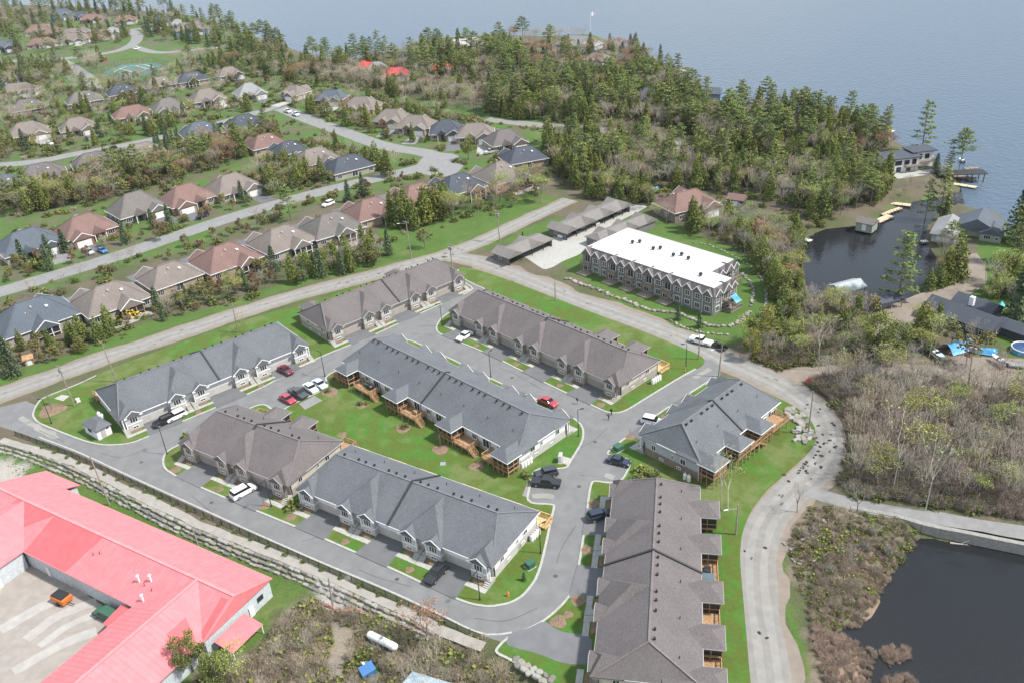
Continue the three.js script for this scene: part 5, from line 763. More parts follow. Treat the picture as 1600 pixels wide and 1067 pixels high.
// ---------------------------------------------------------------- retaining wall of rough blocks under the fenced road, and the fence
{
  const top = spline(GP(WALLTOP), 1.32), t = thing('retaining_wall', 'dry-stacked wall of rough pale blocks below the fenced road', 'retaining wall', new THREE.Vector3(0, 0, 0)); let n = 0;
  top.forEach((p, i) => {
    if (!i) return; const q = top[i - 1], a = lineAngle(q, p), dx = p.x - q.x, dz = p.z - q.z, l = Math.hypot(dx, dz), nx = -dz / l, nz = dx / l; // n points to the low side
    for (let c = 0; c < 3 && n < 298; c++) { const off = 0.2 + (2 - c) * 0.62 + rr(-0.12, 0.12), y = LOW + 0.22 + c * 0.55; const m = boulder(t, (p.x + q.x) / 2 + nx * off + rr(-0.2, 0.2), y, (p.z + q.z) / 2 + nz * off, rr(1.3, 1.85), rr(0.6, 0.85), rr(0.85, 1.15), a + rr(-0.14, 0.14)); m.name = 'block'; n++; }
  });
  const st = GP([0, 689, 100, 719, 200, 767, 300, 816, 400, 857, 480, 887, 560, 924, 640, 960, 700, 990, 750, 1010]);
  struct('gravel_verge', ribbon([0, 687, 100, 717, 200, 765, 300, 814, 400, 855, 480, 886, 560, 923, 640, 959, 700, 989, 756, 1010], 1.9, 0.03, 1.5, 0.5).geo, M.rubble);
  for (const [x, y] of [[806, 1030], [815, 1036], [824, 1041], [834, 1046], [843, 1051], [852, 1056], [862, 1062], [808, 1040], [818, 1046], [828, 1052], [838, 1058], [848, 1064]]) { const p = G(x, y); boulder(t, p.x, 0.05, p.z, rr(1.1, 1.6), rr(0.7, 1.0), rr(0.8, 1.2), rr(0, 3)).name = 'block'; }
  const fence = spline(GP([24, 680, 100, 708, 200, 752, 301, 799, 400, 843, 500, 887, 600, 930, 691, 972, 740, 994, 756, 1000]), 2.45), f = thing('metal_fence', 'low black metal picket fence along the outer road', 'fence', new THREE.Vector3());
  const postG = boxGeo(0.11, 1.3, 0.11);
  fence.forEach((p, i) => {
    part('post', postG, M.darkTrim, f, [p.x, 0, p.z]); if (!i) return; const q = fence[i - 1], m = new MB(); for (const y of [0.2, 1.05]) m.bar([q.x, y, q.z], [p.x, y, p.z], 0.05); for (let k = 1; k < 14; k++) { const s = k / 14; m.box(q.x + (p.x - q.x) * s, 0.15, q.z + (p.z - q.z) * s, 0.035, 1.0, 0.035); } part('fence_panel', m.geo(), M.darkTrim, f);
  });
}
// ---------------------------------------------------------------- boulders set in lines and gardens
function boulderLine(list, label, size, step, wob = 0.3) {
  const pts = spline(GP(list), step), t = thing('boulder_edging', label, 'rock edging', pts[0].clone());
  pts.forEach((p, i) => boulder(t, p.x - pts[0].x + rr(-wob, wob), size * 0.18, p.z - pts[0].z + rr(-wob, wob), size * rr(0.8, 1.4), size * rr(0.6, 0.9), size * rr(0.8, 1.2), rr(0, 3)));
}
boulderLine([885, 436, 944, 457, 955, 463, 985, 473, 996, 478, 1020, 486, 1058, 491, 1086, 501, 1103, 508, 1124, 511, 1142, 510, 1160, 500, 1172, 488], 'long curved line of boulders on the slope in front of the apartment house', 1.1, 1.25);
boulderLine([1047, 500, 1064, 510, 1101, 521, 1135, 523], 'short lower line of boulders below the two small firs', 0.8, 1.1);
boulderLine([1160, 428, 1172, 442, 1177, 458, 1174, 478], 'boulder edging beside the end of the apartment house', 0.9, 1.1);
boulderLine([1187, 430, 1196, 446, 1199, 466, 1190, 496], 'outer boulder edging right of the apartment house', 0.9, 1.2);
boulderLine([1086, 380, 1106, 383, 1130, 392, 1148, 402, 1180, 420], 'boulder edging behind the apartment house at the woods', 0.7, 1.6);
{
  const poly = XZ([1226, 641, 1236, 637, 1250, 645, 1262, 656, 1271, 668, 1274, 690, 1258, 694, 1240, 690, 1242, 676, 1250, 668, 1240, 658, 1228, 650]), t = thing('rock_garden', 'bank of large white broken rocks around a wooden pole', 'rock garden', new THREE.Vector3()); const b = box2(poly); let n = 0;
  for (let k = 0; k < 900 && n < 62; k++) { const x = rr(b[0], b[1]), z = rr(b[2], b[3]); if (inside(poly, x, z)) { boulder(t, x, 0.3, z, rr(1.0, 2.0), rr(0.5, 0.9), rr(0.8, 1.5), rr(0, 3)); n++; } }
}
{
  const t = thing('rubble_heap', 'scatter of pale rubble on the bank beside the lane', 'rubble', new THREE.Vector3()); for (const [x, y, n] of [[1278, 818, 9], [1262, 838, 12], [1238, 852, 7], [1250, 880, 6], [1300, 812, 7]]) for (let k = 0; k < n; k++) { const p = G(x + rr(-14, 14), y + rr(-7, 7)); boulder(t, p.x, 0.12, p.z, rr(0.4, 1.0), rr(0.3, 0.6), rr(0.3, 0.8), rr(0, 3)); }
  const fallen = (a, q, label) => { const A = G(...a), B = G(...q), t2 = thing('fallen_trunk', label, 'fallen tree', A); const d = B.clone().sub(A); part('trunk', new MB().rod([0, 0.3, 0], [d.x, 0.25, d.z], 0.16, 0.06, 6).geo(), M.paleBark, t2); part('branch', new MB().rod([d.x * 0.6, 0.3, d.z * 0.6], [d.x * 0.75 + 1, 1.1, d.z * 0.75], 0.06, 0.02, 4).rod([d.x * 0.8, 0.3, d.z * 0.8], [d.x * 0.95, 0.9, d.z * 0.95 + 1], 0.05, 0.02, 4).geo(), M.paleBark, t2); };
  fallen([1270, 879], [1292, 867], 'pale fallen trunk on the bank, left of two'); fallen([1314, 868], [1336, 885], 'pale fallen trunk on the bank, right of two'); fallen([1485, 850], [1512, 853], 'fallen trunk floating by the causeway wall');
}
// ---------------------------------------------------------------- mulch rings with saplings
const saplingGeo = [0, 1, 2].map((s) => once('sap' + s, () => { const m = new MB(); m.rod([0, 0, 0], [0.04, 1.6, 0], 0.035, 0.02, 4); for (let i = 0; i < 9; i++) { const a = i * 2.4 + s, y = 0.8 + i * 0.12; m.rod([0.03, y, 0], [Math.cos(a) * 0.4, y + 0.5, Math.sin(a) * 0.4], 0.014, 0.005, 3); } return m.geo(); }));

const ring = (x, z, label, group, size = 1, plant = true) => { const t = thing('mulch_bed', label, 'mulch bed', new THREE.Vector3(x, 0.125, z), rr(0, 3), group); t.scale.setScalar(size); part('mulch', ringGeo, M.mulch, t); if (plant) part('sapling', pick(saplingGeo), M.bark, t); return t; };
for (const [x, z, s, k] of saplingSpots) ring(x, z, `mulched sapling on a front lawn of the ${s}`, `mulch beds before the ${s}`, 0.82);
for (const [x, y, s, l] of [[516, 613, 2.0, 'large mulch bed with shrubs beside the four parked cars'], [567, 632.5, 1.6, 'mulch bed with red-stemmed shrubs near the first cedar decks'], [630, 670, 1.7, 'mulch bed below the second sunroom of the long grey-roofed row'], [688.5, 703, 1.8, 'mulch bed on the central lawn below the raised cedar deck'], [745, 729, 1.6, 'mulch bed at the right end of the central lawn'], [534, 680, 1.1, 'mulch bed half behind the brown roof on the central lawn'], [81, 641, 3.2, 'big brown bark patch by the lamp post at the road bend'], [274, 734, 1.2, 'mulch ring on the corner lawn by the brown-roofed row'], [413, 791, 1.2, 'mulch ring beside the lamp post between the two front rows'], [455, 808, 1.1, 'mulch ring left of the first driveway of the front row'], [928, 787, 1.2, 'mulch ring on the upper lawn beside the curved lane row'], [918, 860, 1.3, 'pale mulch ring on the middle lawn beside the curved lane row'], [904, 938, 1.4, 'mulch ring near the wide lower driveway, upper one'], [873, 972, 1.4, 'mulch ring near the wide lower driveway, lower one'], [985, 683, 1.1, 'mulch ring on the tip lawn beside the rock garden row'], [939, 633, 1.0, 'mulch ring on the street corner before the long brown-roofed row']]) { const p = G(x, y); ring(p.x, p.z, l, undefined, s); }

// ---------------------------------------------------------------- lamps and poles
function streetLamp(px, py, turn, label) {
  const p = G(px, py); p.y = 0.1; const t = thing('street_lamp', label, 'street lamp', p, turn, 'black lamp posts of the townhouse streets');
  part('post', once('lpost', () => new MB().rod([0, 0, 0], [0, 6.6, 0], 0.1, 0.06, 8).rod([0, 0, 0], [0, 0.5, 0], 0.17, 0.13, 8).geo()), M.darkTrim, t);
  part('arm', once('larm', () => new MB().bar([0, 6.5, 0], [0.75, 6.62, 0], 0.07).geo()), M.darkTrim, t);
  const h = part('lamp_head', once('lhead', () => new MB().box(0.95, 6.52, 0, 0.75, 0.13, 0.32).geo()), M.darkTrim, t); part('lens', once('llens', () => new MB().box(0.98, 6.49, 0, 0.5, 0.03, 0.24).geo()), M.lampGlass, h);
}
[[260.6, 709.6, 2.2, 'black lamp post on the corner lawn left of the short brown-roofed row'], [507.5, 588, 2.4, 'black lamp post behind the four parked cars'], [767, 589, 1.0, 'black lamp post on the far side of the long grey-roofed row'], [904, 682, 0.3, 'black lamp post at the right end of the long grey-roofed row'], [1072, 577, 3.0, 'black lamp post by the yellow marker near the gravel road'], [80, 662, 3.0, 'black lamp post beside the big bark patch'], [845, 865, 0.4, 'black lamp post beside the right end wall of the front row'], [750, 938, 4.3, 'black lamp post in front of the last bay of the front row'], [424, 792, 4.3, 'black lamp post between the two front rows'], [691, 510, 3.6, 'black lamp post at the left end of the long brown-roofed row']].forEach((a) => streetLamp(...a));
function woodPole(base, top, label, kit = '', h0 = 0) {
  const p = G(base[0], base[1], h0); const up = ray(top[0], top[1]); // the height at which the pole's top lies on the sight line
  const hd = Math.hypot(p.x, p.z), k = hd / Math.hypot(up[0], up[2]), H = clamp(CAM_H + up[1] * k - h0, 4, 14);
  const lean = new THREE.Vector3(up[0] * k - p.x, 0, up[2] * k - p.z).clampLength(0, 0.9), t = thing('utility_pole', label, 'utility pole', p, 0);
  part('pole', new MB().rod([0, 0, 0], [lean.x, H, lean.z], 0.17, 0.11, 8).geo(), M.poleWood, t); const a = 0.7, cx = (s, y) => [lean.x * y / H + Math.cos(a) * s, y, lean.z * y / H + Math.sin(a) * s];
  if (kit.includes('x')) { part('crossarm', new MB().bar(cx(-1.2, H - 0.6), cx(1.2, H - 0.6), 0.13).geo(), M.poleWood, t); const m = new MB(); for (const s of [-1.1, -0.4, 0.4, 1.1]) { const q = cx(s, H - 0.54); m.rod(q, [q[0], q[1] + 0.28, q[2]], 0.07, 0.05, 6); } part('insulator', m.geo(), M.steel, t); }
  if (kit.includes('t')) for (const s of [-0.5, 0.5]) { const q = cx(s, H - 2.2); part('transformer', new MB().rod(q, [q[0], q[1] + 0.95, q[2]], 0.28, 0.28, 9).geo(), M.steel, t); }
  if (kit.includes('l')) { const q = cx(0, H - 0.9), e = [q[0] - 1.9, q[1] + 0.35, q[2] + 0.5]; part('lamp_arm', new MB().bar(q, e, 0.07).geo(), M.steel, t); part('lamp_head', new MB().bar(e, [e[0] - 0.7, e[1], e[2] + 0.15], 0.2, 0.12).geo(), M.white, t); }
  return [lean.x + p.x, H + h0 - 0.3, lean.z + p.z];
}
const pw = [];
pw.push(woodPole([116, 634], [89, 570], 'wooden pole with two grey transformers at the left road bend', 'xt'));
pw.push(woodPole([182, 597], [157, 534], 'wooden pole behind the left grey-roofed row with a guy wire', 'x'));
pw.push(woodPole([371, 520], [362, 474], 'thin wooden pole on the gravel road verge beside a dead tree', ''));
woodPole([170, 789], [138, 708], 'tall leaning pole between the stone wall and the pink roof', '', LOW);
woodPole([311, 858], [299, 823], 'short pale pole on the grass bank below the stone wall', '', LOW);
woodPole([520, 949], [512.5, 903], 'wooden pole standing in the grey gravel patch by the orange netting', '', LOW);
pw.push(woodPole([643, 404], [633.5, 345], 'wooden pole on the wide lawn beyond the gravel road', 'xl'));
pw.push(woodPole([707, 420], [702, 380], 'wooden pole behind the brown roof at the road junction', 'xt'));
pw.push(woodPole([781, 377.6], [775.7, 328], 'wooden pole beyond the junction, on the far verge', 'xt'));
woodPole([868, 471], [867, 441], 'slim dark pole on the verge below the apartment house', '');
woodPole([1123, 588], [1129, 540], 'wooden pole with a lamp arm at the lane corner by the raised decks', 'l');
woodPole([1092, 562], [1094, 514], 'slim pole beside the white pickup on the gravel road', '');
woodPole([1263.3, 678], [1271.3, 611], 'wooden pole rising out of the white rock garden', '');
woodPole([1339, 646], [1348, 600.8], 'weathered pole in the scrub across the lane', 'x');
woodPole([1513.7, 604.6], [1522.6, 535], 'wooden pole with transformer in front of the blue tarpaulins', 'xt');
woodPole([1150, 836], [1154, 788], 'pale lamp pole on the grass beside the curved lane', 'l');
{ // wires sagging from pole to pole
  const wire = (a, b, label) => { const pts = []; for (let i = 0; i <= 10; i++) { const t = i / 10; pts.push(new THREE.Vector3(a[0] + (b[0] - a[0]) * t, a[1] + (b[1] - a[1]) * t - 1.2 * 4 * t * (1 - t), a[2] + (b[2] - a[2]) * t)); } const m = part('power_line', new THREE.TubeGeometry(new THREE.CatmullRomCurve3(pts), 12, 0.02, 3), M.darkTrim, scene); tag(m, label, 'cable'); };
  wire(pw[0], pw[1], 'overhead wire from the transformer pole to the pole behind the left row'); wire(pw[1], pw[2], 'overhead wire above the gravel road left of the thin pole'); wire(pw[3], pw[4], 'overhead wire from the lawn pole to the junction pole'); wire(pw[4], pw[5], 'overhead wire crossing above the road junction');
}
// ---------------------------------------------------------------- vehicles: length along +x, front at +x
function extr(pts, w, bev = 0.07) { const s = new THREE.Shape(pts.map((p) => new THREE.Vector2(p[0], p[1]))), g = new THREE.ExtrudeGeometry(s, { depth: w - 2 * bev, bevelEnabled: true, bevelSize: bev, bevelThickness: bev, bevelSegments: 2, curveSegments: 4 }); g.translate(0, 0, -(w - 2 * bev) / 2); return g; }
const CARS = {
  sedan: { l: 4.75, w: 1.8, body: [[-2.3, 0.35], [2.25, 0.33], [2.33, 0.62], [1.9, 0.84], [0.95, 0.95], [-1.55, 0.98], [-2.25, 0.92], [-2.34, 0.6]], cab: [[-1.75, 0.95], [1.0, 0.92], [0.28, 1.42], [-0.95, 1.44]], roof: [-0.92, 0.3, 1.4], wh: 0.33, ax: [1.42, -1.4] },
  suv: { l: 4.7, w: 1.88, body: [[-2.25, 0.4], [2.22, 0.38], [2.32, 0.75], [2.05, 0.98], [1.0, 1.1], [-2.22, 1.14], [-2.32, 0.8]], cab: [[-2.18, 1.1], [1.05, 1.06], [0.4, 1.66], [-1.85, 1.7]], roof: [-1.8, 0.42, 1.66], wh: 0.37, ax: [1.42, -1.4] },
  van: { l: 5.1, w: 1.95, body: [[-2.5, 0.36], [2.42, 0.34], [2.52, 0.7], [2.2, 0.96], [1.4, 1.1], [-2.46, 1.15], [-2.54, 0.8]], cab: [[-2.45, 1.1], [1.5, 1.06], [0.6, 1.7], [-2.2, 1.76]], roof: [-2.15, 0.6, 1.72], wh: 0.35, ax: [1.55, -1.5] },
  pickup: { l: 5.7, w: 1.95, body: [[-2.8, 0.5], [2.72, 0.46], [2.82, 0.85], [2.65, 1.12], [1.3, 1.2], [-0.85, 1.2], [-0.86, 1.05], [-2.74, 1.05], [-2.84, 0.8]], cab: [[-0.85, 1.16], [1.45, 1.14], [0.75, 1.78], [-0.6, 1.8]], roof: [-0.55, 0.72, 1.76], wh: 0.41, ax: [1.85, -1.75], bed: true },
};
const carProto = {}, paints = {};
const paint = (k) => paints[k] ?? (paints[k] = new THREE.MeshPhysicalMaterial({ color: new THREE.Color().setRGB(...{ black: [0.012, 0.012, 0.014], white: [0.72, 0.72, 0.72], silver: [0.4, 0.41, 0.42], red: [0.33, 0.025, 0.045], maroon: [0.12, 0.012, 0.025], blue: [0.03, 0.14, 0.33], navy: [0.015, 0.022, 0.045], charcoal: [0.035, 0.04, 0.045], ice: [0.45, 0.52, 0.6] }[k]), roughness: 0.35, clearcoat: 0.8, clearcoatRoughness: 0.08 }));
function car(type, colour, rear, front, label, opt = {}) {
  const h0 = opt.h ?? 0.02, a = G(rear[0], rear[1], h0 + 0.7), b = G(front[0], front[1], h0 + 0.7), c = a.clone().add(b).multiplyScalar(0.5); c.y = h0; const turn = lineAngle(a, b);
  const d = CARS[type], nm = { sedan: 'parked_car', suv: 'parked_suv', van: 'parked_minivan', pickup: 'pickup_truck' }[type];
  let t;
  if (carProto[type]) { t = copyOf(carProto[type], c, turn, label); for (const k of t.children) if (k.name === 'body') { k.material = paint(colour); } }
  else {
    t = carProto[type] = thing(nm, label, { sedan: 'car', suv: 'car', van: 'minivan', pickup: 'pickup' }[type], c, turn);
    const body = part('body', extr(d.body, d.w, 0.09), paint(colour), t);
    if (d.bed) part('cargo_bed', new MB().box(-1.8, 1.06, 0, 1.7, 0.02, d.w - 0.35).geo(), M.black, t);
    part('windows', extr(d.cab, d.w - 0.18, 0.1), M.carGlass, t);
    const roofM = part('body', new MB().box((d.roof[0] + d.roof[1]) / 2, d.roof[2] + 0.09, 0, d.roof[1] - d.roof[0] + 0.12, 0.08, d.w - 0.3).geo(), paint(colour), t);
    for (const s of [-1, 1]) for (const x of d.ax) { const w = part('wheel', once('tyre' + d.wh, () => { const g = new THREE.CylinderGeometry(d.wh, d.wh, 0.24, 14); g.rotateX(Math.PI / 2); return g; }), M.tyre, t, [x, d.wh, s * (d.w / 2 - 0.1)]); part('rim', once('rim' + d.wh, () => { const g = new THREE.CylinderGeometry(d.wh * 0.6, d.wh * 0.6, 0.26, 10); g.rotateX(Math.PI / 2); return g; }), M.rim, w); }
    for (const s of [-1, 1]) { part('headlight', boxGeo(0.12, 0.16, 0.36), M.lampGlass, t, [d.l / 2 - 0.16, 0.64, s * (d.w / 2 - 0.32)]); part('tail_light', boxGeo(0.1, 0.2, 0.26), M.tail, t, [-d.l / 2 + 0.07, 0.72, s * (d.w / 2 - 0.26)]); }
    const mir = new MB(); for (const s of [-1, 1]) mir.box(0.75, 1.0, s * (d.w / 2 + 0.08), 0.12, 0.14, 0.2); part('body', mir.geo(), paint(colour), t);
  }
  return t;
}

car('suv', 'black', [692, 885], [670, 908], 'black car on the last driveway of the front grey-roofed row', { h: 0.15 });
car('van', 'white', [363, 776], [396, 758], 'white minivan on the driveway of the short brown-roofed row', { h: 0.15 });
car('sedan', 'red', [438, 616], [460, 629], 'red car, first of the four cars side by side in the parking bay');
car('pickup', 'charcoal', [451, 606], [479, 622], 'dark pickup between the red and the white car in the parking bay');
car('sedan', 'white', [474, 598], [496, 613], 'white car, third of the four cars side by side in the parking bay');
car('sedan', 'ice', [489, 593], [509, 606], 'pale blue car at the outer end of the four in the parking bay');
car('sedan', 'maroon', [437, 573], [454, 582], 'maroon car on a driveway of the grey-roofed row by the gravel road', { h: 0.15 });
car('suv', 'black', [244, 651], [266, 664], 'black car in front of the left end of the grey-roofed row by the gravel road', { h: 0.15 });
car('suv', 'white', [263, 643], [285, 656], 'white car with dark roof glass beside the black one at the left end', { h: 0.15 });
car('sedan', 'white', [735, 519], [716, 530], 'white car on the first driveway of the long brown-roofed row', { h: 0.15 });
car('sedan', 'red', [845, 622], [868, 632], 'red car half hidden behind the long grey-roofed row', { h: 0.15 });
car('suv', 'charcoal', [838, 738], [868, 740], 'dark car at the back of the small parking bay, beside the black pickup');
car('pickup', 'black', [836, 752], [870, 755], 'black pickup in the small parking bay near the white cabinet');
car('sedan', 'navy', [953, 716], [982, 723], 'navy car alone in the bay below the rock garden row');
car('suv', 'navy', [950, 806], [924, 803], 'navy car on the upper driveway of the curved lane row', { h: 0.15 });
car('pickup', 'white', [1109, 536], [1082, 529], 'white pickup on the gravel road with a dark trailer behind it');
car('suv', 'white', [1026, 655], [1014, 660], 'white car mostly hidden before the rock garden row', { h: 0.15 });
car('sedan', 'silver', [130, 389], [146, 397], 'silver car beside the blue one on the black driveway', { h: 0.05 });
car('sedan', 'blue', [151, 387], [167, 395], 'bright blue car beside the silver one on the black driveway', { h: 0.05 });
car('suv', 'navy', [310, 333], [322, 341], 'dark blue car on a black driveway beside a stone-edged lawn', { h: 0.05 });
car('suv', 'white', [506, 316], [519, 321], 'white car on a pale driveway off the main street', { h: 0.05 });
car('pickup', 'white', [443, 171], [455, 176], 'white truck parked on the upper street, rear one of a pair', { h: 0.05 });
car('pickup', 'white', [456, 176], [467, 181], 'white truck parked on the upper street, front one of a pair', { h: 0.05 });
car('pickup', 'silver', [776, 235], [757, 239], 'silver pickup on a pale driveway at the cul-de-sac', { h: 0.05 });
car('suv', 'charcoal', [597, 205], [604, 210], 'dark car on the driveway below the brown-roofed house north of the cul-de-sac', { h: 0.05 });
car('suv', 'navy', [572, 238], [577, 243], 'dark car near the low dark blue roofed house', { h: 0.05 });
car('sedan', 'white', [71, 222], [82, 225], 'white car on the pink paved driveway', { h: 0.05 });
car('suv', 'charcoal', [169, 230], [179, 235], 'dark car behind the dark firs on the upper street', { h: 0.05 });
car('suv', 'navy', [337, 194], [345, 198], 'dark car between the two blue-roofed houses', { h: 0.05 });
car('van', 'charcoal', [1004, 310], [1016, 314], 'dark car near the blue cover left of the rust-roofed house', { h: 0.05 });
car('suv', 'white', [210, 73], [216, 78], 'white vehicle at the far street junction', { h: 0.05 });
car('van', 'white', [232, 46], [242, 45], 'white van at the far end of the wide street', { h: 0.05 });
car('suv', 'red', [158, 92], [165, 94], 'red vehicle beside the far evergreens above the sports court', { h: 0.05 });
car('pickup', 'black', [83, 101], [92, 102], 'black vehicle on the wide far street', { h: 0.05 });
['white', 'charcoal', 'silver', 'white', 'navy', 'charcoal', 'silver'].forEach((k, i) => { // under the long carport
  const fr = carB, x = -fr.L / 2 + (i + 0.5) * fr.L / 7, a = toWorld(fr, x, -1.8), c = new THREE.Vector3(...[toWorld(fr, x, 0.9)[0], 0.05, toWorld(fr, x, 0.9)[1]]), turn = fr.turn - Math.PI / 2;
  const t = copyOf(carProto[i % 2 ? 'sedan' : 'suv'], c, turn, `${k} car in bay ${['one, nearest the junction', 'two', 'three', 'four, in the middle', 'five', 'six', 'seven, farthest from the junction'][i]}, under the long carport`); for (const q of t.children) if (q.name === 'body') q.material = paint(k);
});
{ // dark utility trailer with a quad bike behind the white pickup
  const a = G(1116, 540), b = G(1134, 550), t = thing('utility_trailer', 'dark trailer loaded with black machines behind the white pickup', 'trailer', a.clone().add(b).multiplyScalar(0.5), lineAngle(a, b));
  part('bed', new MB().box(0, 0.5, 0, 3.6, 0.15, 1.7).box(-1.75, 0.65, 0, 0.06, 0.4, 1.7).box(0, 0.65, 0.82, 3.6, 0.35, 0.05).box(0, 0.65, -0.82, 3.6, 0.35, 0.05).bar([-1.8, 0.55, 0], [-3, 0.5, 0], 0.1).geo(), M.black, t); for (const s of [-1, 1]) part('wheel', once('tyre0.33', () => { const g = new THREE.CylinderGeometry(0.33, 0.33, 0.24, 14); g.rotateX(Math.PI / 2); return g; }), M.tyre, t, [0.2, 0.33, s * 0.95]);
  const q = thing('quad_bike', 'black quad bike on the dark trailer', 'quad bike', t.position.clone().setY(0.65), t.rotation.y + 0.2); part('body', extr([[-0.9, 0.4], [0.9, 0.4], [0.95, 0.65], [0.5, 0.85], [0, 0.7], [-0.8, 0.8]], 0.7, 0.08), M.black, q); for (const x of [-0.6, 0.6]) for (const s of [-1, 1]) part('wheel', once('qt', () => { const g = new THREE.CylinderGeometry(0.28, 0.28, 0.25, 10); g.rotateX(Math.PI / 2); return g; }), M.tyre, q, [x, 0.28, s * 0.45]); part('handlebar', new MB().bar([0.45, 0.8, 0], [0.35, 1.1, 0], 0.05).bar([0.35, 1.1, -0.35], [0.35, 1.1, 0.35], 0.05).geo(), M.black, q);
}
// ---------------------------------------------------------------- tanks, boxes, bins
const cylGeo = (() => { const p = [[0, 0], [0.34, 0], [0.38, 0.06], [0.38, 1.15], [0.3, 1.32], [0.14, 1.4], [0.14, 1.5], [0, 1.5]].map((q) => new THREE.Vector2(...q)); return new THREE.LatheGeometry(p, 14); })();
function cylinders(list, where) { list.forEach(([x, y], i) => { const p = G(x, y); p.y = 0.1; const t = thing('propane_cylinder', `white gas cylinder against ${where}`, 'gas cylinder', p, 0, `gas cylinders against ${where}`); part('tank', cylGeo, M.white, t); part('valve_collar', once('collar', () => new MB().rod([0, 1.42, 0], [0, 1.62, 0], 0.17, 0.17, 8).geo()), M.greyTrim, t); }); }
cylinders([[816, 731], [820.5, 729], [825, 726], [829.5, 723]], 'the right end wall of the long grey-roofed row');
cylinders([[1020, 600], [1023.6, 598], [1027.3, 596], [1031, 594]], 'the end wall of the long brown-roofed row');
cylinders([[831, 845], [834.5, 842], [838, 838.5], [841.5, 835]], 'the right end wall of the front grey-roofed row');
cylinders([[1070.5, 749], [1076.5, 752]], 'the stone side wall of the rock garden row');
cylinders([[155, 652], [160, 655]], 'the left end wall of the row by the gravel road');
{
  const box = (name, cat, px, py, w, h, d, m, label, turn = 0.6, top) => { const p = G(px, py); p.y = 0.1; const t = thing(name, label, cat, p, turn); part('housing', new MB().box(0, 0, 0, w, h, d).geo(), m, t); part('lid', new MB().box(0, h, 0, w + 0.1, 0.1, d + 0.1).geo(), top ?? m, t); part('door_panel', new MB().box(0, 0.1, d / 2 + 0.02, w * 0.8, h * 0.8, 0.04).geo(), top ?? m, t); part('plinth', new MB().box(0, -0.02, 0, w + 0.35, 0.06, d + 0.35).geo(), M.concrete, t); };
  box('utility_box', 'utility box', 828.5, 886, 1.4, 1.05, 1.2, M.green, 'green transformer box on the lawn beside the front row end wall');
  box('utility_box', 'utility box', 966, 703, 1.6, 1.0, 1.4, M.green, 'dark green transformer box on the lawn beside the navy car bay');
  box('mail_cabinet', 'mailbox', 876, 721, 1.5, 1.6, 0.6, M.white, 'white mail cabinet on a concrete pad by the road', 1.3, M.greyTrim);
  box('utility_box', 'utility box', 122, 628, 0.7, 0.8, 0.6, M.white, 'small white box on the grass near the transformer pole');
  struct('concrete_pad', sheet(XZ([873, 722, 880, 713, 893, 717, 887, 727]), 0.14).geo(), M.concrete); struct('concrete_pad', sheet(XZ([84, 623, 96, 617, 108, 619, 98, 627]), 0.14).geo(), M.concrete);
  struct('drain_grate', new MB().box(0, 0, 0, 1.1, 0.03, 1.1).geo(), M.steel).position.copy(G(692, 725).setY(0.12));
  const hp = G(794, 932); hp.y = 0.12; const hy = thing('fire_hydrant', 'orange fire hydrant on the corner lawn of the outer road', 'fire hydrant', hp); part('barrel', new THREE.LatheGeometry([[0, 0], [0.2, 0], [0.2, 0.08], [0.13, 0.12], [0.13, 0.7], [0.18, 0.74], [0.16, 0.86], [0, 0.98]].map((q) => new THREE.Vector2(...q)), 10), M.orange, hy); part('outlet', new MB().rod([-0.25, 0.5, 0], [0.25, 0.5, 0], 0.08, 0.08, 7).rod([0, 0.5, 0], [0, 0.5, 0.24], 0.1, 0.1, 7).geo(), M.orange, hy);
  const yp = G(1071, 582); const ym = thing('marker_post', 'yellow marker posts at the kerb end by the gravel road', 'marker post', yp); part('post', new MB().bar([0, 0, 0], [0.1, 1.4, 0], 0.16).geo(), M.yellow, ym); part('base', new MB().box(0, 0, 0, 0.45, 0.12, 0.45).geo(), M.black, ym);
  const sg = G(1262, 602), s = thing('warning_sign', 'red board standing in the brush at the lane junction', 'sign', sg, 0.3); part('post', new MB().box(0, 0, 0, 0.1, 1.6, 0.1).geo(), M.oldWood, s); part('board', new MB().box(0, 1.0, 0.08, 1.3, 0.8, 0.05).geo(), M.scarlet, s);
}
{ // the hut at the end of the left row
  const fr = frameOf([126, 662, 148.7, 676, 173, 662, 0, 0], 2.5), hl = fr.L / 2, hd = fr.D / 2, t = thing('utility_hut', 'small grey-roofed utility hut on the kerb lawn at the road bend', 'hut', fr.pos.setY(0.1), fr.turn); keepClear(fr, hl, hd, 1);
  part('wall', new MB().box(0, 0, 0, hl * 2 - 0.6, 2.5, hd * 2 - 0.6).geo(), M.whiteSiding, t); part('roof', new MB().hip(-hl, hl, -hd, hd, 2.5, 1.15, hd * 0.9, hd * 0.9).geo(), M.greyRoof, t); addDoor(t, 'door', hl - 0.28, 0, 0.2, 1.0, 2.0, Math.PI / 2, M.greyTrim); addWindow(t, -0.2, 1.2, hd - 0.27, 1.3, 0.7, 0, M.darkTrim, 2); part('vent', boxGeo(0.5, 0.4, 0.1), M.darkTrim, t, [hl - 0.28, 1.8, -0.9]).rotation.y = Math.PI / 2;
}
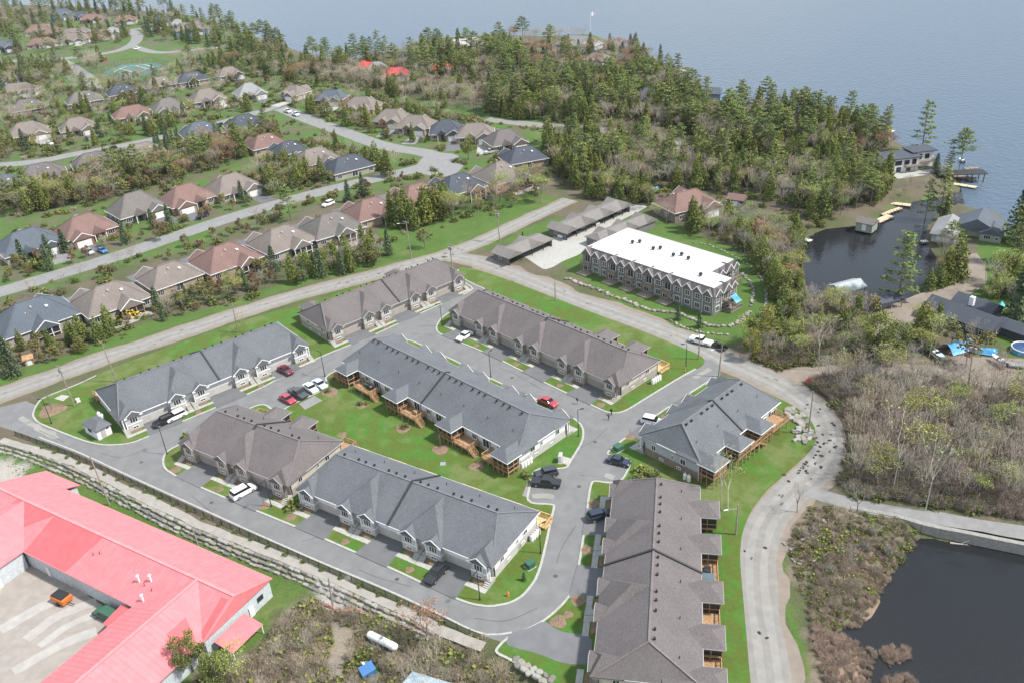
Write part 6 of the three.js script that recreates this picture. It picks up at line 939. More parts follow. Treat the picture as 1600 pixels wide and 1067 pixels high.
{ // in the low yard and the brush at the bottom
  const p = GL(98.5, 940), t = thing('dump_trailer', 'orange box trailer with a black load standing in the gravel yard', 'trailer', p, -0.5); part('box', extr([[-1.5, 0.5], [1.4, 0.5], [1.6, 1.4], [-1.7, 1.4]], 2.0, 0.06), M.orange, t); part('load', new MB().box(-0.2, 1.4, 0, 2.6, 0.35, 1.7).geo(), M.black, t); for (const s of [-1, 1]) part('wheel', once('tyre0.37', () => { const g = new THREE.CylinderGeometry(0.37, 0.37, 0.24, 14); g.rotateX(Math.PI / 2); return g; }), M.tyre, t, [0, 0.37, s * 1.1]); part('drawbar', new MB().bar([1.5, 0.55, 0], [2.9, 0.5, 0], 0.12).geo(), M.black, t);
  const a = G(152, 953, LOW + 0.8), b = G(178, 966, LOW + 0.8), c = a.clone().add(b).multiplyScalar(0.5); c.y = LOW + 0.03; const v = copyOf(carProto.van, c, lineAngle(b, a), 'dark green van parked beside the pink-roofed canopy in the gravel yard'); for (const q of v.children) if (q.name === 'body') q.material = M.vanGreen;
  const q0 = GL(576, 999), q1 = GL(622, 1022), tk = thing('gas_tank', 'long white horizontal gas tank on cradles in the brush', 'gas tank', q0.clone().add(q1).multiplyScalar(0.5), lineAngle(q0, q1)), TL = q0.distanceTo(q1); const g = new THREE.CapsuleGeometry(0.62, TL - 1.2, 6, 18); g.rotateZ(Math.PI / 2); part('tank', g, M.white, tk, [0, 1.35, 0]); for (const s of [-1, 1]) part('cradle', new MB().box(s * TL * 0.3, 0, 0, 0.35, 0.95, 1.1).geo(), M.steel, tk); part('rail', new MB().bar([-TL * 0.5, 0.35, 0.9], [TL * 0.5, 0.35, 0.9], 0.12).bar([-TL * 0.5, 0.35, -0.9], [TL * 0.5, 0.35, -0.9], 0.12).geo(), M.steel, tk); part('hatch', new MB().rod([0, 1.9, 0], [0, 2.2, 0], 0.25, 0.25, 10).geo(), M.steel, tk);
  const bp = GL(575, 1054), bn = thing('waste_bin', 'blue waste bin with a lid in the brush at the bottom', 'bin', bp, 0.5); part('body', extr([[-0.85, 0], [0.85, 0], [1.05, 1.5], [-1.05, 1.2]], 1.8, 0.05), M.bin, bn); part('lid', new MB().quad([-1.1, 1.22, 0.95], [1.1, 1.55, 0.95], [1.1, 1.55, -0.95], [-1.1, 1.22, -0.95]).geo(), M.tarp, bn);
  const sp = GL(676, 1104), sd = thing('metal_shed', 'pale blue metal roof of a shed cut by the bottom edge', 'shed', sp, -0.42); part('wall', new MB().box(0, 0, 0, 8.4, 2.3, 5.4).geo(), M.works, sd); part('roof', new MB().hip(-4.6, 4.6, -3, 3, 2.3, 0.9, 0, 0).geo(), M.tinBlue, sd); addDoor(sd, 'door', 0, 0, 2.75, 1.2, 2, 0, M.doorWhite);
  const net = spline([GL(482, 942), GL(487, 946), GL(502, 947), GL(519, 951), GL(529, 961), GL(545, 956), GL(566, 958), GL(580, 968)], 0.8), nm = new MB(); net.forEach((r, i) => { if (i) { const q = net[i - 1], h = (k) => 0.75 + 0.25 * Math.sin(k * 1.7); for (const k of [0.15, 0.4, 0.65, 0.9]) nm.bar([q.x, q.y + h(i - 1) * k, q.z], [r.x, r.y + h(i) * k, r.z], 0.09, 0.05); nm.box(r.x, r.y, r.z, 0.06, 1.05, 0.06); } }); tag(part('safety_netting', nm.geo(), M.netOrange, scene), 'sagging orange safety netting around the grey gravel patch', 'netting');
  for (const [x, y, s, l] of [[600, 1032, 0.8, 'white sacks dumped beside the gas tank'], [566, 1036, 0.7, 'grey crate left of the white sacks'], [602, 1060, 0.7, 'white bucket-like drum right of the blue bin']]) { const w = GL(x, y); const k = thing('dumped_sacks', l, 'sacks', w, 0.4); for (const [dx, dz] of [[0, 0], [0.7, 0.3], [0.2, 0.7]]) { const b = part('sack', boulderGeo(2), M.white, k, [dx * s, 0.2, dz * s]); b.scale.set(s, s * 0.6, s * 0.8); } }
}

{ // black lumps of broken asphalt strewn on the lane
  const lump = thing('asphalt_lump', 'black broken lump of asphalt lying on the curved gravel lane', 'asphalt lump', G(1225, 742), 0, 'black asphalt lumps on the curved lane'); const m = part('slab', boulderGeo(4), M.black, lump); m.scale.set(0.9, 0.3, 0.6); m.position.y = 0.06;
  for (const [x, y] of [[1259, 638], [1262, 632], [1279, 644], [1282, 639], [1301, 661], [1304, 664], [1279, 665], [1286, 679], [1299, 679], [1275, 695], [1278, 691], [1288, 693], [1293, 692], [1297, 688], [1304, 693], [1305, 699], [1282, 698], [1279, 705], [1275, 711], [1284, 712], [1272, 715], [1275, 723], [1274, 725], [1261, 722], [1258, 725], [1255, 728], [1252, 731], [1250, 735], [1256, 731], [1284, 729], [1283, 731], [1260, 736], [1262, 739], [1248, 739], [1263, 728], [1233, 752], [1164, 861], [1196, 856], [1187, 989], [1199, 997], [1304, 698], [1307, 697]]) copyOf(lump, G(x, y).setY(0.02), rr(0, 3), null, null, rr(0.4, 0.95));
}
// ---------------------------------------------------------------- deck furniture that shows
{
  const onDeck = (o, lx, lz, y) => { const w = toWorld(o.fr, lx, lz); return new THREE.Vector3(w[0], y + 0.1, w[1]); };
  const cover = (o, x, z, y, w, h, d, m, label, name, cat) => { const t = thing(name, label, cat, onDeck(o, x, z, y), o.fr.turn); part('body', extr([[-w / 2, 0], [w / 2, 0], [w / 2 - 0.05, h * 0.7], [w * 0.3, h], [-w * 0.3, h], [-w / 2 + 0.05, h * 0.7]], d, 0.05), m, t); for (const s of [-1, 1]) part('leg', boxGeo(0.08, 0.1, d * 0.8), M.black, t, [s * w * 0.4, 0, 0]); };
  const C = BLOCKS.C, H = BLOCKS.H, G2 = BLOCKS.G, at = (o, f, dz) => [-o.fr.L / 2 + f * o.fr.L, -o.fr.D / 2 + 0.4 - dz];
  cover(C, ...at(C, 0.8, 1.4), 1.25, 1.6, 1.1, 0.8, M.black, 'black covered barbecue on the first cedar deck', 'covered_barbecue', 'barbecue'); cover(C, ...at(C, 0.825, 1.2), 1.25, 1.5, 0.8, 0.7, M.green, 'green box on the first cedar deck', 'storage_box', 'storage box'); cover(C, ...at(C, 0.52, 1.3), 1.25, 1.2, 0.8, 0.7, M.cedar, 'wooden bench on the middle cedar deck', 'garden_bench', 'bench');
  cover(H, ...at(H, 0.47, 1.6), 1.1, 2.1, 0.9, 1.9, M.bluegrey, 'blue-grey covered hot tub on the long pale deck by the lane', 'covered_tub', 'hot tub'); cover(H, ...at(H, 0.42, 1.5), 1.1, 1.3, 0.6, 1.1, M.screen, 'grey lounge chair on the long pale deck by the lane', 'lounge_chair', 'chair'); cover(H, ...at(H, 0.9, 1.2), 1.1, 1.2, 0.7, 0.8, M.white, 'white table on the upper deck by the lane', 'deck_table', 'table');
}
// ---------------------------------------------------------------- people on the street
function person(px, py, turn, shirt, legs, label, stride) {
  const p = G(px, py); p.y = 0.03; const mc = new MarchingCubes(40, new THREE.MeshBasicMaterial(), false, false, 40000), N = 40, S = 2.1; mc.isolation = 0; mc.reset();
  const J = { hipL: [0.09, 0.93, 0], kneeL: [0.1, 0.5, stride * 0.6 + 0.04], footL: [0.1, 0.07, stride], toeL: [0.1, 0.04, stride + 0.16], hipR: [-0.09, 0.93, 0], kneeR: [-0.1, 0.5, -stride * 0.3 + 0.06], footR: [-0.1, 0.08, -stride], toeR: [-0.1, 0.04, -stride + 0.15], pel: [0, 0.98, 0], chest: [0, 1.32, 0.01], neck: [0, 1.5, 0], head: [0, 1.63, 0.03], shL: [0.19, 1.42, 0], elL: [0.24, 1.15, -0.05], haL: [0.24, 0.9, 0.08], shR: [-0.19, 1.42, 0], elR: [-0.24, 1.15, 0.02], haR: [-0.23, 0.9, 0.14] };
  const B = [['hipL', 'kneeL', 0.085, 0.06], ['kneeL', 'footL', 0.06, 0.042], ['footL', 'toeL', 0.045, 0.035], ['hipR', 'kneeR', 0.085, 0.06], ['kneeR', 'footR', 0.06, 0.042], ['footR', 'toeR', 0.045, 0.035], ['pel', 'chest', 0.135, 0.155], ['chest', 'neck', 0.12, 0.06], ['neck', 'head', 0.055, 0.1], ['head', 'head', 0.105, 0.105], ['chest', 'shL', 0.1, 0.07], ['shL', 'elL', 0.06, 0.045], ['elL', 'haL', 0.045, 0.038], ['chest', 'shR', 0.1, 0.07], ['shR', 'elR', 0.06, 0.045], ['elR', 'haR', 0.045, 0.038]];
  const D = (x, y, z) => { let f = 0; for (const [a, b, r0, r1] of B) { const A = J[a], Q = J[b], d = [Q[0] - A[0], Q[1] - A[1], Q[2] - A[2]], l = d[0] ** 2 + d[1] ** 2 + d[2] ** 2 + 1e-9, t = clamp(((x - A[0]) * d[0] + (y - A[1]) * d[1] + (z - A[2]) * d[2]) / l), q = Math.hypot(x - A[0] - t * d[0], y - A[1] - t * d[1], z - A[2] - t * d[2]) - (r0 + (r1 - r0) * t); f += Math.exp(-q * 45); } return -Math.log(f + 1e-30) / 45; };
  for (let k = 0; k < N; k++) for (let j = 0; j < N; j++) for (let i = 0; i < N; i++) mc.field[i + j * N + k * N * N] = -D(((i - N / 2) / (N / 2)) * S / 2, ((j - N / 2) / (N / 2)) * S / 2 + 0.9, ((k - N / 2) / (N / 2)) * S / 2);
  mc.update(); const n = mc.count, pos = new Float32Array(n * 3), nor = new Float32Array(mc.normalArray.slice(0, n * 3)), col = new Float32Array(n * 3);
  for (let i = 0; i < n; i++) { const x = mc.positionArray[i * 3] * S / 2, y = mc.positionArray[i * 3 + 1] * S / 2 + 0.9, z = mc.positionArray[i * 3 + 2] * S / 2; pos.set([x, y, z], i * 3); const c = y > 1.66 || (y > 1.55 && z < 0.0) ? [0.04, 0.03, 0.02] : y > 1.5 ? [0.45, 0.28, 0.2] : y > 0.96 && !(Math.abs(x) > 0.17 && y < 0.99) ? shirt : Math.abs(x) > 0.18 && y < 0.98 && y > 0.8 ? [0.45, 0.28, 0.2] : y < 0.1 ? [0.02, 0.02, 0.02] : legs; col.set(c, i * 3); }
  const g = new THREE.BufferGeometry(); g.setAttribute('position', new THREE.BufferAttribute(pos, 3)); g.setAttribute('normal', new THREE.BufferAttribute(nor, 3)); g.setAttribute('color', new THREE.BufferAttribute(col, 3));
  const m = part('person', g, M.person, scene, [p.x, p.y, p.z], turn); tag(m, label, 'person');
}

person(951, 656, 2.6, [0.12, 0.12, 0.13], [0.05, 0.055, 0.07], 'person in dark grey walking at the junction, nearer of the pair', 0.2);
person(955.4, 648, 2.5, [0.015, 0.015, 0.018], [0.02, 0.02, 0.025], 'person in black walking at the junction, farther of the pair', 0.16);
person(902, 631, 2.2, [0.02, 0.02, 0.03], [0.3, 0.3, 0.31], 'person in a black top and pale trousers alone near the kerb', 0.18);
M.paleDoor = mat(0.45, 0.6, 0.68);
M.poolWater = mat(0.03, 0.07, 0.16, null, 0.2); M.tent = mat(0.1, 0.5, 0.55);
M.rockWall = mat(0.24, 0.232, 0.215, 'concrete');
M.court = mat(0.055, 0.13, 0.11, 'asphalt');
// ---------------------------------------------------------------- buildings and docks by the inlet and the lake
const roofBox = (parent, x0, x1, z0, z1, y, rise, m, wall, h) => { part('wall', new MB().box((x0 + x1) / 2, -0.4, (z0 + z1) / 2, x1 - x0 - 0.8, h + 0.4, z1 - z0 - 0.8).geo(), wall, parent); return part('roof', new MB().hip(x0, x1, z0, z1, y, rise, 0, 0).geo(), m, parent); };
{
  const p = G(1400, 264); const t = thing('modern_house', 'white modern lake house with dark flat roofs and balconies', 'house', p, angleOf([1390, 268, 1440, 262])); t.scale.setScalar(0.74); footprints.push([[-12, -10], [22, -10], [22, 12], [-12, 12]].map(([x, z]) => toWorld({ pos: p, turn: t.rotation.y }, x, z)));
  part('wall', new MB().box(0, -1, 0, 16, 7.6, 11).geo(), M.whiteSiding, t); part('roof', new MB().box(0.3, 6.6, 0, 17.6, 0.5, 12.6).geo(), M.darkRoof, t);
  part('wall', new MB().box(13, -1, -3, 11, 8.4, 8).geo(), M.whiteSiding, t); part('roof', new MB().box(13.2, 7.4, -3, 13, 0.45, 10).geo(), M.darkRoof, t);
  part('corner_panel', new MB().box(-6.6, 0, 5.56, 2.4, 6.4, 0.2).geo(), M.blackSiding, t); for (const [x, y, w, h] of [[-2.5, 3.6, 3.4, 2.2], [1.8, 3.6, 2.6, 2.2], [5.6, 3.4, 2.2, 2.6], [-2, 0.3, 2.4, 2.4], [3, 0.3, 2.4, 2.4]]) addWindow(t, x, y, 5.56, w, h, 0, M.darkTrim, 2);
  addWindow(t, 11, 3.8, 1.06, 2.4, 2.6, 0, M.darkTrim, 2); addWindow(t, 15, 3.8, 1.06, 2.4, 2.4, 0, M.darkTrim, 2); addDeck(t, 5, 3.1, 5.5, 9, 2.2, M.oldWood); addDeck(t, 13.5, 3.1, 1, 9, 2.6, M.oldWood); struct('terrace', sheet([[-5, 4.4], [17, 4.4], [17, 9], [-5, 10]].map(([x, z]) => toWorld({ pos: p, turn: t.rotation.y }, x, z)), 0.05).geo(), M.concrete);
}
{
  const p = G(1527, 362), t = thing('lake_house', 'grey-roofed house with white gable and arched window at the lake edge', 'house', p, angleOf([1490, 362, 1560, 372])); t.scale.setScalar(0.78); footprints.push([[-16, -9], [12, -9], [12, 18], [-16, 18]].map(([x, z]) => toWorld({ pos: p, turn: t.rotation.y }, x, z)));
  part('wall', new MB().box(0, -0.6, 0, 15, 3.6, 11).geo(), M.sageSiding, t); part('roof', new MB().hipz(-8.2, 8.2, -7, 6.6, 3.0, 4.3, 0, 0).geo(), M.blueRoof, t); part('gable_wall', new MB().tri([-7.3, 3, 6.0], [7.3, 3, 6.0], [0, 6.9, 6.0]).geo(), M.whiteSiding, t); addWindow(t, 0, 3.5, 6.05, 1.5, 1.6, 0, M.trim, 2);
  part('arched_window', new THREE.CircleGeometry(0.75, 12, 0, Math.PI), M.glass, t, [0, 5.1, 6.08]);
  part('wing_roof', new MB().hipz(1.5, 9.5, 0, 9, 2.9, 2.3, 0, 0).geo(), M.blueRoof, t); part('wall', new MB().box(5.5, -0.6, 6, 7.2, 3.4, 5.4).geo(), M.sageSiding, t); addWindow(t, 4.4, 0.9, 8.76, 2.4, 1.6, 0, M.trim, 3); addWindow(t, 7.6, 1.0, 8.76, 1.2, 1.1, 0, M.trim, 1); part('gable_wall', new MB().tri([2.1, 2.8, 8.72], [8.9, 2.8, 8.72], [5.5, 4.8, 8.72]).geo(), M.sageSiding, t);
  const g = at2(t, -9.5, 0, 7, 0); g.name = 'garage_wing'; part('wall', new MB().box(0, -0.6, 0, 8, 3.2, 16).geo(), M.greySiding, g); part('roof', new MB().hipz(-4.8, 4.8, -9, 9, 2.7, 2.4, 0, 2).geo(), M.paleRoof, g); addDoor(g, 'garage_door', 0, 0, 8.05, 4.6, 2.2, 0, M.doorWhite);
}
{
  const p = G(1506, 506), t = thing('lake_house', 'dark blue house with black L-shaped roofs and an orange-brown gable', 'house', p, angleOf([1468, 498, 1528, 520])); t.scale.setScalar(0.86); footprints.push([[-12, -12], [16, -12], [16, 8], [-12, 8]].map(([x, z]) => toWorld({ pos: p, turn: t.rotation.y }, x, z)));
  roofBox(t, -10.5, 10, -5, 5, 3.0, 2.6, M.darkRoof, M.blackSiding, 3.0); part('gable_wall', new MB().tri([9.62, 2.9, -4.4], [9.62, 2.9, 4.4], [9.62, 5.3, 0]).geo(), M.cedar, t); addWindow(t, 9.66, 1.0, 0, 2, 1.4, Math.PI / 2, M.trim, 2);
  for (const x of [-8, -4, 0, 4, 7.5]) addWindow(t, x, 0.9, 4.66, 1.6, 1.5, 0, M.trim, 2);
  part('wing_roof', new MB().hip(-7, 5, -12, -3.5, 3.0, 2.2, 0, 0).geo(), M.darkRoof, t); part('wall', new MB().box(-1, -0.4, -7.6, 11, 3.3, 7.6).geo(), M.blackSiding, t); addWindow(t, 4.55, 0.7, -7.6, 2.6, 1.8, Math.PI / 2, M.trim, 3); part('chimney', new MB().box(-1, 4, -4.4, 1.2, 2.6, 1.2).geo(), M.whiteSiding, t);
  part('wing_roof', new MB().hip(8, 18, -7, -0.5, 2.6, 1.6, 0, 3).geo(), M.darkRoof, t); part('wall', new MB().box(13, -0.4, -3.8, 9, 2.8, 5.4).geo(), M.blackSiding, t);
}
{ // playhouse-like sheds and boathouses
  const shed = (name, c, dir, w, d, e, rise, roof, wall, label, cat, opt = {}) => { const p = G(c[0], c[1]); if (opt.y !== undefined) p.y = opt.y; const turn = angleOf(dir) + (opt.tw ?? 0), t = thing(name, label, cat, p, turn); footprints.push([[-w / 2 - 1, -d / 2 - 1], [w / 2 + 1, -d / 2 - 1], [w / 2 + 1, d / 2 + 1], [-w / 2 - 1, d / 2 + 1]].map(([x, z]) => toWorld({ pos: p, turn }, x, z))); if (!opt.open) part('wall', new MB().box(0, -0.5, 0, w - 0.6, e + 0.5, d - 0.6).geo(), wall, t); else for (const x of [-1, 0, 1]) for (const z of [-1, 1]) part('post', new MB().box(x * (w / 2 - 0.4), -1.5, z * (d / 2 - 0.4), 0.2, e + 1.5, 0.2).geo(), wall, t); part('roof', new MB().hip(-w / 2, w / 2, -d / 2, d / 2, e, rise, opt.hip ?? 0, opt.hip ?? 0).geo(), roof, t); if (!opt.open) { part('gable_wall', new MB().tri([w / 2 - 0.28, e - 0.1, -d / 2 + 0.3], [w / 2 - 0.28, e - 0.1, d / 2 - 0.3], [w / 2 - 0.28, e + rise - 0.2, 0]).tri([-w / 2 + 0.28, e - 0.1, -d / 2 + 0.3], [-w / 2 + 0.28, e - 0.1, d / 2 - 0.3], [-w / 2 + 0.28, e + rise - 0.2, 0]).geo(), wall, t); addDoor(t, 'door', 0, 0, d / 2 - 0.27, opt.dw ?? 1.2, 2.0, 0, opt.door ?? M.doorWhite); } return t; };
  shed('garden_shed', [1151, 320], [1135, 318, 1165, 322], 6, 4.6, 2.4, 1.5, M.redRoof, M.blackSiding, 'dark garden shed with rusty roof and pale blue doors on a green lawn', 'shed', { door: M.paleDoor, dw: 2 });
  shed('boat_shelter', [1322, 462], [1300, 452, 1346, 440], 8.4, 5.6, 2.8, 1.2, M.tinRoof, M.oldWood, 'open boat shelter with streaky metal roof on the near shore of the inlet', 'boat shelter', { open: 1 });
  shed('boat_shelter', [1384, 478], [1370, 480, 1396, 474], 7, 5, 2.4, 0.8, M.darkRoof, M.oldWood, 'low black-roofed shelter beside the tall pine at the inlet', 'boat shelter', { open: 1 });
  shed('boathouse', [1355, 352], [1340, 346, 1370, 352], 5.6, 5, 2.3, 1.2, M.greenRoof, M.sageSiding, 'small green-grey boathouse standing in the far side of the inlet', 'boathouse', { y: WL + 1 });
  shed('boathouse', [1114, 151], [1100, 150, 1126, 152], 11, 9, 3.6, 2.2, M.blueRoof, M.blueSiding, 'blue boathouse with white trim on the lake shore', 'boathouse', { y: WL + 0.8, hip: 2 });
  shed('garden_shed', [580, 386], [560, 390, 600, 380], 4.6, 4, 2.2, 1.8, M.brownRoof, M.oldWood, 'small dark wooden playhouse on the lawn beside the paved terrace', 'playhouse');
  shed('garden_shed', [46, 568], [30, 572, 60, 564], 2.6, 2.2, 1.8, 0.9, M.cedar, M.cedar, 'little orange cedar shed among bushes at the left bend', 'shed');
  shed('garden_shed', [1243, 300], [1225, 300, 1260, 302], 9, 7, 2.6, 2, M.greenRoof, M.oldWood, 'weathered cabin roof hidden in the woods above the inlet', 'cabin');
  shed('garden_shed', [1320, 195], [1300, 195, 1335, 198], 9, 7, 3, 2, M.tanRoof, M.tanSiding, 'tan cabin roof in the trees near the lake', 'cabin');

}
function dock(list, w, label, m = M.oldWood) {
  const P = GP(list, WL + 0.5), t = thing('dock', label, 'dock', P[0].clone()); const b = new MB(), q = new MB();
  for (let i = 1; i < P.length; i++) { const a = P[i - 1].clone().sub(P[0]), c = P[i].clone().sub(P[0]), l = a.distanceTo(c), n = Math.max(2, Math.round(l / 0.5)), d = c.clone().sub(a).normalize(); for (let k = 0; k < n; k++) { const s = (k + 0.5) / n; b.box(a.x + (c.x - a.x) * s, 0, a.z + (c.z - a.z) * s, l / n - 0.04, 0.12, w, lineAngle(a, c)); } for (let k = 0; k <= 3; k++) for (const e of [-1, 1]) q.box(a.x + (c.x - a.x) * k / 3 - d.z * e * w * 0.45, -1.6, a.z + (c.z - a.z) * k / 3 + d.x * e * w * 0.45, 0.18, 2.0, 0.18); }
  part('dock_boards', b.geo(), m, t); part('dock_posts', q.geo(), M.poleWood, t);
}
dock([1370, 347, 1392, 337], 2.6, 'short plank dock beside the small boathouse in the inlet', M.paleWood); dock([1386, 317, 1424, 321], 2.4, 'plank dock crossing the narrow mouth of the inlet', M.paleWood); dock([1380, 336, 1394, 330, 1408, 325], 1.6, 'walkway of pale boards along the inlet bank', M.paleWood);
dock([1488, 287, 1527, 293], 2.2, 'white dock nearest the inlet on the lake side', M.paleWood); dock([1486, 274, 1524, 280], 3.2, 'wide dark dock with mooring frames on the lake', M.oldWood); dock([1508, 264, 1530, 262], 1.6, 'thin dark jetty beyond the wide dock', M.oldWood); dock([1362, 210, 1394, 206], 3, 'dock with yellow water toys by the wooded shore', M.oldWood);
dock([1026, 112, 1056, 108, 1078, 112], 2, 'pale L-shaped dock on the lake off the point', M.paleWood); dock([1252, 373, 1268, 377], 2, 'little white landing at the left end of the inlet', M.white); dock([1440, 378, 1450, 377], 1.6, 'little white landing on the right bank of the inlet', M.white);

function boat(a, b, label, m = M.white) {
  const A = G(a[0], a[1], a[2] ?? 0.6), B = G(b[0], b[1], a[2] ?? 0.6), l = A.distanceTo(B), w = l * 0.34, p = A.clone().add(B).multiplyScalar(0.5), t = thing('motor_boat', label, 'boat', p, lineAngle(A, B));
  const h = new MB(), n = 10, sec = (i) => { const x = (i / n - 0.5) * l, k = Math.sqrt(Math.max(0.02, 1 - Math.pow(i / n, 3.2))), W = w / 2 * k; return [[x, -0.55 + 0.3 * Math.pow(i / n, 3), 0], [x, 0.35 + 0.25 * i / n, W], [x, 0.35 + 0.25 * i / n, -W]]; };
  for (let i = 0; i < n; i++) { const a2 = sec(i), b2 = sec(i + 1); h.quad(a2[0], b2[0], b2[1], a2[1]).quad(a2[0], a2[2], b2[2], b2[0]); if (i > 5) h.quad(a2[1], b2[1], b2[2], a2[2]); } const s0 = sec(0); h.tri(s0[0], s0[1], s0[2]);
  part('hull', h.geo(), m, t); part('cockpit', new MB().box(-l * 0.12, 0.12, 0, l * 0.45, 0.1, w * 0.7).geo(), M.black, t); part('windscreen', new MB().quad([l * 0.1, 0.45, -w * 0.36], [l * 0.1, 0.45, w * 0.36], [l * 0.03, 0.95, w * 0.3], [l * 0.03, 0.95, -w * 0.3]).geo(), M.glass, t); part('outboard', new MB().box(-l * 0.52, -0.2, 0, 0.4, 0.9, 0.4).geo(), M.black, t); for (const z of [-0.3, 0.3]) part('seat', new MB().box(-l * 0.1, 0.2, z * w * 0.8, 0.5, 0.45, 0.5).geo(), M.white, t); return t;
}
boat([1574, 571, 0.9], [1551, 556, 0.9], 'white motor boat standing on the gravel beside the lawn'); boat([1508, 254, -1.6], [1500, 249, -1.6], 'white boat moored off the modern house'); boat([1384, 209, -1.6], [1398, 206, -1.6], 'white boat moored below the yellow water toys'); boat([1453, 545, 0.9], [1476, 562, 0.9], 'pale boat under bare branches beside the blue tarpaulin', M.paleDoor); boat([1036, 116, -1.6], [1048, 113, -1.6], 'dark boat at the L-shaped dock', M.black);
{
  const p = G(1592, 574), t = thing('boat_trailer', 'pale flat trailer behind the white motor boat', 'trailer', p, -0.4); part('frame', new MB().bar([-2.5, 0.6, -0.7], [2.5, 0.6, -0.7], 0.14).bar([-2.5, 0.6, 0.7], [2.5, 0.6, 0.7], 0.14).box(0, 0.66, 0, 4.6, 0.12, 1.5).geo(), M.steel, t); for (const s of [-1, 1]) part('wheel', shared.get('tyre0.37'), M.tyre, t, [0, 0.37, s * 0.9]);
  const pl = G(1600, 549), pool = thing('swimming_pool', 'round blue above-ground pool on the lawn at the right edge', 'pool', pl); part('pool_wall', new THREE.CylinderGeometry(2.6, 2.6, 1.1, 28, 1, true), M.tarp, pool, [0, 0.55, 0]); part('pool_rim', new THREE.TorusGeometry(2.6, 0.12, 6, 32).rotateX(Math.PI / 2), M.white, pool, [0, 1.1, 0]); part('pool_cover', new THREE.CircleGeometry(2.55, 28).rotateX(-Math.PI / 2), M.poolWater, pool, [0, 0.95, 0]);
  const tarp = (x, y, w, d, h, label, turn) => { const q = G(x, y), m = new MB(), n = 10; const f = (i, j) => [(i / n - 0.5) * w, h * Math.max(0.12, 1 - Math.pow(Math.abs(j / n - 0.5) * 2, 1.6)) * (0.8 + 0.25 * vnoise(i * 0.9, j * 0.7, 0, 4)), (j / n - 0.5) * d]; for (let i = 0; i < n; i++) for (let j = 0; j < n; j++) m.quad(f(i, j), f(i, j + 1), f(i + 1, j + 1), f(i + 1, j)); tag(part('tarpaulin', m.geo(), M.tarp, scene, [q.x, 0.1, q.z], turn), label, 'tarpaulin'); };
  tarp(1497, 546, 6.5, 4.4, 2.1, 'large bright blue tarpaulin over a boat in the dirt yard', 0.3); tarp(1541, 552, 4.5, 2.4, 1.5, 'small blue tarpaulin right of the large one', -0.5); tarp(1018, 300, 5, 3, 1.6, 'blue cover over something left of the rust-roofed house', 0.2);
  const teal = G(1565, 479), ch = thing('play_tent', 'small turquoise play tent on the right-hand lawn', 'tent', teal); part('canvas', new THREE.ConeGeometry(1.1, 1.5, 6), M.tent, ch, [0, 0.75, 0]); part('pole', boxGeo(0.06, 1.7, 0.06), M.oldWood, ch);
  const fp = G(923, 56), fl = thing('flagpole', 'white flagpole with a flag on the tip of the point', 'flagpole', fp); part('pole', new MB().rod([0, 0, 0], [0, 15, 0], 0.14, 0.07, 6).geo(), M.white, fl); const w = new MB(); for (let i = 0; i < 8; i++) w.quad([i * 0.45, 12.6, 0.2 * Math.sin(i)], [(i + 1) * 0.45, 12.6, 0.2 * Math.sin(i + 1)], [(i + 1) * 0.45, 14.8, 0.2 * Math.sin(i + 1)], [i * 0.45, 14.8, 0.2 * Math.sin(i)]); part('flag', w.geo(), M.trim, fl);
  const q = G(1372, 203, WL + 0.6), sl = thing('water_slide', 'yellow inflatable water toys on the wooded shore dock', 'water slide', q); part('slide', extr([[-3, 0], [3, 0], [2, 1.2], [0.5, 2.2], [-1.5, 3], [-2.8, 2.4]], 2.6, 0.3), M.yellow, sl); part('float', new THREE.TorusGeometry(1.3, 0.4, 8, 16).rotateX(Math.PI / 2), M.yellow, sl, [4, 0.5, 1]);
  const lf = G(1505, 283, WL), bl = thing('boat_lift', 'dark boat lift canopy with posts beside the wide dock', 'boat lift', lf, -0.1); part('canopy', new MB().hip(-9, 7, -2.6, 2.6, 3.2, 0.8, 1, 1).geo(), M.black, bl); for (const x of [-8, -3, 2, 6]) for (const z of [-2, 2]) part('post', boxGeo(0.22, 3.2, 0.22), M.black, bl, [x, 0, z]);
}

{ // causeway wall
  const pts = spline(GP([1330, 793, 1400, 806, 1448, 820, 1500, 830, 1560, 842, 1640, 858, 1720, 874]), 3), t = thing('causeway_wall', 'pale concrete and stone retaining wall of the causeway above the dark pond', 'retaining wall', new THREE.Vector3());
  pts.forEach((p, i) => { if (i) { const q = pts[i - 1], l = p.distanceTo(q); part('wall_block', boxGeo(Math.round(l * 50) / 50 - 0.02, 2.5, 0.9), M.rockWall, t, [(p.x + q.x) / 2, -2.35 + rr(-0.03, 0.03), (p.z + q.z) / 2], lineAngle(q, p)); } });
}

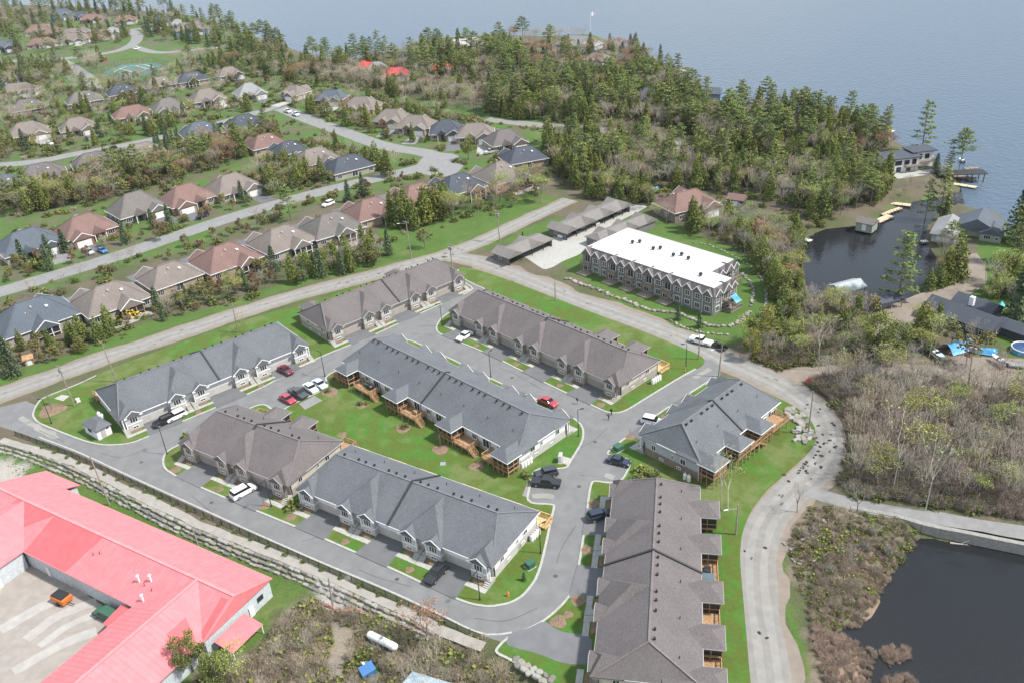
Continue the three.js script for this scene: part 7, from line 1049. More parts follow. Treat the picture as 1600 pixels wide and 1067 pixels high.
{ // the sports court
  const c = XZ([158, 113, 190, 101, 240, 98, 264, 104, 250, 113, 205, 122, 186, 121]); struct('sports_court', sheet(c, 0.06).geo(), M.court); const l = XZ([176, 112, 196, 104, 226, 101, 240, 105, 222, 111, 196, 117]), k = inset(l, 0.5); struct('court_marking', band(l, k, 0.08).geo(), M.white); struct('court_marking', ribbon([186, 107, 210, 114], 0.5, 0.085, 3).geo, M.white); struct('court_marking', ribbon([212, 103, 232, 108], 0.5, 0.09, 3).geo, M.white);
  const t = thing('court_fence', 'tall mesh fence posts round the turquoise sports court', 'fence', new THREE.Vector3()); const m = new MB(); c.forEach((p, i) => { const q = c[(i + 1) % c.length], n = Math.ceil(Math.hypot(q[0] - p[0], q[1] - p[1]) / 4); for (let s = 0; s < n; s++) part('post', boxGeo(0.12, 3.4, 0.12), M.green, t, [p[0] + (q[0] - p[0]) * s / n, 0, p[1] + (q[1] - p[1]) * s / n]); m.bar([p[0], 3.3, p[1]], [q[0], 3.3, q[1]], 0.1).bar([p[0], 1.7, p[1]], [q[0], 1.7, q[1]], 0.06); }); part('rail', m.geo(), M.green, t);
}

// ---------------------------------------------------------------- trees: leaf-sized faces and twigs; a few shapes of each kind, shared by all of that kind
class LB {
  constructor() { this.p = []; this.c = []; }
  leaf(x, y, z, s, col, up = 0.3, sx = 1) { // a small four-sided face, turned at random
    let nx = rr(-1, 1), ny = rr(-1, 1) + up * 2, nz = rr(-1, 1); const l = Math.hypot(nx, ny, nz) || 1; nx /= l; ny /= l; nz /= l;
    let ux = -nz, uy = 0, uz = nx; const m = Math.hypot(ux, uz) || 1; ux /= m; uz /= m; const vx = ny * uz - nz * uy, vy = nz * ux - nx * uz, vz = nx * uy - ny * ux, a = rr(0, 6.283), ca = Math.cos(a), sa = Math.sin(a);
    const q = (i, j) => { const r = i * s * sx, t = j * s, e = r * ca - t * sa, f = r * sa + t * ca; return [x + ux * e + vx * f, y + uy * e + vy * f, z + uz * e + vz * f]; };
    const k = rr(0.7, 1.3), A = q(-0.5, -0.3), B = q(0.1, -0.55), C = q(0.55, 0.25), D = q(-0.15, 0.5);
    for (const v of [A, B, C, A, C, D]) { this.p.push(...v); this.c.push(col[0] * k, col[1] * k, col[2] * k); } return this;
  }
  stick(a, b, r0, r1, col) { const d = [b[0] - a[0], b[1] - a[1], b[2] - a[2]], l = Math.hypot(...d) || 1; let u = Math.abs(d[1]) / l > 0.9 ? [1, 0, 0] : [-d[2] / l, 0, d[0] / l]; const w = [u[1] * d[2] - u[2] * d[1], u[2] * d[0] - u[0] * d[2], u[0] * d[1] - u[1] * d[0]].map((v) => v / l); const q = (P, r, i) => { const t = i * 2.0944, c = Math.cos(t) * r, s = Math.sin(t) * r; return [P[0] + u[0] * c + w[0] * s, P[1] + u[1] * c + w[1] * s, P[2] + u[2] * c + w[2] * s]; }; const k = rr(0.8, 1.2); for (let i = 0; i < 3; i++) { const A = q(a, r0, i), B = q(a, r0, i + 1), C = q(b, r1, i + 1), D = q(b, r1, i); for (const v of [A, B, C, A, C, D]) { this.p.push(...v); this.c.push(col[0] * k, col[1] * k, col[2] * k); } } return this; }
  geo() { const g = new THREE.BufferGeometry(); g.setAttribute('position', new THREE.Float32BufferAttribute(this.p, 3)); g.setAttribute('color', new THREE.Float32BufferAttribute(this.c, 3)); g.computeVertexNormals(); return g; }
}
const TRUNKC = [0.19, 0.16, 0.14], TWIG = [0.3, 0.262, 0.235];
function trunkOf(h, r, n = 6, bend = 0.2, col = TRUNKC) { const b = new LB(), k = 5; let p = [0, -0.4, 0]; const bx = rr(-bend, bend), bz = rr(-bend, bend); for (let i = 1; i <= k; i++) { const t = i / k, q = [bx * t * t * 3, h * t, bz * t * t * 3]; b.stick(p, q, r * (1 - 0.85 * (i - 1) / k), r * (1 - 0.85 * t), col); p = q; } return b; }
const mixc = (a, b, t) => a.map((v, i) => v + (b[i] - v) * t);
const KIND = {
  pine(o = {}) { // tall, with open level tiers of drooping plumes, bare below
    const h = 1, b = new LB(), H = 17, t = trunkOf(H * 0.97, 0.24, 6, 0.25), n = 30; const lo = o.lo ?? 0.3;
    for (let i = 0; i < n; i++) { const f = lo + (1 - lo) * Math.pow(i / n, 0.9), y = H * f, len = (o.w ?? 3.8) * Math.pow(1 - (f - lo) / (1 - lo), 0.62) * rr(0.55, 1.15) + 0.5, a = i * 2.399 + rr(-0.5, 0.5), up = rr(-0.05, 0.28); const e = [Math.cos(a) * len, y + up * len, Math.sin(a) * len]; t.stick([0, y, 0], e, 0.06, 0.02, TRUNKC); const m = Math.round(17 + len * 10); for (let k = 0; k < m; k++) { const s = 0.3 + 0.75 * Math.sqrt(rnd()), sp = 0.5 + 0.3 * len * (1 - Math.abs(s - 0.75)); b.leaf(e[0] * s + rr(-sp, sp) * 0.8, y + up * len * s + rr(-0.15, 0.28), e[2] * s + rr(-sp, sp) * 0.8, rr(0.26, 0.54), mixc([0.07, 0.105, 0.028], [0.165, 0.19, 0.05], Math.pow(rnd(), 1.3)), 0.7, 1.3); } }
    return [b, t];
  },
  cedar(o = {}) { // dense and pointed, clothed to the ground
    const b = new LB(), H = 10, t = trunkOf(H * 0.9, 0.16); const R = o.r ?? 1.75, n = o.n ?? 1350, ph = rr(0, 6);
    for (let i = 0; i < n; i++) { const f = 1 - Math.sqrt(rnd()) * 0.97, a = rr(0, 6.283), y = H * (0.05 + 0.95 * f), prof = R * Math.pow(1 - f, 0.72) * (0.55 + 0.8 * vnoise(Math.cos(a) * 1.6 + 5, Math.sin(a) * 1.6 + y * 0.8 + ph, 0, 3)) + 0.12, d = prof * Math.pow(rnd(), 0.35); b.leaf(Math.cos(a) * d, y, Math.sin(a) * d, rr(0.25, 0.52), mixc(o.a ?? [0.075, 0.1, 0.022], o.b ?? [0.2, 0.215, 0.045], rnd() * rnd() * 0.8 + 0.2 * f), 0.35); }
    return [b, t];
  },
  spruce() { // stiff conical tiers
    const b = new LB(), H = 12, t = trunkOf(H * 0.97, 0.18, 6, 0.03), tiers = 17;
    for (let i = 0; i < tiers; i++) { const f = 0.06 + 0.92 * i / tiers, y = H * f, R = 2.6 * Math.pow(1 - f, 0.85) + 0.18, n = Math.round(9 + R * 5); for (let k = 0; k < n; k++) { const a = k / n * 6.283 + i * 0.7 + rr(-0.2, 0.2), len = R * rr(0.75, 1.12); for (let j = 0; j < 3; j++) { const s = (j + 1 + rr(-0.3, 0.3)) / 3.2; b.leaf(Math.cos(a) * len * s, y - 0.35 * s * len * 0.5 + rr(-0.08, 0.1), Math.sin(a) * len * s, rr(0.35, 0.6), mixc([0.042, 0.072, 0.033], [0.11, 0.145, 0.07], rnd() * rnd()), 0.5, 1.2); } } }
    return [b, t];
  },
  bare(o = {}) { // leafless crown of forking limbs and twigs, with or without the first small leaves
    const t = new LB(), b = new LB(), H = 11, tw = o.twig ?? TWIG, bk = o.bark ?? TRUNKC;
    const grow = (p, d, len, r, lv) => { const q = [p[0] + d[0] * len, p[1] + d[1] * len, p[2] + d[2] * len]; (lv < 2 ? t : b).stick(p, q, Math.max(r, 0.022), Math.max(r * 0.68, 0.016), lv < 2 ? bk : tw); if (lv >= 5) { if (o.leaf) for (let i = 0; i < o.leaf; i++) b.leaf(q[0] + rr(-0.4, 0.4), q[1] + rr(-0.35, 0.35), q[2] + rr(-0.4, 0.4), rr(0.14, 0.27), mixc(o.a, o.b, rnd()), 0.3); return; } const n = lv === 0 ? (o.thin ? 3 : 4) : lv < 4 ? (o.thin ? 2 : 3) : 2 + (rnd() < 0.5 ? 1 : 0); for (let i = 0; i < n; i++) { const a = i / n * 6.283 + rr(0, 1.5), sp = rr(0.32, 0.72) * (lv === 0 ? 0.75 : 1); let e = [d[0] + Math.cos(a) * sp * (o.thin ? 0.7 : 1), d[1] * 0.9 + 0.16, d[2] + Math.sin(a) * sp * (o.thin ? 0.7 : 1)]; const l = Math.hypot(...e); e = e.map((v) => v / l); grow(q, e, len * rr(0.58, 0.84) * (o.thin && lv === 0 ? 0.62 : 1), r * 0.6, lv + 1); } };
    grow([0, -0.3, 0], [rr(-0.08, 0.08), 1, rr(-0.08, 0.08)], H * (o.stem ?? 0.27), o.r ?? 0.15, 0); return [b, t];
  },
  round(o = {}) { // rounded crown in leafy clumps on a short stem
    const b = new LB(), H = 6, t = trunkOf(H * 0.55, 0.12), cl = []; for (let i = 0; i < 16; i++) { const a = rr(0, 6.283), e = Math.acos(rr(-0.75, 1)), R = 1.45; cl.push([Math.sin(e) * Math.cos(a) * R, H * 0.6 + Math.cos(e) * 1.75, Math.sin(e) * Math.sin(a) * R, rr(0.5, 1.0)]); t.stick([0, H * 0.3, 0], cl[i], 0.05, 0.02, TRUNKC); }
    for (const [x, y, z, r] of cl) { const sh = rnd(); for (let i = 0; i < (o.n ?? 34); i++) { const a = rr(0, 6.283), u = rr(-1, 1), k = r * Math.pow(rnd(), 0.4), q = Math.sqrt(1 - u * u); b.leaf(x + Math.cos(a) * q * k, y + u * k, z + Math.sin(a) * q * k, rr(0.22, 0.46) * (o.s ?? 1), mixc(o.a ?? [0.075, 0.08, 0.027], o.b ?? [0.18, 0.165, 0.06], 0.5 * sh + 0.5 * rnd()), 0.3); } }
    return [b, t];
  },
  bush(o = {}) { const b = new LB(), t = new LB(); for (let i = 0; i < (o.n ?? 150); i++) { const a = rr(0, 6.283), u = rnd(), q = Math.sqrt(1 - u * u), k = Math.pow(rnd(), 0.45) * (0.75 + 0.4 * vnoise(Math.cos(a) * 2 + 7, u * 2 + 3, 0, 6)); b.leaf(Math.cos(a) * q * k, u * k * 1.05 + 0.05, Math.sin(a) * q * k, rr(0.16, 0.36), mixc(o.a ?? [0.06, 0.085, 0.02], o.b ?? [0.15, 0.165, 0.045], rnd()), 0.3); } for (let i = 0; i < 5; i++) { const a = i * 1.3; t.stick([0, -0.1, 0], [Math.cos(a) * 0.5, 0.7, Math.sin(a) * 0.5], 0.03, 0.01, TRUNKC); } return [b, t]; },
  twigs(o = {}) { const b = new LB(), t = new LB(); for (let i = 0; i < 70; i++) { const a = rr(0, 6.283), l = rr(0.4, 1), s = rr(0.15, 0.75); const p = [rr(-0.3, 0.3), 0, rr(-0.3, 0.3)], q = [p[0] + Math.cos(a) * s * l, l * 1.1, p[2] + Math.sin(a) * s * l]; b.stick(p, q, 0.026, 0.012, mixc(o.a ?? TWIG, o.b ?? [0.18, 0.15, 0.122], rnd())); for (let k = 0; k < 2; k++) { const f = rr(0.4, 0.8), m = [p[0] + (q[0] - p[0]) * f, q[1] * f, p[2] + (q[2] - p[2]) * f]; b.stick(m, [m[0] + rr(-0.3, 0.3), m[1] + rr(0.1, 0.4), m[2] + rr(-0.3, 0.3)], 0.014, 0.008, o.a ?? TWIG); } } t.stick([0, -0.1, 0], [0, 0.4, 0], 0.04, 0.02, TRUNKC); return [b, t]; },
};
const leafMat = (r = 1, g = 1, b = 1) => new THREE.MeshStandardMaterial({ color: new THREE.Color().setRGB(r, g, b), vertexColors: true, roughness: 0.95, side: THREE.DoubleSide });
const BARKM = leafMat(), TINT = [leafMat(1.15, 1.15, 1.05), leafMat(0.92, 1.0, 0.95), leafMat(1.3, 1.2, 1.0), leafMat(1.05, 0.95, 0.95), leafMat(1.25, 1.3, 1.15)];
const SPECIES = { // name, category, shapes, height of a shape as made, word
  pine: ['pine_tree', 'pine tree', [0, 1, 2, 3].map((i) => KIND.pine({ lo: 0.2 + 0.1 * i, w: 3.1 + 0.4 * i })), 17],
  cedar: ['cedar_tree', 'cedar tree', [0, 1, 2, 3].map((i) => KIND.cedar({ r: 1.8 + 0.3 * i })), 10],
  spruce: ['spruce_tree', 'spruce tree', [0, 1, 2].map(() => KIND.spruce()), 12],
  bare: ['bare_tree', 'bare tree', [0, 1, 2, 3].map(() => KIND.bare()), 11],
  bud: ['budding_tree', 'budding tree', [0, 1, 2].map((i) => KIND.bare({ leaf: 4, a: [0.12, 0.15, 0.035], b: [0.27, 0.3, 0.08] })), 11],
  rust: ['rusty_tree', 'bare tree', [0, 1].map(() => KIND.bare({ leaf: 2, a: [0.19, 0.11, 0.06], b: [0.3, 0.18, 0.11], twig: [0.3, 0.215, 0.185] })), 11],
  birch: ['birch_tree', 'birch tree', [0, 1].map(() => KIND.bare({ thin: 1, leaf: 1, a: [0.17, 0.2, 0.05], b: [0.27, 0.29, 0.09], bark: [0.55, 0.53, 0.48], twig: [0.42, 0.38, 0.32], stem: 0.5, r: 0.1 })), 11],
  olive: ['ornamental_tree', 'small tree', [0, 1, 2].map(() => KIND.round()), 6],
  brown: ['ornamental_tree', 'small tree', [0, 1].map(() => KIND.round({ a: [0.08, 0.05, 0.03], b: [0.17, 0.105, 0.055] })), 6],
  broad: ['broad_tree', 'tree', [0, 1, 2].map(() => KIND.round({ n: 210, s: 0.42, a: [0.075, 0.095, 0.024], b: [0.2, 0.205, 0.05] })), 6],
  bush: ['shrub', 'shrub', [0, 1, 2].map(() => KIND.bush()), 1],
  gold: ['shrub', 'shrub', [0].map(() => KIND.bush({ a: [0.3, 0.25, 0.03], b: [0.5, 0.42, 0.06] })), 1],
  twigs: ['twiggy_shrub', 'shrub', [0, 1].map(() => KIND.twigs()), 1],
};
const built = {}; let nTrees = 0; const treeCount = {}, QUOTA = { bare: 285, pine: 250, cedar: 285, spruce: 250, olive: 195, brown: 95, bud: 230 }, beyond = [];
for (const k in SPECIES) { SPECIES[k][4] = SPECIES[k][2].map(([b, t]) => [b.geo(), t.geo()]); }
function tree(k, pos, h, label, group, tint) {
  const [name, cat, , H, shapes] = SPECIES[k], i = Math.floor(rnd() * shapes.length), key = k + i, s = h / H, sc = [s * rr(0.88, 1.14), s, s * rr(0.88, 1.14)]; let t;
  if (group && (treeCount[k] ?? 0) >= (QUOTA[k] ?? 1e9)) { beyond.push([key, shapes[i], pos.clone(), sc, rr(0, 6.283)]); return; }
  if (built[key]) t = copyOf(built[key], pos, rr(0, 6.283), label, group, sc);
  else { t = built[key] = thing(name, label, cat, pos, rr(0, 6.283), group); part('crown', shapes[i][0], TINT[0], t); part('trunk', shapes[i][1], BARKM, t); t.scale.set(...sc); }
  if (group) t.userData.group = group; else delete t.userData.group; t.children[0].material = tint ?? pick(TINT); nTrees++; treeCount[k] = (treeCount[k] ?? 0) + 1; return t;
}
for (const l of [[498, 918, 545, 915, 540, 952, 510, 962, 496, 942], [518, 968, 552, 982, 540, 1067, 504, 1067], [562, 1030, 600, 1040, 596, 1067, 560, 1067], [566, 988, 632, 1016, 630, 1034, 570, 1010]]) footprints.push(XZ(l, LOW));
const feet = footprints.map((p) => [p, box2(p)]), roadsB = roadLines.map(([l, w]) => [l, w, box2(l, w + 2)]), drv = clearDrives.map((p) => [p, box2(p)]), courtP = XZ([150, 118, 190, 98, 245, 95, 272, 104, 250, 116, 205, 126, 180, 124]);
function clear(x, z, pad = 0, low = false) {
  for (const [p, b] of feet) if (inBox(b, x, z) && inside(p, x, z)) return false;
  for (const [p, b] of drv) if (inBox(b, x, z) && inside(p, x, z)) return false;
  for (const [l, w, b] of roadsB) if (inBox(b, x, z) && edgeDist(l, x, z, false) < w + pad) return false;
  if (!low) for (const k in ISL) if (inside(ISL[k], x, z)) return false;
  if (inside(courtP, x, z)) return false; const g = groundH(x, z); return g > -1.75;
}
const inPoly = (p, x, y) => { let r = false; for (let i = 0, j = p.length - 2; i < p.length; j = i, i += 2) if ((p[i + 1] > y) !== (p[j + 1] > y) && x < (p[j] - p[i]) * (y - p[i + 1]) / (p[j + 1] - p[i + 1]) + p[i]) r = !r; return r; };
const WORD = { pine: 'ragged green pine', cedar: 'pointed yellow-green cedar', spruce: 'dark conical spruce', bare: 'leafless grey-brown tree', bud: 'tree with first yellow-green leaves', rust: 'bare tree with rusty buds', olive: 'small rounded olive-green tree', brown: 'small rounded brown-leaved tree', bush: 'low green shrub', gold: 'golden shrub', twigs: 'leafless twiggy shrub', birch: 'pale-trunked birch' };
const HGT = { pine: [11, 17], cedar: [8, 13], spruce: [8, 13], bare: [8, 12.5], bud: [7, 12], rust: [8, 13], olive: [4.5, 8], brown: [4, 7], bush: [0.8, 1.6], gold: [0.8, 1.4], twigs: [1.4, 2.6], birch: [9, 12] };
// fill an outline (pixels) with trees, a set number, no two closer than gap metres
function fill(poly, n, mix, place, gap = 3, hs = 1) {
  let x0 = 1e9, x1 = -1e9, y0 = 1e9, y1 = -1e9; for (let i = 0; i < poly.length; i += 2) { x0 = Math.min(x0, poly[i]); x1 = Math.max(x1, poly[i]); y0 = Math.min(y0, poly[i + 1]); y1 = Math.max(y1, poly[i + 1]); }
  const ks = Object.keys(mix), tot = ks.reduce((s, k) => s + mix[k], 0), put = []; let tries = 0;
  while (put.length < n && tries++ < n * 40) {
    const px = rr(x0, x1), py = rr(y0, y1); if (!inPoly(poly, px, py)) continue; const g = G(px, py); g.y = groundH(g.x, g.z); if (g.y < -0.6) { const q = G(px, py, g.y); g.x = q.x; g.z = q.z; }
    if (!clear(g.x, g.z, 1.2) || put.some((q) => Math.hypot(q.x - g.x, q.z - g.z) < gap)) continue;
    let r = rnd() * tot, k = ks[0]; for (const c of ks) { if ((r -= mix[c]) <= 0) { k = c; break; } } // kinds grow in patches
    const patch = fbm(g.x * 0.035 + 9, g.z * 0.035 + 3, 2, 51); if (mix.bare > 2 && patch > 0.56 && rnd() < 0.6) k = 'bare'; else if (mix.cedar && patch < 0.4 && rnd() < 0.35) k = 'cedar';
    put.push(g); g.y = groundH(g.x, g.z) - 0.1; tree(k, g, rr(...HGT[k]) * hs, `${WORD[k]} ${place}`, `${WORD[k]}, ${place}`);
  }
}
// trees that stand out
const solo = (k, px, py, h, label, y) => { const g = G(px, py, y ?? 0); g.y = y ?? groundH(g.x, g.z) - 0.05; tree(k, g, h, label); };
solo('pine', 1441, 236, 21, 'lone umbrella-shaped pine behind the modern white house'); solo('pine', 1499, 266, 17, 'leaning pine by the mooring docks'); solo('pine', 1484, 264, 8, 'smaller pine left of the leaning one by the docks'); solo('spruce', 1462, 272, 8, 'dark conifer between the modern house and the docks'); solo('pine', 1404, 472, 21, 'tall slender pine on the near shore of the inlet'); solo('pine', 1470, 336, 18, 'spreading pine at the mouth of the inlet'); solo('pine', 1448, 334, 14, 'lower pine beside the inlet mouth');
solo('broad', 1368, 560, 12, 'broad yellow-green tree in the brush beside the gravel lot'); solo('broad', 1393, 574, 12, 'broad yellow-green tree by the gravel track'); solo('olive', 1510, 570, 8, 'dark rounded tree before the blue tarpaulins'); solo('spruce', 1590, 380, 20, 'big dark pine cut by the right edge above the lawn'); solo('pine', 1586, 410, 17, 'dark pine at the right edge beside the lawn'); solo('spruce', 1585, 505, 17, 'tall dark spruce right of the dark blue house'); solo('cedar', 1494, 436, 14, 'tall cedar beside the gravel drive to the lake house'); solo('cedar', 1478, 440, 12, 'second cedar beside the gravel drive to the lake house'); solo('bare', 1536, 462, 12, 'bare tree on the lawn above the dark blue house'); solo('bud', 1562, 440, 11, 'budding tree on the right-hand lawn');
solo('birch', 1128, 797, 11, 'pale birch on the grass below the raised decks, left one'); solo('birch', 1138, 799, 10, 'pale birch on the grass below the raised decks, right one'); solo('birch', 1396, 766, 15, 'tall crooked white trunk rising from the scrub by the causeway'); solo('birch', 1447, 798, 14, 'leaning pale trunk with thin green leaves beside the causeway'); solo('birch', 1280, 578, 13, 'pale slanting trunk left of the gravel track'); solo('birch', 1318, 606, 9, 'thin tree with a bright green top by the lane bend'); solo('birch', 1448, 576, 12, 'forked pale birch in front of the pale boat');
solo('bare', 1246, 800, 8, 'small bare dark tree at the causeway corner'); solo('bare', 1340, 800, 8, 'bare tree at the start of the causeway'); solo('rust', 668, 1004, 11, 'thin golden-leaved tree rising over the stone wall', LOW); solo('broad', 302, 1050, 8.5, 'full yellow-green tree beside the pink roof', LOW); solo('broad', 348, 1078, 8.5, 'second full tree right of the pink roof', LOW); solo('bud', 375, 1072, 9, 'loose budding tree at the bottom beside the pink canopy', LOW);
solo('spruce', 1060, 500, 5, 'small blue fir on the slope before the apartment house, left one'); solo('spruce', 1093, 512, 5, 'small blue fir on the slope before the apartment house, right one'); solo('spruce', 817, 375, 3, 'tiny spruce by the short carport'); solo('broad', 1190, 540, 11, 'broad dark tree above the gravel bend'); solo('bud', 1160, 540, 9, 'yellowish tree above the gravel bend'); solo('broad', 1172, 560, 8, 'lower rounded tree at the gravel bend'); solo('spruce', 819, 907, 2.1, 'small brown cone-shaped shrub by the green transformer box', 0.1);
solo('bare', 384, 519, 9, 'dead grey tree beside the thin pole on the verge'); solo('spruce', 22, 586, 12, 'big dark spruce at the left bend of the gravel road'); solo('spruce', 78, 404, 9, 'round dark spruce beside the oldest blue-roofed house on the street'); solo('spruce', 196, 382, 9, 'dark spruce before the red-brown roofed house with two cars'); solo('brown', 250, 376, 7, 'brown-leaved round tree beside the main street'); solo('pine', 454, 345, 13, 'slim tall pine beside the main street'); solo('olive', 664, 388, 7, 'umbrella-shaped small tree on the wide lawn'); solo('spruce', 545, 316, 9, 'spruce on the street lawn left of its taller neighbour'); solo('spruce', 568, 308, 10, 'taller spruce on the street lawn by the crossing'); solo('gold', 204, 494, 2.6, 'bright yellow bush behind the timber-trussed porch'); solo('gold', 188, 493, 2.2, 'second bright yellow bush behind the timber-trussed porch'); solo('spruce', 255, 502, 4, 'small blue spruce in the garden by the gravel road');
solo('broad', 732, 250, 10, 'large green tree at the cul-de-sac edge'); solo('cedar', 606, 276, 12, 'tall tree on the grass inside the street bend'); solo('bare', 618, 272, 12, 'bare tree on the grass inside the street bend'); solo('bud', 846, 318, 12, 'budding yellow-green tree near the far end of the gravel road'); solo('bud', 818, 300, 11, 'budding tree beside the patio with the orange timber'); solo('cedar', 645, 222, 9, 'dark tree on the lawn north of the cul-de-sac');
// woods and gardens, the nearest first
const FILLS = [];
FILLS.push([[596, 350, 640, 362, 704, 340, 700, 318, 640, 318, 600, 326], 15, { cedar: 6, olive: 1 }, 'in the tall clump above the wide lawn', 2.4, 1.15]);
FILLS.push([[700, 350, 790, 330, 850, 310, 840, 290, 760, 312, 710, 320], 24, { bud: 3, bare: 2, olive: 2, rust: 1 }, 'in the strip between houses and gravel road', 3]);
FILLS.push([[470, 470, 560, 430, 620, 400, 590, 380, 540, 398, 500, 410, 440, 440], 33, { olive: 3, spruce: 2, cedar: 2, bare: 1, brown: 1 }, 'in the gardens above the gravel road middle', 2.6, 0.8]);
FILLS.push([[230, 510, 330, 480, 440, 444, 430, 410, 330, 440, 240, 475], 42, { olive: 3, bud: 2, brown: 2, bare: 1, spruce: 1 }, 'in the back gardens along the gravel road', 2.6, 0.7]);
FILLS.push([[0, 600, 60, 584, 140, 548, 230, 505, 210, 490, 130, 520, 0, 545], 26, { cedar: 2, olive: 3, bush: 2, bare: 1, brown: 1 }, 'in the left gardens above the gravel road', 2.4, 0.7]);
FILLS.push([[0, 340, 70, 330, 160, 316, 240, 292, 330, 268, 440, 224, 430, 206, 340, 226, 270, 246, 180, 272, 80, 292, 0, 300], 331, { cedar: 3, bare: 2, olive: 8, bud: 2, pine: 1, brown: 2, rust: 1 }, 'in the belt of trees between the two streets', 2.6, 0.95]);
FILLS.push([[0, 450, 100, 420, 240, 372, 400, 320, 480, 296, 600, 268, 600, 250, 480, 272, 380, 300, 240, 345, 80, 395, 0, 420], 70, { olive: 3, spruce: 2, brown: 2, bare: 1 }, 'on the front lawns along the main street', 4, 0.75]);
FILLS.push([[0, 480, 120, 440, 250, 400, 400, 345, 480, 320, 640, 276, 650, 290, 480, 335, 400, 362, 250, 415, 120, 455, 0, 500], 26, { olive: 3, brown: 2, bare: 1 }, 'between the houses above the gravel road', 4, 0.75]);
FILLS.push([[240, 236, 300, 232, 340, 220, 300, 205, 250, 205], 15, { spruce: 1 }, 'in the row behind the grey-brown roofed house', 2.4, 0.6]);
FILLS.push([[0, 255, 120, 235, 300, 200, 420, 170, 440, 140, 400, 120, 280, 150, 140, 175, 0, 195], 163, { olive: 5, bare: 3, cedar: 1, spruce: 1, brown: 2, bud: 2 }, 'along the upper street', 4, 0.85]);
FILLS.push([[420, 260, 520, 235, 600, 262, 560, 275, 480, 290, 420, 305, 390, 290], 70, { olive: 5, bare: 4, cedar: 2, bud: 1 }, 'between the blue-roofed and brown-roofed houses of the bend', 3.2, 0.9]);
FILLS.push([[440, 165, 560, 150, 640, 175, 720, 190, 700, 222, 600, 215, 520, 190], 75, { bare: 3, olive: 2, cedar: 2, bud: 1, brown: 1 }, 'around the houses north of the cul-de-sac', 3.5, 0.85]);
FILLS.push([[0, 205, 100, 180, 300, 140, 400, 125, 400, 100, 300, 108, 160, 130, 0, 155], 187, { olive: 5, cedar: 1, bare: 4, spruce: 1, bud: 2, brown: 1, pine: 1 }, 'below the sports court', 4, 0.95]);
FILLS.push([[0, 150, 150, 120, 160, 95, 100, 100, 0, 112], 109, { spruce: 2, cedar: 2, olive: 4, bare: 4, bud: 1, pine: 2 }, 'around the wide far street', 4.5, 1.05]);
FILLS.push([[0, 92, 200, 75, 210, 60, 300, 70, 350, 80, 330, 40, 250, 20, 0, 20], 218, { spruce: 2, cedar: 2, olive: 3, bare: 3, pine: 3, brown: 1 }, 'among the farthest houses', 5, 1.15]);
FILLS.push([[-20, 24, 330, 24, 345, 14, 330, 2, -20, 4], 44, { spruce: 2, pine: 3, bare: 1 }, 'on the far shore strip', 5, 1.2]);
FILLS.push([[270, 100, 340, 90, 400, 85, 440, 78, 460, 100, 440, 130, 380, 105, 290, 112], 90, { pine: 3, bare: 4, cedar: 2, spruce: 1, rust: 1 }, 'at the bare woods edge by the bay', 4, 1.1]);
FILLS.push([[340, 26, 400, 66, 460, 86, 440, 92, 380, 84, 340, 70, 325, 40], 47, { pine: 4, spruce: 2, bare: 2, cedar: 1 }, 'along the shore of the bay', 4, 1.2]);
FILLS.push([[440, 130, 560, 135, 640, 160, 760, 180, 760, 150, 640, 130, 560, 118, 460, 112], 154, { bare: 6, bud: 1, rust: 1, cedar: 1 }, 'in the brushy slope below the red-roofed cottages', 3.5]);
FILLS.push([[440, 112, 540, 118, 640, 130, 800, 125, 800, 80, 720, 72, 640, 88, 560, 98, 480, 92], 191, { pine: 6, cedar: 3, bare: 3, spruce: 1, bud: 1 }, 'in the woods around the red-roofed cottages', 3.5, 1.1]);
FILLS.push([[800, 125, 900, 120, 1030, 118, 1040, 104, 1000, 90, 960, 74, 880, 66, 800, 66], 128, { bare: 4, rust: 4, cedar: 1, pine: 1, spruce: 1 }, 'on the tip of the point', 4, 1.1]);
FILLS.push([[760, 184, 860, 190, 980, 200, 1060, 215, 1110, 200, 1100, 165, 1060, 130, 980, 122, 860, 130, 760, 128], 436, { pine: 5, cedar: 6, bare: 5, bud: 1, spruce: 1, rust: 1 }, 'in the deep woods of the point', 2.3, 1.05]);
FILLS.push([[850, 225, 920, 216, 1000, 218, 1060, 240, 1130, 255, 1100, 300, 1040, 296, 960, 300, 900, 296, 860, 262], 249, { cedar: 7, pine: 2, bare: 3, bud: 1 }, 'in the cedar woods beyond the carports', 2.8]);
FILLS.push([[1080, 215, 1150, 180, 1240, 180, 1330, 200, 1390, 218, 1380, 250, 1300, 260, 1200, 262, 1130, 250], 287, { pine: 4, cedar: 5, bare: 5, spruce: 1, rust: 1 }, 'in the wooded hump by the lake', 2.3, 1.05]);
FILLS.push([[1110, 262, 1200, 268, 1320, 262, 1380, 262, 1390, 300, 1340, 330, 1280, 345, 1250, 330, 1200, 320, 1180, 305, 1120, 305], 162, { bare: 4, cedar: 3, bud: 3, pine: 2 }, 'in the thin woods above the inlet', 3.2]);
FILLS.push([[1010, 345, 1060, 338, 1120, 350, 1180, 360, 1240, 380, 1240, 440, 1215, 470, 1180, 410, 1120, 378, 1050, 352], 91, { cedar: 6, bud: 3, bare: 3, rust: 1 }, 'in the screen of trees behind the apartment house', 2.6, 0.9]);
FILLS.push([[880, 310, 980, 316, 1030, 330, 1000, 300, 930, 300], 16, { cedar: 5, bud: 1 }, 'behind the long carport', 2.6, 0.95]);
FILLS.push([[1215, 500, 1300, 480, 1370, 500, 1400, 560, 1300, 575, 1230, 580, 1190, 560], 46, { bare: 5, bud: 2, olive: 1, cedar: 1 }, 'in the brush between inlet and gravel track', 2.8, 0.8]);
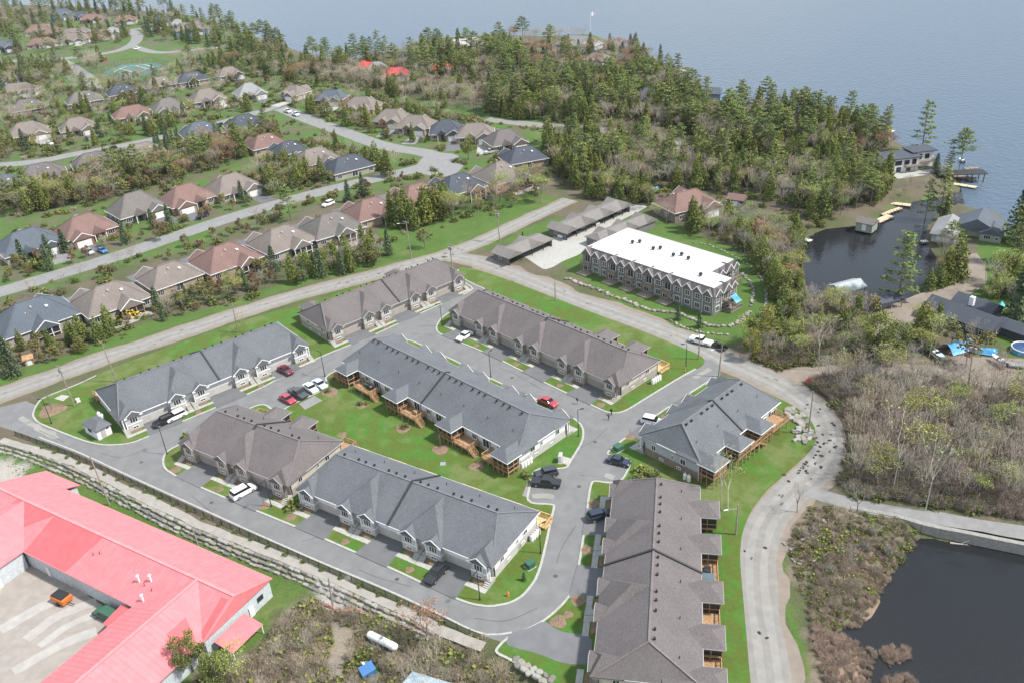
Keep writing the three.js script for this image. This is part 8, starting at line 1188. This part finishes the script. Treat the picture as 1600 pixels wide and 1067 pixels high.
FILLS.push([[1250, 590, 1400, 592, 1600, 620, 1600, 800, 1450, 780, 1320, 760, 1310, 690, 1290, 640], 168, { bare: 12, bud: 2 }, 'in the big scrub lot beside the lane', 2.6, 1.0]);
FILLS.push([[440, 970, 560, 940, 700, 1000, 800, 1050, 780, 1100, 300, 1110, 400, 1010], 26, { bud: 1, olive: 0.5, bare: 5, twigs: 1 }, 'in the brush at the bottom of the photo', 2.2, 0.6]);
FILLS.push([[1225, 820, 1300, 800, 1420, 825, 1370, 900, 1290, 920, 1250, 900], 22, { twigs: 3, bush: 2, bare: 1 }, 'on the rough bank west of the dark pond', 2, 0.7]);
FILLS.push([[1440, 320, 1492, 322, 1482, 345, 1490, 385, 1474, 430, 1500, 466, 1560, 440, 1610, 400, 1640, 470, 1600, 520, 1570, 520, 1560, 574, 1440, 560, 1430, 520, 1460, 470, 1440, 470, 1466, 420, 1450, 370], 40, { bud: 3, bare: 4, cedar: 3, pine: 2, olive: 2 }, 'around the lake houses', 3, 0.85]);
FILLS.push([[1330, 275, 1374, 285, 1380, 316, 1340, 336, 1300, 330], 14, { pine: 5, cedar: 4, bare: 3, bud: 1 }, 'on the near bank left of the modern house', 3, 0.8]);
FILLS.push([[1385, 288, 1480, 288, 1490, 300, 1440, 312, 1390, 318], 9, { bud: 1, bare: 3 }, 'on the bank below the modern house', 3, 0.42]);
FILLS.push([[1440, 345, 1470, 338, 1466, 398, 1484, 428, 1462, 456, 1474, 420, 1452, 390], 16, { olive: 2, rust: 2, bare: 2, bud: 1 }, 'on the right bank of the inlet', 2.2, 0.7]);
FILLS.push([[1200, 385, 1248, 372, 1250, 460, 1264, 482, 1215, 505], 30, { bud: 3, cedar: 3, bare: 2, rust: 1 }, 'on the left bank of the inlet', 2.4, 0.85]);
FILLS.push([[1262, 482, 1310, 488, 1400, 490, 1440, 478, 1440, 500, 1300, 506], 20, { bare: 2, bud: 2, cedar: 2, olive: 2 }, 'on the near shore of the inlet', 2.4, 0.8]);
FILLS.sort((a, b) => Math.max(...b[0].filter((_, i) => i % 2)) - Math.max(...a[0].filter((_, i) => i % 2))); for (const f of FILLS) fill(...f);
// evergreen shrubs along the fence and beside doors
{ const p = spline(GP([66, 699, 150, 735, 301, 802, 420, 856, 560, 916, 690, 974]), 4.2); p.forEach((g, i) => { g.y = 0; tree('bush', g, 0.6, 'small dark evergreen shrub in the row along the metal fence', 'shrubs along the metal fence', TINT[1]); }); }
for (const [x, y, h, l] of [[512, 612, 0.9, 'low shrub in the large mulch bed by the parked cars'], [562, 632, 0.9, 'left red-stemmed shrub in the mulch bed near the cedar decks'], [573, 631, 0.8, 'right red-stemmed shrub in the mulch bed near the cedar decks'], [632, 668, 1.1, 'small shrub in the mulch bed under the second sunroom'], [1002, 738, 1.6, 'small conical evergreen on the lawn above the curved lane row, left one'], [1022, 746, 1.6, 'small conical evergreen on the lawn above the curved lane row, right one'], [993, 750, 1.4, 'small evergreen close to the curved lane row roof'], [290, 683, 1.3, 'rounded shrub at the corner of the short brown-roofed row'], [459, 793, 1.8, 'green shrub at the left corner of the front row'], [820, 745, 1.2, 'yellow-green shrub beside the small parking bay']]) solo('bush', x, y, h, l, 0.12);
{ // ground cover no one could count: brush, dead grass and reeds
  const cover3 = (name, label, cat, kinds, poly, n, lo, hi, tint, low, patchy) => {
    const w = XZ(poly, low ? LOW : 0), b = box2(w), spots = []; let tries = 0; while (spots.length < n && tries++ < n * 12) { const x = rr(b[0], b[1]), z = rr(b[2], b[3]); if (!inside(w, x, z) || (patchy && fbm(x * 0.16 + 4, z * 0.16 + 9, 2, 23) < 0.52)) continue; const h = groundH(x, z); if (h < WL - (name === 'reeds' ? 3 : 0.25) || (h > -1.7 && !clear(x, z, 0.3))) continue; spots.push([x, Math.max(h, WL), z]); }
    const geos = kinds.map((k) => pick(SPECIES[k][4])[0]);
    const per = geos.map(() => []); spots.forEach((s) => per[Math.floor(rnd() * geos.length)].push(s));
    per.forEach((list, i) => { const m = new THREE.InstancedMesh(geos[i], tint, list.length); m.name = numbered(name); const d = new THREE.Object3D(), c = new THREE.Color(); list.forEach(([x, y, z], j) => { const s = rr(lo, hi) * (0.6 + 0.8 * fbm(x * 0.1, z * 0.1, 2, 5)); d.position.set(x, y - 0.05, z); d.rotation.y = rr(0, 6.283); d.scale.set(s * rr(0.8, 1.6), s, s * rr(0.8, 1.6)); d.updateMatrix(); m.setMatrixAt(j, d.matrix); const v = rr(0.7, 1.3), g = fbm(x * 0.06 + 3, z * 0.06 + 8, 3, 61); c.setRGB(v * (1.15 - 0.3 * g), v, v * (1.05 - 0.2 * g)); m.setColorAt(j, c); }); stuff(m, label, cat); scene.add(m); });
  };
  const TW = leafMat(0.95, 0.9, 0.86), GR = leafMat(1.0, 0.95, 0.8), RD = leafMat(1.12, 1.02, 0.92);
  cover3('brush', 'tangled grey-brown brush of the scrub lot beside the lane', 'brush', ['twigs', 'twigs', 'twigs', 'twigs', 'twigs', 'twigs', 'twigs', 'bush'], [1240, 585, 1400, 590, 1600, 612, 1660, 640, 1640, 815, 1450, 790, 1330, 775, 1300, 735, 1310, 690, 1292, 640], 3400, 0.8, 1.9, TW);
  cover3('brush', 'thin brush between the inlet and the gravel track', 'brush', ['twigs', 'bush'], [1200, 500, 1300, 482, 1370, 500, 1380, 560, 1300, 572, 1225, 580, 1180, 560], 1300, 0.8, 1.8, TW);
  cover3('reeds', 'dead reeds and low brush at the edge of the dark pond', 'reeds', ['twigs'], [1290, 975, 1350, 965, 1400, 880, 1420, 850, 1340, 840, 1280, 900, 1262, 960, 1290, 1067, 1400, 1110, 1360, 1060, 1372, 1000], 1000, 0.3, 1.0, RD);
  cover3('brush', 'low rough growth on the bank west of the dark pond', 'brush', ['twigs', 'twigs', 'bush', 'twigs'], [1222, 800, 1330, 786, 1440, 826, 1390, 890, 1280, 1000, 1262, 960, 1240, 880], 850, 0.3, 1.0, GR);
  cover3('reeds', 'clump of dead reeds standing in the dark pond, upper', 'reeds', ['twigs'], [1376, 1002, 1400, 994, 1426, 1002, 1420, 1022, 1392, 1030], 80, 0.4, 0.9, RD);
  cover3('reeds', 'clump of dead reeds standing in the dark pond, lower', 'reeds', ['twigs'], [1384, 1046, 1420, 1040, 1436, 1056, 1424, 1080, 1386, 1076], 90, 0.4, 0.9, RD);
  cover3('brush', 'brown brush beside the gas tank at the bottom', 'brush', ['twigs', 'twigs', 'twigs', 'bush', 'twigs'], [430, 968, 500, 935, 560, 955, 700, 1016, 800, 1056, 820, 1110, 260, 1110, 330, 1020, 400, 1000], 1500, 0.6, 1.5, GR, true);
  cover3('undergrowth', 'undergrowth on the floor of the woods', 'undergrowth', ['twigs', 'bush'], [440, 130, 760, 184, 1060, 212, 1110, 250, 1380, 260, 1390, 300, 1260, 360, 1240, 450, 1120, 370, 1000, 310, 880, 290, 850, 230, 1000, 220, 700, 190, 440, 150, 440, 100, 800, 66, 1000, 90, 1100, 160, 1380, 215], 4200, 0.7, 1.8, GR);
  cover3('undergrowth', 'garden shrubbery and brush between the houses', 'undergrowth', ['bush', 'bush', 'twigs'], [0, 600, 440, 450, 700, 360, 880, 300, 840, 220, 620, 160, 420, 120, 0, 130], 1300, 0.7, 2.1, leafMat(1.0, 0.95, 0.85), false, true);
  cover3('grass', 'longer grass on the verges and rough lawns', 'grass', ['bush'], [0, 712, 200, 794, 400, 892, 500, 934, 480, 965, 400, 1000, 330, 990, 200, 870, 40, 770], 900, 0.08, 0.22, leafMat(1.0, 1.35, 0.7), true);
}
{ // the trees past the first few hundred of a kind, farthest from the photograph: one mass of woodland per shape
  const by = {}; for (const b of beyond) (by[b[0]] ??= []).push(b);
  for (const k in by) for (const q of [0, 1]) { const l = by[k], m = new THREE.InstancedMesh(l[0][1][q], q ? BARKM : TINT[0], l.length), d = new THREE.Object3D(), c = new THREE.Color(); m.name = numbered(q ? 'woodland_trunks' : 'woodland_crowns'); l.forEach((b, i) => { d.position.copy(b[2]); d.scale.set(...b[3]); d.rotation.y = b[4]; d.updateMatrix(); m.setMatrixAt(i, d.matrix); const v = rr(0.8, 1.25); c.setRGB(v * rr(0.9, 1.1), v, v * rr(0.85, 1.05)); m.setColorAt(i, c); }); stuff(m, q ? 'trunks of the far woods that read as one mass' : 'far woods on the point that read as one mass', 'woods'); scene.add(m); }
}
console.log('trees', nTrees, JSON.stringify(treeCount));
renderer.render(scene, camera);
